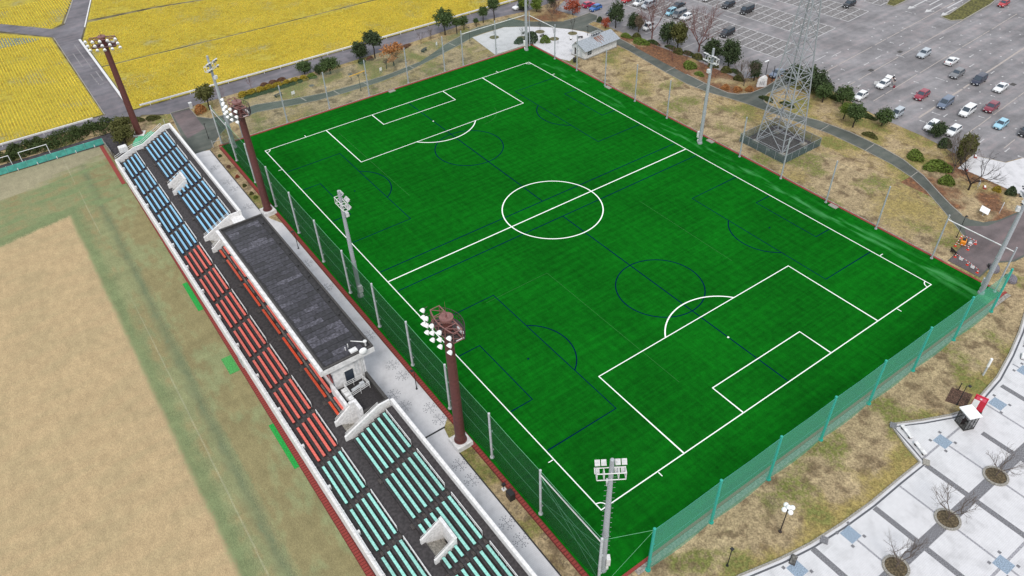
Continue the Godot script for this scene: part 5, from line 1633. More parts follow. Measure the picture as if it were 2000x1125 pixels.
	leafy_tree("taller pine standing on the yellow lawn above the path", 66.9, 15.0, 5.2, 2.1, "leaf_pine", g2, 46, "pine_tree")
	leafy_tree("lone pine in front of the silver small van", 72.0, 18.2, 3.8, 1.7, "leaf_pine", g2, 47, "pine_tree")
	leafy_tree("dark pine between the two white estate cars", 76.4, 27.6, 3.4, 1.7, "leaf_dark", g2, 48, "pine_tree")
	bare_tree("leaning bare tree behind the big clipped shrubs", 66.3, 37.1, 8.2, 0.7, "twig_grey", "", 49, 4)
	leafy_tree("olive evergreen clump left of two over the car-park corner", 70.6, 36.2, 5.6, 1.7, "leaf_olive", "", 50)
	leafy_tree("olive evergreen clump right of two over the car-park corner", 74.2, 35.0, 5.0, 1.6, "leaf_olive", "", 51)
	bare_tree("spreading bare tree in front of the pale paved strip", 63.3, 42.0, 7.0, 1.2, "bark_dark", "", 52, 4)
	# street trees in the plaza
	var g3 := "bare trees in round plaza beds"
	bare_tree("bare plaza tree in the bed nearest the bottom edge", -12.7, 77.8, 5.4, 0.8, "twig_grey", g3, 53, 4, "plaza_tree")
	bare_tree("bare plaza tree in the middle of the three round beds", -2.7, 77.8, 5.2, 0.9, "twig_grey", g3, 54, 4, "plaza_tree")
	bare_tree("bare plaza tree in the round bed furthest right", 7.4, 77.9, 4.8, 0.8, "twig_grey", g3, 55, 4, "plaza_tree")
	for q in [[-12.7, 77.8, "round tree bed with stone rim nearest the bottom edge"], [-2.7, 77.8, "middle round tree bed with stone rim on the plaza"], [7.4, 77.9, "rightmost round tree bed with stone rim on the plaza"]]:
		var o := thing("tree_bed", q[2], "planter", V3(q[0], 0, q[1]), 0.0, "round tree beds on the plaza")
		for k in 16:
			var a0 := TAU * k / 16.0 + 0.01; var a1 := TAU * (k + 1) / 16.0 - 0.01
			var b := MB.new()
			b.ribbon(arc2(0, 0, 1.32, a0, a1, 3), 0.26, 0.0, 0.17)
			part(o, "rim_stone", b.mesh(), M.kerb)
		var s := MB.new(); s.poly(arc2(0, 0, 1.2, 0, TAU, 24), 0.09)
		part(o, "soil", s.mesh(), M.soil)
	# young leafless trunks in the far yard
	var i := 60
	for q in [[41.3, -66.1, 4.0, "thin bare young tree in the yard bed nearest the corner shrub"], [47.4, -66.3, 4.2, "thin bare young tree in the yard bed at the path side"], [47.4, -60.2, 4.0, "thin bare young tree in the yard's central bed"], [53.3, -60.0, 5.6, "tallest thin bare young tree, in the bed near the two stone benches"], [36.0, -71.0, 4.4, "thin bare young tree at the yard's left end"]]:
		bare_tree(q[3], q[0], q[1], q[2], 0.32, "bark_dark", "thin bare young trees in the paved yard", i, 2, "young_bare_tree")
		i += 1
	# shrubs
	shrub("big dark green shrub inside the turf's far corner behind the mast", 41.8, -62.6, 2.4, 2.6, 2.0, "leaf_dark", 0.4, "", 0)
	shrub("bright green shrub beside the corner shrub on its right", 44.6, -60.4, 2.0, 1.6, 1.6, "leaf_green", 0.9, "", 1)
	shrub("dark low shrub left of the far corner mast's foot", 39.0, -64.0, 1.8, 1.3, 1.2, "leaf_dark", 0.2, "", 2)
	shrub("small dark bush at the corner of path and car-park entry", 63.8, -61.4, 1.0, 1.4, 1.0, "leaf_dark", 0, "", 3)
	shrub("small red bush at the corner of path and car-park entry", 65.4, -60.2, 0.9, 1.0, 0.8, "leaf_red", 0, "", 2)
	shrub("yellow-green hedge block next to the toilet block's right end", 62.4, -49.4, 2.0, 1.0, 1.0, "leaf_green", -1.4, "", 1)
	shrub("larger yellow-green hedge block along the path behind the toilet block", 62.6, -44.2, 3.0, 1.2, 1.6, "leaf_green", -1.4, "", 2)
	shrub("rounded green shrub beside the path left of the park-side mast", 61.8, -26.4, 2.2, 1.5, 1.6, "leaf_green", -1.5, "", 3)
	shrub("low green shrub just under the park-side mast's lamps", 60.6, -22.0, 1.6, 0.8, 1.0, "leaf_green", -1.5, "", 0)
	for q in [[64.9, -42.0, "dark low hedge along the car park under the tallest bare tree"], [66.0, -36.6, "dark low hedge along the car park below the brownish evergreen"], [66.8, -31.6, "dark low hedge along the car park at the wide bare tree's foot"], [67.4, -25.6, "dark low hedge along the car park behind the broad evergreen"], [67.8, -17.6, "dark low hedge along the car park beyond the oval evergreen"]]:
		shrub(q[2], q[0], q[1], 0.7, 0.9, 2.4, "leaf_hedge", 0.1, "low hedge lengths along the car park", int(absf(q[1])), "hedge")
	for q in [[64.0, -47.2, "olive shrub behind the larger yellow-green hedge block"], [65.6, -33.8, "olive shrub between brownish evergreen and wide bare tree"], [66.8, -28.6, "olive shrub at the wide bare tree's right"], [66.4, -23.2, "olive shrub below the oval evergreen"], [66.6, -19.4, "olive shrub at the oval evergreen's right side"], [65.8, -14.6, "olive shrub behind the bare tree by the monument"]]:
		shrub(q[2], q[0], q[1], 1.3, 1.3, 1.6, "leaf_olive", 0.1, "olive shrubs along the car park", int(absf(q[1])))
	var tk := 0
	for q in [[62.4, -38.0, "left of the rounded green shrub, first on the red soil"], [63.4, -34.6, "second on the red soil, under the big dark evergreens"], [61.2, -31.4, "third on the red soil, nearest the path"], [64.4, -30.0, "on the red soil behind the rounded green shrub"], [63.0, -23.6, "on the red soil just right of the rounded green shrub"], [62.6, -19.0, "on the red soil behind the park-side mast"]]:
		bare_tree("leafless reddish bush " + q[2], q[0], q[1], 2.0, 1.3, "twig_red", "leafless reddish bushes on the red soil", 90 + tk, 4, "leafless_bush")
		tk += 1
	for q in [[60.2, -13.6, "rust-orange low shrubs at the kerb left of the monument"], [61.4, -11.2, "rust-orange low shrubs at the kerb's bend below the bare tree"], [63.6, -9.6, "rust-orange low shrubs in front of the monument"]]:
		shrub(q[2], q[0], q[1], 1.5, 0.8, 1.2, "leaf_orange", 0.6, "rust-orange low shrubs by the monument", int(absf(q[1])))
	for q in [[74.6, 4.6, "dark hedge length under the first pine right of the pylon"], [74.2, 9.8, "dark hedge length by the pine near the white hatchback"], [72.8, 14.2, "dark hedge length between pines and silver small van"], [62.8, -4.0, "dark low shrub inside the kerb's nose behind the pylon"], [64.2, 0.6, "dark low shrub on the narrow lawn behind the pylon"]]:
		shrub(q[2], q[0], q[1], 0.9, 0.8, 2.2, "leaf_hedge", 0.1, "low hedge lengths beside the pines", int(absf(q[1])), "hedge")
	shrub("lone oval shrub on the yellow lawn above the path", 66.4, 19.4, 0.9, 0.9, 2.0, "leaf_olive", 0.1, "", 1)
	shrub("leftmost of the three big clipped shrubs beside the curving path", 66.0, 29.6, 2.4, 1.5, 1.7, "leaf_green", 0.9, "three big clipped shrubs", 0)
	shrub("largest middle one of the three big clipped shrubs", 65.6, 34.4, 2.2, 1.6, 3.1, "leaf_green", 0.7, "three big clipped shrubs", 1)
	shrub("round nearest one of the three big clipped shrubs", 62.4, 38.2, 1.7, 1.5, 1.7, "leaf_green", 0.2, "three big clipped shrubs", 2)
	shrub("dark evergreen bush at the lawn corner by the estate cars", 74.2, 30.6, 1.7, 1.7, 1.5, "leaf_dark", 0.2, "", 3)
	shrub("yellow shrub beside the pale paved strip", 67.1, 45.2, 1.0, 0.9, 0.9, "leaf_yellow", 0.2, "", 1)
	shrub("dark green shrub right of the yellow shrub by the paved strip", 67.9, 47.2, 1.2, 1.5, 1.1, "leaf_dark", 0.2, "", 2)
	shrub("orange-brown shrub beside the gate ramp", -39.0, -78.6, 1.6, 1.9, 1.3, "leaf_orange", 0.3, "", 0)
	shrub("brown low bush under the dark roadside evergreens", 4.2, -79.4, 1.3, 0.9, 1.0, "leaf_brown", 0.3, "", 3)
	shrub("dark round bush left of the brown one under the roadside evergreens", 1.6, -79.0, 1.2, 1.1, 1.0, "leaf_dark", 0.3, "", 0)
	shrub("purple-brown low hedge on the verge right of the orange tree", 14.6, -80.2, 2.2, 0.8, 0.8, "leaf_brown", 0.25, "", 1, "hedge")
	# long two-tone hedge on the lawn
	var hd := thing("hedge", "long two-tone hedge, yellow-green above and dark green in front, on the far lawn", "hedge", V3(-20, 0, -80))
	for k in 9:
		var c := part(hd, "foliage", CR["shrub"][k % 4], M.leaf_yellow if k < 8 else M.leaf_green)
		c.position = V3(-8.4 + k * 2.1, 0, -0.6 + 0.16 * k); c.scale = V3(1.5, 1.0, 1.3); c.rotation.y = 0.7 * k
	for k in 9:
		var c := part(hd, "dark_foliage", CR["shrub"][k % 4], M.leaf_hedge)
		c.position = V3(-7.8 + k * 1.8, 0, 1.3 + 0.2 * k - 0.03 * k * k); c.scale = V3(1.35, 0.8, 0.6); c.rotation.y = -0.1
	var hp := thing("hedge", "low purple-brown hedge behind the long yellow-green hedge", "hedge", V3(-20, 0, -82.4))
	for k in 3:
		var c := part(hp, "foliage", CR["shrub"][k % 4], M.leaf_brown)
		c.position = V3(-2.6 + k * 2.2, 0, 0); c.scale = V3(1.3, 0.8, 0.6)
	# thick shrub belt beside the service yard
	var rr := RandomNumberGenerator.new(); rr.seed = 31
	var belt := thing("shrub_belt", "thick dark shrub belt between the service yard and the white guard rail", "shrub", V3(-70, 0, -85))
	belt.set_meta("kind", "stuff")
	var bm := MB.new()
	for k in 120:
		var cx := -89.0 + 33.5 * rr.randf(); var cz := -87.6 + 5.2 * rr.randf()
		var cr := 0.7 + 0.7 * rr.randf()
		var tint := 0.6 + 0.6 * rr.randf()
		for q in 120:
			var a := TAU * rr.randf(); var h := rr.randf()
			var p := V3(cx + cos(a) * cr * sqrt(1.0 - h * h), h * (1.1 + 0.5 * rr.randf()), cz + sin(a) * cr * sqrt(1.0 - h * h))
			leaf_quad(bm, p - V3(-70, 0, -85), Vector3.UP, 0.13 + 0.08 * rr.randf(), rr, tint)
	part(belt, "foliage", bm.mesh(), M.leaf_hedge)
	for q in [[-51.6, -83.6, 1.6, "clipped hedge block between the dark tower and the farm road"], [-48.6, -82.2, 1.8, "clipped hedge block by the stand end wall's corner"], [-53.6, -85.2, 1.5, "clipped hedge block at the road junction"]]:
		shrub(q[3], q[0], q[1], 1.9, 0.9, 1.1, "leaf_olive", -0.45, "clipped hedge at the junction", int(q[2] * 10), "hedge")
	# half-bare shrubs in the narrow planting strip
	var lab := ["beside the near tower's plinth", "left of the black utility box", "just below the black utility box", "fourth from the near tower", "fifth from the near tower", "nearest the bottom edge"]
	var k2 := 0
	for q in [[-41.7, 37.2], [-41.8, 41.6], [-41.9, 47.4], [-41.8, 49.0], [-41.7, 52.2], [-41.9, 55.8]]:
		bare_tree("low twiggy bush in the planting strip, " + lab[k2], q[0], q[1], 1.0, 1.1, "twig_grey", "low twiggy bushes in the planting strip", 80 + k2, 4, "twiggy_bush")
		k2 += 1
	k2 = 0
	var lab2 := ["first", "second", "third", "fourth", "fifth", "sixth"]
	for q in [[-42.2, -56.7], [-42.2, -51.4], [-42.1, -46.7], [-42.2, -42.6], [-42.1, -39.1], [-42.0, -37.3]]:
		shrub("%s small bush from the gate in the strip beside the blue benches' walkway" % lab2[k2], q[0], q[1], 0.5, 0.55, 0.5, ["leaf_pine", "leaf_brown", "leaf_red", "leaf_olive", "leaf_olive", "leaf_green"][k2], 0.4 * k2, "small bushes in the far planting strip", k2)
		k2 += 1
	# rice stubble: rows of tufts
	var tm := MB.new()
	var tr := RandomNumberGenerator.new(); tr.seed = 44
	for q in 7:
		var a := TAU * q / 7.0 + tr.randf() * 0.4
		var d := V3(cos(a), 0, sin(a))
		var s := Vector3(-d.z, 0, d.x) * 0.07
		var g := 0.85 + 0.3 * tr.randf()
		tm.tc(d * 0.03 - s, d * 0.03 + s, d * 0.16 + V3(0, 0.15 + 0.08 * tr.randf(), 0), Color(g, g, g))
	var tmesh := tm.mesh()
	var stm := mat(col(230, 212, 96), 0.9)
	stm.metallic_specular = 0.1
	stm.vertex_color_use_as_albedo = true
	var fn := FastNoiseLite.new(); fn.seed = 5; fn.frequency = 0.06
	for f in [[P2([-80, -160, -69.4, -160.5, -57.8, -147.6, -57.4, -92.6, -80, -92.0]), true, 0.66, 0.24], [P2([-75, -182, -44, -182, -52.8, -158.2, -56.4, -156.2, -68.5, -170.5, -75, -174]), true, 0.72, 0.3], [P2([-50.6, -90.6, 58, -89.4, 30, -115.0, 24, -115.3, -11, -116.4, -50.6, -118.4]), false, 0.70, 0.26], [P2([-50.6, -120.0, -11, -117.9, 24, -116.8, 30, -116.6, 0, -148.9, -15, -148.9, -28.7, -152.0, -46.5, -153.1, -50.6, -140.8]), false, 0.76, 0.32], [P2([-45.8, -156.4, -28.7, -154.2, -12, -150.8, -20, -166, -40.4, -174.0]), false, 0.85, 0.4]]:
		var pts: PackedVector2Array = f[0]
		var bb := Rect2(pts[0], Vector2.ZERO)
		for p in pts: bb = bb.expand(p)
		var xf: Array[Transform3D] = []; var cc: Array[Color] = []
		var u: float = bb.position.x if f[1] else bb.position.y
		var ue: float = bb.end.x if f[1] else bb.end.y
		while u < ue:
			var v: float = bb.position.y if f[1] else bb.position.x
			var ve: float = bb.end.y if f[1] else bb.end.x
			while v < ve:
				v += f[3] * (0.7 + 0.6 * tr.randf())
				var p := Vector2(u, v) if f[1] else Vector2(v, u)
				p += Vector2(tr.randf() - 0.5, tr.randf() - 0.5) * 0.12
				var nn := fn.get_noise_2d(p.x, p.y)
				if nn < -0.42 and tr.randf() < 0.85: continue
				if not Geometry2D.is_point_in_polygon(p, pts): continue
				var s := 0.8 + 0.5 * tr.randf()
				xf.append(Transform3D(Basis(Vector3.UP, TAU * tr.randf()).scaled(Vector3(s, s, s)), V3(p.x, -0.03, p.y)))
				var g := 0.80 + 0.25 * tr.randf() + nn * 0.2
				cc.append(Color(g, g * (0.94 + 0.1 * tr.randf()), g * 0.85))
			u += f[2]
		var mm := MultiMesh.new()
		mm.transform_format = MultiMesh.TRANSFORM_3D
		mm.use_colors = true
		mm.mesh = tmesh
		mm.instance_count = xf.size()
		for k in xf.size():
			mm.set_instance_transform(k, xf[k]); mm.set_instance_color(k, cc[k])
		var mi := MultiMeshInstance3D.new()
		mi.name = numbered("rice_stubble")
		mi.multimesh = mm; mi.material_override = stm
		add_child(mi)
		var wh := ["left paddy below the side road", "paddy at the top left corner", "wide paddy along the white guard rail", "second paddy beyond the dark ridge", "paddy at the top beyond the second ridge"]
		tag(mi, "rows of yellow rice stubble in the " + wh[used["rice_stubble"] - 1], "rice stubble")
		mi.set_meta("kind", "stuff")

func guard_rail(label: String, pts: Array, step: float, h: float, wide: float) -> void:
	var o := thing("guard_rail", label, "guard rail", V3(pts[0], 0, pts[1]), 0.0, "white guard rails along the farm roads")
	var org := o.position
	for i in range(0, pts.size() - 2, 2):
		var a := V3(pts[i], 0, pts[i + 1]) - org; var c := V3(pts[i + 2], 0, pts[i + 3]) - org
		var d := (c - a).normalized()
		var ang := atan2(-d.z, d.x)
		var n := maxi(1, int(a.distance_to(c) / step))
		for k in n:
			var p := a.lerp(c, k / float(n)); var q := a.lerp(c, (k + 1) / float(n))
			var b := MB.new()
			b.box((p + q) * 0.5 + V3(0, h, 0), V3(p.distance_to(q) - 0.03, 0.30, wide), Basis(Vector3.UP, ang))
			part(o, "rail", b.mesh(), M.white_metal)
			part(o, "post", one_tube(p.lerp(q, 0.5) + V3(0, -0.05, 0) + V3(-d.z, 0, d.x) * 0.16, p.lerp(q, 0.5) + V3(0, h, 0) + V3(-d.z, 0, d.x) * 0.16, 0.07, 0.07, 8), M.white_metal)

func lamp_post(label: String, x: float, z: float, h: float, arm: Vector3) -> void:
	var o := thing("lamp_post", label, "lamp post", V3(x, 0, z), 0.0, "dark lamp posts along the paths")
	var b := MB.new()
	b.tube(V3(0, -0.05, 0), V3(0, 0.5, 0), 0.09, 0.075, 8); b.tube(V3(0, 0.5, 0), V3(0, h, 0), 0.06, 0.05, 8)
	b.tube(V3(0, -0.02, 0), V3(0, 0.04, 0), 0.18, 0.16, 10)
	part(o, "pole", b.mesh(), M.black)
	var hd := MB.new()
	hd.tube(V3(0, h - 0.02, 0), arm * 0.5 + V3(0, h + 0.03, 0), 0.04, 0.04, 6)
	hd.bev(arm * 0.6 + V3(-0.18, h - 0.04, -0.18), arm * 0.6 + V3(0.18, h + 0.10, 0.18), 0.03)
	part(o, "lamp_head", hd.mesh(), M.black)

func stone_bench(nm: String, label: String, x: float, z: float, turn: float, l: float, m: Material, grp: String) -> void:
	var o := thing(nm, label, "bench", V3(x, 0, z), turn, grp)
	var b := MB.new(); b.bev(V3(-l * 0.5, 0.34, -0.25), V3(l * 0.5, 0.46, 0.25), 0.03)
	part(o, "seat", b.mesh(), m)
	for s in [-1.0, 1.0]:
		part(o, "leg", one_box(V3(s * l * 0.36 - 0.14, -0.02, -0.2), V3(s * l * 0.36 + 0.14, 0.338, 0.2)), M.dark_steel)

func park_seat(label: String, x: float, z: float, turn: float) -> void:
	var o := thing("picnic_bench", label, "bench", V3(x, 0, z), turn, "dark picnic benches on the far lawn")
	for k in 3: part(o, "seat_slat", one_box(V3(-0.9, 0.42, -0.5 + k * 0.14), V3(0.9, 0.46, -0.38 + k * 0.14)), M.dark_steel)
	for k in 3: part(o, "table_slat", one_box(V3(-0.9, 0.70, 0.02 + k * 0.2), V3(0.9, 0.74, 0.20 + k * 0.2)), M.dark_steel)
	for s in [-0.7, 0.7]:
		part(o, "leg", one_box(V3(s - 0.05, -0.03, -0.4), V3(s + 0.05, 0.42, 0.5)), M.black)
		part(o, "post", one_box(V3(s - 0.04, 0.42, 0.2), V3(s + 0.04, 0.70, 0.42)), M.black)

func notice(label: String, x: float, z: float, w: float, h: float, turn: float, nm := "notice_board") -> void:
	var o := thing(nm, label, "sign", V3(x, 0, z), turn)
	for s in [-1.0, 1.0]: part(o, "leg", one_tube(V3(s * w * 0.4, -0.05, 0), V3(s * w * 0.4, h, 0), 0.035, 0.035, 6), M.silver)
	part(o, "board", one_box(V3(-w * 0.5, h * 0.45, 0.04), V3(w * 0.5, h, 0.08)), M.lamp_white)

func cone(label: String, x: float, z: float) -> void:
	var o := thing("traffic_cone", label, "cone", V3(x, 0.01, z), 0.0, "traffic cones at the pitch gate")
	var b := MB.new(); b.bev(V3(-0.2, 0, -0.2), V3(0.2, 0.05, 0.2), 0.02); b.tube(V3(0, 0.04, 0), V3(0, 0.28, 0), 0.16, 0.11, 12)
	b.tube(V3(0, 0.46, 0), V3(0, 0.70, 0), 0.07, 0.03, 12)
	part(o, "body", b.mesh(), mat(col(214, 62, 44), 0.6))
	part(o, "reflective_band", one_tube(V3(0, 0.28, 0), V3(0, 0.46, 0), 0.108, 0.072, 12), M.lamp_white)
func cone_bar(label: String, a: Vector3, c: Vector3) -> void:
	var o := thing("barrier_bar", label, "barrier", a, 0.0, "striped bars between the cones")
	var n := 8
	for k in n:
		var p := (c - a) * (k / float(n)); var q := (c - a) * ((k + 1) / float(n))
		part(o, "stripe", one_tube(p, q, 0.032, 0.032, 6), M.lamp_white if k % 2 == 0 else M.cone_red)

func capsule_d(p: Vector3, a: Vector3, b: Vector3, ra: float, rb: float) -> float:
	var t := clampf((p - a).dot(b - a) / maxf(1e-6, (b - a).length_squared()), 0.0, 1.0)
	return p.distance_to(a.lerp(b, t)) - lerpf(ra, rb, t)
# one continuous body meshed from tapered bones (surface nets), facing local -x
func body_mesh(bones: Array, cs: float) -> ArrayMesh:
	var lo := V3(-0.62, -0.02, -0.48); var n := Vector3i(int(1.15 / cs), int(1.80 / cs), int(0.96 / cs))
	var f := PackedFloat32Array(); f.resize(n.x * n.y * n.z)
	var idx := PackedByteArray(); idx.resize(f.size())
	for z in n.z:
		for y in n.y:
			for x in n.x:
				var p := lo + V3(x, y, z) * cs
				var d := 9.0; var bi := 0; var bd := 9.0
				for k in bones.size():
					var q: Array = bones[k]
					var e := capsule_d(p, q[0], q[1], q[2], q[3])
					if e < bd: bd = e; bi = k
					var hh := clampf(0.5 + 0.5 * (d - e) / 0.035, 0.0, 1.0)
					d = lerpf(d, e, hh) - 0.035 * hh * (1.0 - hh)
				var i := (z * n.y + y) * n.x + x
				f[i] = d; idx[i] = bi
	var b := MB.new()
	var cell := {}
	var ofs := [0, 1, n.x, n.x + 1, n.x * n.y, n.x * n.y + 1, n.x * n.y + n.x, n.x * n.y + n.x + 1]
	for z in n.z - 1:
		for y in n.y - 1:
			for x in n.x - 1:
				var i := (z * n.y + y) * n.x + x
				var m := 0
				for k in 8:
					if f[i + ofs[k]] < 0.0: m += 1
				if m == 0 or m == 8: continue
				var s := Vector3.ZERO; var c := 0
				for e in [[0, 1], [2, 3], [4, 5], [6, 7], [0, 2], [1, 3], [4, 6], [5, 7], [0, 4], [1, 5], [2, 6], [3, 7]]:
					var a: float = f[i + ofs[e[0]]]; var g: float = f[i + ofs[e[1]]]
					if (a < 0.0) == (g < 0.0): continue
					var t := a / (a - g)
					var pa := V3(e[0] & 1, (e[0] >> 1) & 1, e[0] >> 2); var pb := V3(e[1] & 1, (e[1] >> 1) & 1, e[1] >> 2)
					s += pa.lerp(pb, t); c += 1
				cell[i] = lo + (V3(x, y, z) + s / c) * cs
	var st := [1, n.x, n.x * n.y]
	for i in cell.keys():
		for ax in 3:
			var j: int = i + st[ax]
			if j >= f.size() or (f[i] < 0.0) == (f[j] < 0.0): continue
			var u: int = st[(ax + 1) % 3]; var w: int = st[(ax + 2) % 3]
			if not (cell.has(i - u) and cell.has(i - w) and cell.has(i - u - w)): continue
			var cl: Color = bones[idx[i]][4]
			if f[i] < 0.0: b.qc(cell[i - u - w], cell[i - w], cell[i], cell[i - u], cl)
			else: b.qc(cell[i - u - w], cell[i - u], cell[i], cell[i - w], cl)
	return b.mesh()

func person(label: String, at: Vector3, turn: float, bend: float, shirt: Color, trousers: Color, hat: Color) -> void:
	var o := thing("person", label, "person", at, turn, "people at the white car")
	var skin := lin(196, 150, 122); var shoe := lin(60, 56, 58)
	var hip := V3(0, 0.92, 0)
	var bs := Basis(Vector3.BACK, bend)                 # leans towards -x
	var up := func(v: Vector3) -> Vector3: return hip + bs * v
	var bones := []
	for s in [-1.0, 1.0]:
		bones.append([hip + V3(0, -0.02, s * 0.09), V3(-0.03 + 0.06 * s, 0.50, s * 0.11), 0.095, 0.065, trousers])
		bones.append([V3(-0.03 + 0.06 * s, 0.50, s * 0.11), V3(0.03 + 0.05 * s, 0.09, s * 0.12), 0.063, 0.042, trousers])
		bones.append([V3(0.05 + 0.05 * s, 0.045, s * 0.12), V3(-0.14 + 0.05 * s, 0.035, s * 0.13), 0.042, 0.034, shoe])
		var sh: Vector3 = up.call(V3(0, 0.47, s * 0.19)); var el: Vector3 = sh + V3(-0.12, -0.24, s * 0.06); var wr: Vector3 = el + V3(-0.22, -0.06, -s * 0.04)
		bones.append([sh, el, 0.055, 0.042, shirt]); bones.append([el, wr, 0.040, 0.030, skin])
		bones.append([wr, wr + V3(-0.08, -0.02, 0), 0.032, 0.030, skin])
		var palm := wr + V3(-0.085, -0.02, 0)
		for k in 4:
			var fo := palm + V3(0, 0.005, (k - 1.5) * 0.021)
			bones.append([fo, fo + V3(-0.045 + 0.004 * absf(k - 1), -0.012, 0), 0.010, 0.009, skin]); bones.append([fo + V3(-0.045, -0.012, 0), fo + V3(-0.062, -0.038, 0), 0.009, 0.008, skin])
		bones.append([wr + V3(-0.03, 0, -s * 0.03), wr + V3(-0.075, -0.015, -s * 0.06), 0.012, 0.009, skin])
	bones.append([hip, up.call(V3(0, 0.2, 0)), 0.13, 0.125, shirt]); bones.append([up.call(V3(0, 0.2, 0)), up.call(V3(0, 0.42, 0)), 0.125, 0.135, shirt])
	bones.append([up.call(V3(0, 0.44, -0.13)), up.call(V3(0, 0.44, 0.13)), 0.075, 0.075, shirt])
	bones.append([up.call(V3(0, 0.5, 0)), up.call(V3(-0.02, 0.60, 0)), 0.052, 0.05, skin])
	var hd: Vector3 = up.call(V3(-0.02, 0.70, 0))
	bones.append([hd + V3(0.01, 0.03, 0), hd + V3(-0.02, -0.05, 0), 0.095, 0.072, skin])
	bones.append([hd + V3(-0.095, -0.01, 0), hd + V3(-0.115, -0.025, 0), 0.014, 0.012, skin])
	var m := mat(Color(1, 1, 1), 0.85)
	m.vertex_color_use_as_albedo = true
	part(o, "body", body_mesh(bones, 0.024), m)
	var hb := MB.new()
	hb.ball(hd + V3(0.012, 0.055, 0), V3(0.108, 0.085, 0.100), 7)
	hb.tube(hd + V3(0.0, 0.035, 0), hd + V3(-0.005, 0.05, 0), 0.15, 0.12, 14)
	part(o, "hat", hb.mesh(), mat(hat.linear_to_srgb(), 0.85))

func small_things() -> void:
	M.cone_red = mat(col(206, 58, 44), 0.6)
	M.kiosk_glass = mat(Color(col(70, 72, 72), 0.45), 0.1)
	M.kiosk_glass.transparency = BaseMaterial3D.TRANSPARENCY_ALPHA
	M.toilet_roof = mat(col(186, 194, 204), 0.45, 0.1, M.fine, 0.3)
	guard_rail("white guard rail along the farm road beside the wide rice paddy", [-49.3, -89.7, -22.0, -88.9, 3.1, -88.5, 28.4, -88.5, 60, -88.2], 4.0, 0.65, 0.26)
	guard_rail("white guard rail at the left behind the thick shrub belt", [-84, -90.2, -59.4, -90.0], 4.0, 0.65, 0.26)
	guard_rail("white low guard rail up the side road towards the junction", [-51.4, -92.6, -51.6, -140.4], 1.6, 0.42, 0.55)
	# turquoise board fence of the old field
	var bf := thing("board_fence", "low turquoise board fence at the far end of the old field", "fence", V3(-86, 0, -77.5))
	for k in 7:
		var x := k * 3.7
		part(bf, "board", one_box(V3(x + 0.02, 0.08, -0.04), V3(x + 3.66, 1.38, 0.04)), M.teal_board)
		part(bf, "post", one_box(V3(x - 0.06, -0.05, -0.12), V3(x + 0.06, 1.46, -0.045)), M.silver)
		part(bf, "foot", one_box(V3(x + 1.7, 0.0, 0.045), V3(x + 1.85, 0.5, 0.2)), M.white_metal)
	var rt := thing("mesh_fence", "low grey fence from the turquoise boards back to the grandstand", "fence", V3(-60.1, 0, -77.4))
	for k in 6:
		var z := k * 2.05
		part(rt, "post", one_tube(V3(0.08 * k, -0.05, z), V3(0.08 * k, 1.3, z), 0.04, 0.04, 6), M.silver)
		if k < 5: part(rt, "panel", one_box(V3(0.08 * k - 0.03, 0.1, z + 0.05), V3(0.08 * k + 0.03, 1.25, z + 2.0)), M.concrete if k < 3 else M.dark_steel)
	# goals standing behind the boards
	for q in [[-75.5, -70.2, "white goal frame standing behind the turquoise boards, right one"], [-83.0, -77.4, "white goal frame cut by the left picture edge"]]:
		var o := thing("goal_frame", q[2], "goal", V3(q[0], 0, -79.9), 0.0, "white goal frames in the service yard")
		var w: float = q[1] - q[0]
		part(o, "crossbar", one_tube(V3(0, 2.44, 0), V3(w, 2.44, 0), 0.06, 0.06, 8), M.lamp_white)
		for x in [0.0, w]:
			part(o, "post", one_tube(V3(x, -0.02, 0), V3(x, 2.5, 0), 0.06, 0.06, 8), M.lamp_white)
			part(o, "stay", one_tube(V3(x, 2.4, 0), V3(x, 0.0, -1.6), 0.03, 0.03, 6), M.silver)
	# tarpaulin bundle and planter by the stand end
	for q in [[-53.7, -72.6, 2.0, 1.3, "mint green tarpaulin bundle beside the far tower's foot"], [-51.4, -73.4, 2.1, 1.1, "second mint green tarpaulin bundle next to the grass by the stand end"]]:
		var o := thing("tarpaulin_bundle", q[4], "tarpaulin", V3(q[0], 0, q[1]), 0.5, "mint green tarpaulin bundles")
		var b := MB.new()
		var r := RandomNumberGenerator.new(); r.seed = int(q[2] * 100)
		var g := []
		for i in 9:
			var row := []
			for j in 9:
				var u := i / 4.0 - 1.0; var v := j / 4.0 - 1.0
				var e := maxf(absf(u), absf(v))
				row.append(V3(u * q[2] * 0.75, (1.0 - pow(e, 4.0)) * (q[3] + 0.22 * r.randfn()) * (0.8 if e > 0.7 else 1.0) , v * q[2] * 0.55))
			g.append(row)
		for i in 8:
			for j in 8: b.quad(g[i][j], g[i][j + 1], g[i + 1][j + 1], g[i + 1][j])
		part(o, "cover", b.mesh(), mat(col(96, 190, 150), 0.7, 0.0, M.soft, 0.5))
		part(o, "tie_rope", one_tube(V3(-q[2] * 0.75, 0.05, 0.0), V3(q[2] * 0.75, 0.05, 0.0), 0.03, 0.03, 5), M.lamp_white)
	# walkway lamps and boxes
	lamp_post("dark lamp post on the walkway beside the press building's terrace", -41.8, 23.0, 3.8, V3(-0.5, 0, 0))
	lamp_post("dark lamp post on the walkway beside the far half of the sheet roof", -41.9, -17.5, 3.7, V3(-0.5, 0, 0))
	lamp_post("dark lamp post at the gate ramp by the stand's far end", -41.5, -65.7, 3.5, V3(0, 0, 0.4))
	lamp_post("dark lamp post on the near side of the curving path behind the far goal", -5.6, -65.3, 3.6, V3(0, 0, -0.4))
	lamp_post("dark lamp post where the path meets the paved yard", 29.8, -73.1, 3.4, V3(0, 0, -0.4))
	lamp_post("dark lamp post at the back of the paved yard near the toilet block", 55.5, -56.5, 2.4, V3(-0.4, 0, 0))
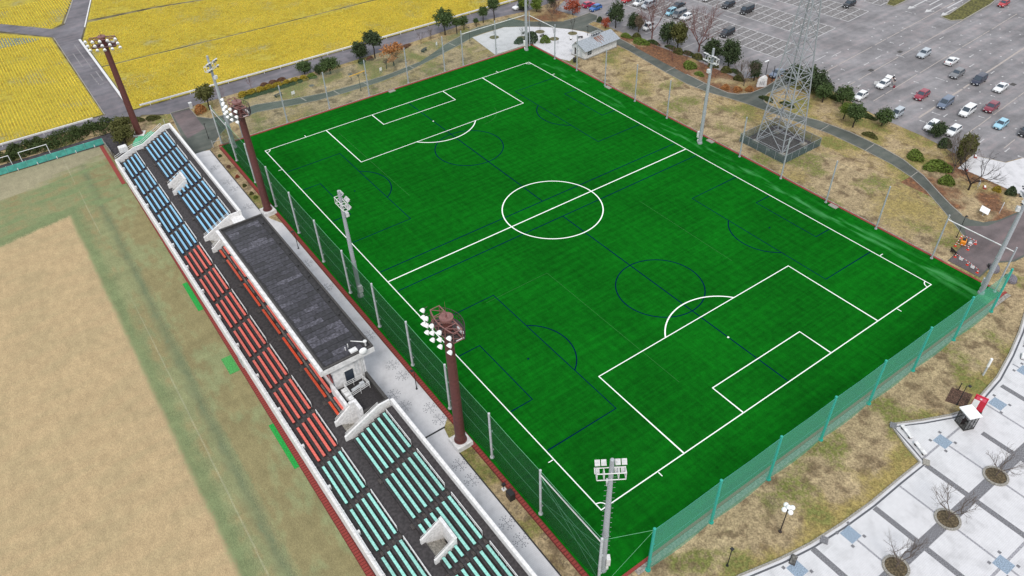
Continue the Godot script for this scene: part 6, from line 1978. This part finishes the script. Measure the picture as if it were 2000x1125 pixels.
	lamp_post("dark lamp post beside the coned-off work area", 48.4, 48.6, 4.2, V3(0.4, 0, 0.1))
	lamp_post("dark round-headed lamp post on the dry grass near the bottom edge", -27.3, 66.7, 3.4, V3(0.0, 0, 0.0))
	lamp_post("dark lamp post on the grass behind the white kiosk", 14.3, 68.9, 3.6, V3(0.5, 0, 0.4))
	var ub := thing("utility_box", "black utility box in the planting strip beside the near net", "utility box", V3(-41.55, 0, 45.2), 0.0)
	var ubm := MB.new(); ubm.bev(V3(-0.35, -0.02, -0.5), V3(0.35, 1.25, 0.5), 0.04)
	part(ub, "cabinet", ubm.mesh(), M.black)
	part(ub, "door_panel", one_box(V3(-0.37, 0.15, -0.42), V3(-0.352, 1.1, 0.42)), M.dark_steel)
	var pl := thing("path_light", "short black path light on a white base in the planting strip", "light", V3(-41.5, 0, 43.7))
	part(pl, "base", one_box(V3(-0.25, -0.02, -0.25), V3(0.25, 0.06, 0.25)), M.white_wall)
	part(pl, "stem", one_tube(V3(0, 0.06, 0), V3(0, 0.9, 0), 0.06, 0.05, 8), M.black)
	var plh := MB.new(); plh.bev(V3(-0.22, 0.85, -0.16), V3(0.22, 1.15, 0.16), 0.04)
	part(pl, "head", plh.mesh(), M.black)
	# globe lamp on the dry grass
	var gl := thing("globe_lamp", "brown post with a cluster of white globe lamps on the dry grass", "lamp post", V3(-19.3, 0, 67.4))
	part(gl, "pole", one_tube(V3(0, -0.05, 0), V3(0, 4.4, 0), 0.08, 0.06, 10), M.dark_steel)
	part(gl, "base", one_tube(V3(0, 0, 0), V3(0, 0.12, 0), 0.22, 0.18, 10), M.dark_steel)
	for a in 4:
		var d := V3(cos(a * PI / 2 + 0.4), 0, sin(a * PI / 2 + 0.4))
		part(gl, "arm", one_tube(V3(0, 4.1, 0), d * 0.48 + V3(0, 4.35, 0), 0.035, 0.03, 6), M.dark_steel)
		var b := MB.new(); b.ball(d * 0.5 + V3(0, 4.62, 0), V3(0.30, 0.30, 0.30), 8)
		part(gl, "globe", b.mesh(), M.lamp_white)
	var gb := MB.new(); gb.ball(V3(0, 4.9, 0), V3(0.28, 0.28, 0.28), 8)
	part(gl, "globe", gb.mesh(), M.lamp_white)
	# white pillar lamp, benches and boxes on the plaza
	var pi := thing("pillar_light", "slim white-topped pillar light on the grass by the plaza's curved kerb", "light", V3(22.0, 0, 68.1))
	part(pi, "shaft", one_tube(V3(0, -0.05, 0), V3(0, 1.7, 0), 0.13, 0.13, 10), M.silver)
	part(pi, "lamp_tube", one_tube(V3(0, 1.7, 0), V3(0, 3.2, 0), 0.17, 0.17, 12), M.lamp_white)
	stone_bench("plaza_bench", "dark-legged bench nearer the kiosk in the plaza's pointed corner", 4.75, 67.7, -1.97, 2.1, M.white_wall, "benches in the plaza corner")
	stone_bench("plaza_bench", "dark-legged bench further from the kiosk in the plaza's pointed corner", 3.75, 70.2, -1.97, 2.1, M.white_wall, "benches in the plaza corner")
	for q in [[32.6, 68.6, "grey stone block at the plaza's upper edge, farther one", M.worn], [29.6, 69.6, "white stone block at the plaza's upper edge, nearer one", M.white_wall], [-21.0, 70.6, "white stone block beside the kerb near the bottom edge", M.worn]]:
		var o := thing("stone_cube", q[2], "seat", V3(q[0], 0, q[1]), 0.4, "stone blocks on the plaza")
		var b := MB.new(); b.bev(V3(-0.55, -0.02, -0.28), V3(0.55, 0.42, 0.28), 0.06)
		part(o, "block", b.mesh(), q[3])
		part(o, "foot", one_box(V3(-0.62, -0.02, -0.34), V3(0.62, 0.05, 0.34)), M.dark_steel)
	for q in [[4.5, 66.0, "grey drain lid at the plaza's pointed tip"], [16.6, 70.3, "grey drain lid on the curved kerb above the kiosk"], [-16.2, 71.1, "grey drain lid on the kerb near the bottom edge"], [2.6, 71.8, "pale worn slab at the plaza's inner corner"]]:
		var o := part(self, numbered("drain_lid"), one_box(V3(-0.45, -0.02, -0.4), V3(0.45, 0.16, 0.4)), M.dark_band if q[0] != 2.6 else M.kerb)
		o.position = V3(q[0], 0, q[1]); o.rotation.y = 0.5
		tag(o, q[2], "drain lid", "lids along the plaza kerb")
	# kiosk
	var ko := thing("kiosk", "small glazed kiosk with a flat white roof on the plaza", "kiosk", V3(11.8, 0, 71.3), -0.4)
	ko.scale = V3(0.66, 1.0, 0.95)
	part(ko, "roof", one_box(V3(-1.35, 2.45, -1.1), V3(1.35, 2.6, 1.1)), M.lamp_white)
	part(ko, "floor", one_box(V3(-1.15, 0.0, -0.95), V3(1.15, 0.10, 0.95)), M.worn)
	for x in [-1.1, -0.35, 0.4, 1.1]:
		for z in [-0.9, 0.9]: part(ko, "frame_post", one_box(V3(x - 0.04, 0.1, z - 0.04), V3(x + 0.04, 2.449, z + 0.04)), M.black)
	for z in [-0.9, 0.9]:
		part(ko, "frame_rail", one_box(V3(-1.06, 0.1, z - 0.03), V3(1.06, 0.22, z + 0.03)), M.black)
		for q in [[-1.05, -0.4], [-0.3, 0.35], [0.45, 1.05]]:
			part(ko, "pane", one_box(V3(q[0], 0.24, z - 0.012), V3(q[1], 2.42, z + 0.012)), M.kiosk_glass)
	for x in [-1.1, 1.1]:
		part(ko, "pane", one_box(V3(x - 0.012, 0.24, -0.84), V3(x + 0.012, 2.42, 0.0)), M.kiosk_glass)
		part(ko, "frame_rail", one_box(V3(x - 0.03, 0.1, -0.85), V3(x + 0.03, 0.22, 0.85)), M.black)
	part(ko, "counter", one_box(V3(-0.9, 0.1, -0.7), V3(0.2, 1.0, -0.1)), M.dark_steel)
	part(ko, "shelf_unit", one_box(V3(-0.6, 1.0, -0.6), V3(-0.2, 1.4, -0.3)), M.silver)
	# red panel sign behind it
	var rs := thing("panel_sign", "tall red panel sign with a white patch behind the kiosk", "sign", V3(15.0, 0, 70.9), -1.3)
	part(rs, "panel", one_box(V3(-0.75, 0.35, -0.08), V3(0.75, 2.9, 0.08)), mat(col(196, 34, 58), 0.45))
	part(rs, "white_patch", one_box(V3(-0.7, 0.6, 0.084), V3(0.0, 2.1, 0.10)), M.lamp_white)
	part(rs, "top_panel", one_box(V3(-0.55, 2.2, 0.084), V3(0.6, 2.75, 0.095)), mat(col(226, 84, 110), 0.45))
	part(rs, "emblem", one_box(V3(-0.12, 2.35, 0.097), V3(0.12, 2.58, 0.105)), M.lamp_white)
	part(rs, "base", one_box(V3(-0.8, -0.02, -0.3), V3(0.8, 0.34, 0.3)), M.dark_steel)
	struct("flower_bed_soil", sheet(P2([13.6, 67.6, 16.6, 66.8, 17.6, 69.2, 14.6, 69.9]), -0.004), mat(col(118, 90, 76), 1.0, 0.0, M.blot, 0.6))
	var dp := thing("bollard", "short dark bollard on the grass behind the kiosk's lamp post", "bollard", V3(16.8, 0, 67.6))
	part(dp, "shaft", one_tube(V3(0, -0.05, 0), V3(0, 1.3, 0), 0.07, 0.06, 8), M.black)
	part(dp, "cap", one_tube(V3(0, 1.3, 0), V3(0, 1.36, 0), 0.09, 0.07, 8), M.black)
	# toilet block by the far corner
	var tb := thing("toilet_block", "small white toilet block with a grey pitched roof and rusty roof frame", "building", V3(45.2, 0, -45.3), 0.075)
	var tw := MB.new()
	var pr := [V3(0, 0, 0), V3(0, 0, -4.6), V3(0, 2.5, -4.6), V3(0, 3.7, -2.7), V3(0, 2.5, 0)]
	var Lb := 11.0
	for i in 5:
		var a: Vector3 = pr[i]; var c: Vector3 = pr[(i + 1) % 5]
		tw.quad(a, a + V3(Lb, 0, 0), c + V3(Lb, 0, 0), c)
	tw.quad(pr[0], pr[1], pr[2], pr[4]); tw.tri(pr[4], pr[2], pr[3])
	for d in [1]:
		var e := V3(Lb, 0, 0)
		tw.quad(pr[0] + e, pr[4] + e, pr[2] + e, pr[1] + e); tw.tri(pr[4] + e, pr[3] + e, pr[2] + e)
	part(tb, "wall", tw.mesh(), mat(col(232, 234, 238), 0.8, 0.0, M.soft, 0.3))
	for s in [[V3(-0.5, 2.36, 0.75), V3(-0.5, 3.82, -2.7)], [V3(-0.5, 3.82, -2.7), V3(-0.5, 2.3, -5.4)]]:
		var n := 12
		for k in n:
			var r := MB.new()
			var w0 := V3((Lb + 1.0) * k / n + 0.01, 0, 0); var w1 := V3((Lb + 1.0) * (k + 1) / n - 0.01, 0, 0)
			var a: Vector3 = s[0]; var c: Vector3 = s[1]
			r.quad(a + w0, a + w1, c + w1, c + w0); r.quad(a + w0 + V3(0, -0.08, 0), c + w0 + V3(0, -0.08, 0), c + w1 + V3(0, -0.08, 0), a + w1 + V3(0, -0.08, 0))
			r.quad(a + w0 + V3(0, -0.08, 0), a + w1 + V3(0, -0.08, 0), a + w1, a + w0)
			part(tb, "roof_sheet", r.mesh(), M.toilet_roof)
	var rs2 := MB.new()
	for q in [[5.0, 0.5, 1.6], [5.5, 0.35, 2.4], [6.1, 0.5, 1.5], [6.6, 0.3, 2.0], [7.2, 0.4, 1.2]]:
		var a := V3(q[0], 3.82 - 0.423 * 0.55 + 0.008, -2.15); var c := V3(q[0] + 0.1, 3.82 - 0.423 * (0.55 + q[2]) + 0.008, -2.15 + q[2])
		rs2.quad(a + V3(-q[1] * 0.5, 0, 0), c + V3(-q[1] * 0.2, 0, 0), c + V3(q[1] * 0.2, 0, 0), a + V3(q[1] * 0.5, 0, 0))
	part(tb, "rust_stain", rs2.mesh(), mat(col(172, 116, 84), 0.9, 0.0, M.blot, 1.5))
	var ff := MB.new()
	for z in [-2.2, -3.2]:
		for y in [3.7, 4.5]: ff.tube(V3(4.6, y, z), V3(7.4, y, z), 0.05, 0.05, 6)
		for x in [4.6, 5.5, 6.4, 7.4]: ff.tube(V3(x, 3.3, z), V3(x, 4.6, z), 0.05, 0.05, 6)
	for x in [4.6, 5.5, 6.4, 7.4]: ff.tube(V3(x, 4.5, -2.2), V3(x, 4.5, -3.2), 0.04, 0.04, 6)
	part(tb, "roof_frame", ff.mesh(), M.silver)
	for k in 3: part(tb, "skylight", one_box(V3(4.7 + 0.9 * k, 4.0, -3.0), V3(5.4 + 0.9 * k, 4.1, -2.3)), M.glass_dark)
	var wi := part(tb, "window", one_box(V3(0.9, 0.9, 0.004), V3(2.2, 1.8, 0.05)), M.glass_dark)
	var wf := MB.new()
	for x in [0.86, 1.53, 2.2]: wf.lh(V3(x, 0.86, 0.052), V3(x + 0.05, 1.84, 0.075))
	wf.lh(V3(0.92, 1.32, 0.052), V3(2.19, 1.37, 0.07))
	part(wi, "frame", wf.mesh(), M.silver)
	part(tb, "clerestory_window", one_box(V3(5.5, 1.75, 0.004), V3(8.4, 2.05, 0.05)), M.dark_steel)
	part(tb, "door", one_box(V3(-0.05, 0.0, -1.7), V3(-0.004, 2.0, -0.9)), M.silver)
	part(tb, "vent_slot", one_box(V3(-0.05, 0.5, -3.6), V3(-0.004, 2.2, -3.1)), M.dark_steel)
	part(tb, "plinth", one_box(V3(-0.1, -0.03, -4.7), V3(Lb + 0.1, 0.25, 0.08)), M.concrete)
	var bn := thing("rubbish_bin", "black bin standing beside the toilet block's near corner", "bin", V3(42.6, 0, -46.0))
	part(bn, "body", one_tube(V3(0, -0.02, 0), V3(0, 1.0, 0), 0.38, 0.42, 12), M.black)
	part(bn, "lid", one_tube(V3(0, 1.0, 0), V3(0, 1.12, 0), 0.45, 0.36, 12), M.dark_steel)
	for q in [[50.6, -57.4, 0.9, "white stone bench in the paved yard", M.white_wall], [52.8, -56.4, -0.5, "dark stone bench in the paved yard", M.dark_steel], [46.0, -63.6, 0.3, "grey stone bench near the yard's central bed", M.worn], [43.6, -68.0, 0.1, "grey stone bench at the yard's rear bed", M.worn]]:
		stone_bench("yard_bench", q[3], q[0], q[1], q[2], 1.5, q[4], "stone benches in the paved yard")
	var bi := thing("bicycle", "small dark bicycle parked by the corner shrub", "bicycle", V3(46.6, 0, -57.6), 0.9)
	for x in [-0.5, 0.5]:
		var b := MB.new(); var pv := V3(x + 0.32, 0.34, 0)
		for k in 13:
			var a := TAU * k / 12.0; var q := V3(x + cos(a) * 0.32, 0.34 + sin(a) * 0.32, 0)
			if k > 0: b.tube(pv, q, 0.02, 0.02, 5, false)
			pv = q
		part(bi, "wheel", b.mesh(), M.black)
	var fb := MB.new()
	for q in [[-0.5, 0.34, -0.2, 0.8], [-0.2, 0.8, 0.35, 0.75], [0.35, 0.75, 0.0, 0.34], [0.0, 0.34, -0.2, 0.85], [0.5, 0.34, 0.35, 1.0], [0.0, 0.34, -0.5, 0.34]]: fb.tube(V3(q[0], q[1], 0), V3(q[2], q[3], 0), 0.025, 0.025, 6)
	part(bi, "frame", fb.mesh(), M.dark_steel)
	part(bi, "saddle", one_box(V3(-0.34, 0.86, -0.07), V3(-0.08, 0.92, 0.07)), M.black)
	part(bi, "handlebar", one_tube(V3(0.35, 1.0, -0.28), V3(0.35, 1.0, 0.28), 0.02, 0.02, 6), M.black)
	# lawn furniture behind the far goal
	park_seat("dark picnic bench at the front of the long hedge", -22.0, -75.0, 0.2)
	park_seat("dark picnic bench beside the path near the paved yard", 17.2, -75.2, 0.6)
	notice("small white notice board right of the hedge's picnic bench", -19.2, -72.6, 0.9, 1.3, 0.2)
	notice("small white notice board below the orange-leaved tree", 2.6, -70.8, 0.7, 1.4, 0.2)
	notice("narrow white notice board beside the path near the paved yard", 20.9, -75.0, 0.6, 1.5, 0.4)
	var yb := thing("exercise_bar", "yellow-topped exercise beam on dark posts beside the path", "exercise equipment", V3(-5.2, 0, -71.8), 0.06)
	part(yb, "beam", one_tube(V3(0, 1.0, 0), V3(4.2, 1.15, 0), 0.11, 0.11, 8), mat(col(214, 164, 40), 0.6))
	for x in [0.4, 3.9]: part(yb, "post", one_tube(V3(x, -0.05, 0), V3(x, 1.0, 0), 0.07, 0.07, 8), M.dark_steel)
	for q in [[-13.6, -75.2, "dark manhole lid on the lawn in front of the hedge"], [-3.6, -75.0, "dark manhole lid on the lawn behind the exercise beam"]]:
		var o := part(self, numbered("manhole_lid"), one_tube(V3(0, -0.02, 0), V3(0, 0.03, 0), 0.6, 0.6, 14), M.worn)
		o.position = V3(q[0], 0, q[1]); tag(o, q[2], "manhole lid")
	# concrete pads on the kerb of the turf
	for q in [[-0.1, -60.4, "pale concrete pad at the middle of the far kerb"], [39.8, -30.4, "pale concrete pad on the park-side kerb at the far third"], [39.9, 0.9, "pale concrete pad by the park-side mast"], [39.9, 30.4, "pale concrete pad on the park-side kerb at the near third"]]:
		var o := part(self, numbered("concrete_pad"), one_box(V3(-0.8, -0.01, -0.45), V3(0.8, 0.14, 0.45)), M.kerb)
		o.position = V3(q[0], 0, q[1]); o.rotation.y = 0.0 if q[1] < -50 else 1.57
		tag(o, q[2], "concrete pad", "pads on the turf kerb")
	# monument, car-park entrance lamps, notice panels
	var mo := thing("stone_monument", "white inscribed stone monument at the car-park entrance", "monument", V3(67.0, 0, -9.2), -0.6)
	var mm := MB.new()
	var ring0 := [V3(-1.1, 0, 0.35), V3(-1.0, 0, -0.35), V3(1.0, 0, -0.35), V3(1.1, 0, 0.35)]
	var ring1 := [V3(-1.0, 1.4, 0.3), V3(-0.9, 1.5, -0.3), V3(0.95, 2.3, -0.3), V3(1.0, 2.2, 0.3)]
	var ring2 := [V3(-0.5, 2.1, 0.15), V3(-0.5, 2.15, -0.2), V3(0.5, 2.6, -0.2), V3(0.6, 2.5, 0.15)]
	ring(mm, ring0, ring1); ring(mm, ring1, ring2); mm.quad(ring2[0], ring2[3], ring2[2], ring2[1])
	part(mo, "stone", mm.mesh(), M.white_wall)
	for k in 3: part(mo, "engraved_line", one_box(V3(-0.5 + 0.4 * k, 0.5, 0.345), V3(-0.35 + 0.4 * k, 1.35, 0.37)), M.thin_band)
	for q in [[69.6, -10.4, 5.0, true, "dark post with a white lamp beam left of the blue-grey sedan"], [71.0, -9.4, 3.6, false, "plain dark post beside the blue-grey sedan"]]:
		var o := thing("entrance_post", q[4], "post", V3(q[0], 0, q[1]))
		part(o, "pole", one_tube(V3(0, -0.05, 0), V3(0, q[2], 0), 0.08, 0.07, 8), M.black)
		part(o, "base", one_tube(V3(0, 0, 0), V3(0, 0.1, 0), 0.18, 0.15, 10), M.black)
		if q[3]: part(o, "lamp_head", one_box(V3(-1.2, q[2] - 0.1, -0.14), V3(0.1, q[2] + 0.06, 0.14)), M.lamp_white)
	var sg := thing("white_panel", "white square panel lying tilted on the leaf-covered island", "panel", V3(58.4, 0, 47.6), 0.3)
	var sgm := MB.new(); sgm.box(V3(0, 0.7, 0), V3(1.9, 0.08, 1.5), Basis(Vector3.RIGHT, 0.25))
	part(sg, "panel", sgm.mesh(), M.lamp_white)
	for x in [-0.8, 0.8]: part(sg, "leg", one_tube(V3(x, -0.03, 0), V3(x, 0.68, 0), 0.05, 0.05, 6), M.silver)
	notice("pale sign board at the foot of the spreading bare tree", 65.2, 42.6, 0.9, 1.5, 0.6)
	notice("thin white post sign on the leaf-covered island's right side", 60.6, 49.2, 0.3, 2.2, 0.2, "post_sign")
	for q in [[69.4, 38.0, "low red and white marker at the paved strip's left end"], [66.2, 43.4, "low red and white marker beside the yellow shrub"], [75.0, 36.6, "low red marker at the paved strip's top corner"]]:
		var o := thing("low_marker", q[2], "marker", V3(q[0], 0, q[1]), 0.5, "low red and white markers")
		part(o, "base", one_box(V3(-0.5, -0.02, -0.25), V3(0.5, 0.22, 0.25)), mat(col(150, 66, 54), 0.8))
		part(o, "plate", one_box(V3(-0.3, 0.22, -0.15), V3(0.3, 0.36, 0.15)), M.lamp_white)
	# coned-off gate at the right corner
	var gc := [[43.2, 51.4, "cone at the left end of the row across the gate"], [42.8, 53.7, "middle cone of the row across the gate"], [42.2, 55.7, "cone at the right end of the row across the gate"], [45.9, 49.8, "cone at the work area's left corner"], [48.7, 49.2, "cone at the work area's rear corner by the lamp post"], [49.0, 51.5, "cone at the work area's right corner"], [46.6, 51.6, "cone at the work area's front corner"]]
	for q in gc: cone(q[2], q[0], q[1])
	var cp := func(i: int) -> Vector3: return V3(gc[i][0], 0.66, gc[i][1])
	cone_bar("striped bar, left half of the row across the gate", cp.call(0), cp.call(1))
	cone_bar("striped bar, right half of the row across the gate", cp.call(1), cp.call(2))
	cone_bar("striped bar on the work area's left side", cp.call(3), cp.call(4))
	cone_bar("striped bar on the work area's rear side", cp.call(4), cp.call(5))
	cone_bar("striped bar on the work area's right side", cp.call(5), cp.call(6))
	cone_bar("striped bar on the work area's front side", cp.call(6), cp.call(3))
	for q in [[0.5, "left"], [1.6, "right"]]:
		var p: Vector3 = cp.call(0).lerp(cp.call(2), q[0] / 2.1)
		var o := part(self, numbered("hanging_notice"), one_box(V3(-0.03, -0.5, -0.3), V3(0.03, -0.04, 0.3)), M.lamp_white)
		o.position = p; tag(o, "white notice hanging on the %s part of the gate's striped bars" % q[1], "notice")
	var wa := thing("generator", "orange generator inside the coned work area", "generator", V3(47.4, 0, 50.2), 0.4)
	var wm := MB.new(); wm.bev(V3(-0.6, 0.12, -0.4), V3(0.6, 0.9, 0.4), 0.1)
	part(wa, "housing", wm.mesh(), mat(col(222, 138, 34), 0.5))
	part(wa, "engine_top", one_box(V3(-0.3, 0.9, -0.25), V3(0.3, 1.08, 0.25)), M.black)
	for x in [-0.45, 0.45]: part(wa, "skid", one_box(V3(x - 0.08, -0.02, -0.42), V3(x + 0.08, 0.119, 0.42)), M.black)
	var wa2 := thing("tool_bag", "dark and white tool bag beside the orange generator", "bag", V3(48.4, 0, 50.9), 0.4)
	var w2 := MB.new(); w2.bev(V3(-0.4, -0.01, -0.3), V3(0.4, 0.5, 0.3), 0.14)
	part(wa2, "bag", w2.mesh(), M.silver)
	part(wa2, "strap", one_box(V3(-0.05, 0.02, -0.32), V3(0.05, 0.53, 0.32)), M.black)
	park_rack()
	# covered equipment outside the right corner
	for q in [[45.0, 56.9, 0.9, "grey tarpaulin heap left of the net corner post"], [44.6, 59.9, 0.8, "grey tarpaulin heap outside the teal net's end"]]:
		var o := thing("covered_heap", q[3], "heap", V3(q[0], 0, q[1]), 0.6, "covered heaps at the right corner")
		var b := MB.new(); b.ball(V3(0, 0.1, 0), V3(1.1, q[2], 0.8), 6)
		part(o, "cover", b.mesh(), mat(col(150, 146, 158), 0.8, 0.0, M.blot, 0.8))
		part(o, "black_strap", one_box(V3(0.3, -0.02, -0.9), V3(0.8, 0.5, 0.3)), M.black)
	# roadside manhole, cabinet
	var ca := thing("meter_cabinet", "grey cabinet by the gate ramp at the road", "cabinet", V3(-40.0, 0, -82.0))
	part(ca, "body", one_box(V3(-0.3, -0.02, -0.3), V3(0.3, 1.3, 0.3)), M.silver)
	part(ca, "roof", one_box(V3(-0.36, 1.3, -0.36), V3(0.36, 1.36, 0.36)), M.white_metal)
	var bl := thing("bulletin_frame", "white two-legged frame on the verge between roadside evergreens", "frame", V3(-10.8, 0, -82.0), 0.2)
	for x in [-0.5, 0.5]: part(bl, "leg", one_tube(V3(x, -0.05, 0), V3(x, 1.5, 0), 0.06, 0.06, 6), M.lamp_white)
	part(bl, "rail", one_tube(V3(-0.5, 1.4, 0), V3(0.5, 1.4, 0), 0.05, 0.05, 6), M.lamp_white)
	var gt := thing("gate_frame", "silver gate frame post pair beside the left corner mast", "gate", V3(-42.0, 0, -61.2))
	for x in [0.0, 1.8]: part(gt, "post", one_tube(V3(x, -0.05, 0), V3(x, 1.6, 0), 0.06, 0.06, 6), M.silver)
	part(gt, "bar", one_tube(V3(0, 1.2, 0), V3(1.8, 1.2, 0), 0.04, 0.04, 6), M.silver)
	# two people behind the open car
	var navy := lin(34, 40, 66); var pale := lin(196, 190, 186); var wht := lin(232, 234, 236)
	person("person in navy top and white hat bending at the white car's open tailgate", V3(90.35, 0.006, 8.75), 0.35, 0.55, navy, pale, wht)
	person("person in dark top and white hat standing further from the white car", V3(91.3, 0.006, 7.75), 0.5, 0.18, lin(26, 36, 48), pale, wht)
	var bg := thing("red_bag", "dark red bag on the asphalt beside the white car's open tailgate", "bag", V3(89.2, 0.006, 9.6), 0.3)
	var bgm := MB.new(); bgm.bev(V3(-0.3, -0.004, -0.2), V3(0.3, 0.42, 0.2), 0.1)
	part(bg, "bag", bgm.mesh(), mat(col(116, 24, 44), 0.7))
	part(bg, "handle", one_tube(V3(-0.15, 0.44, 0), V3(0.15, 0.44, 0), 0.02, 0.02, 6), M.black)

func park_rack() -> void:
	var o := thing("black_bench", "black bench just outside the turf kerb at the gate", "bench", V3(43.9, 0, 50.8), 1.1)
	part(o, "seat", one_box(V3(-0.8, 0.4, -0.22), V3(0.8, 0.46, 0.22)), M.black)
	part(o, "backrest", one_box(V3(-0.8, 0.55, -0.30), V3(0.8, 0.85, -0.24)), M.black)
	for x in [-0.6, 0.6]:
		part(o, "leg", one_box(V3(x - 0.04, -0.02, -0.29), V3(x + 0.04, 0.399, 0.2)), M.dark_steel)
		part(o, "back_support", one_box(V3(x - 0.04, 0.40, -0.235), V3(x + 0.04, 0.85, -0.2)), M.dark_steel)
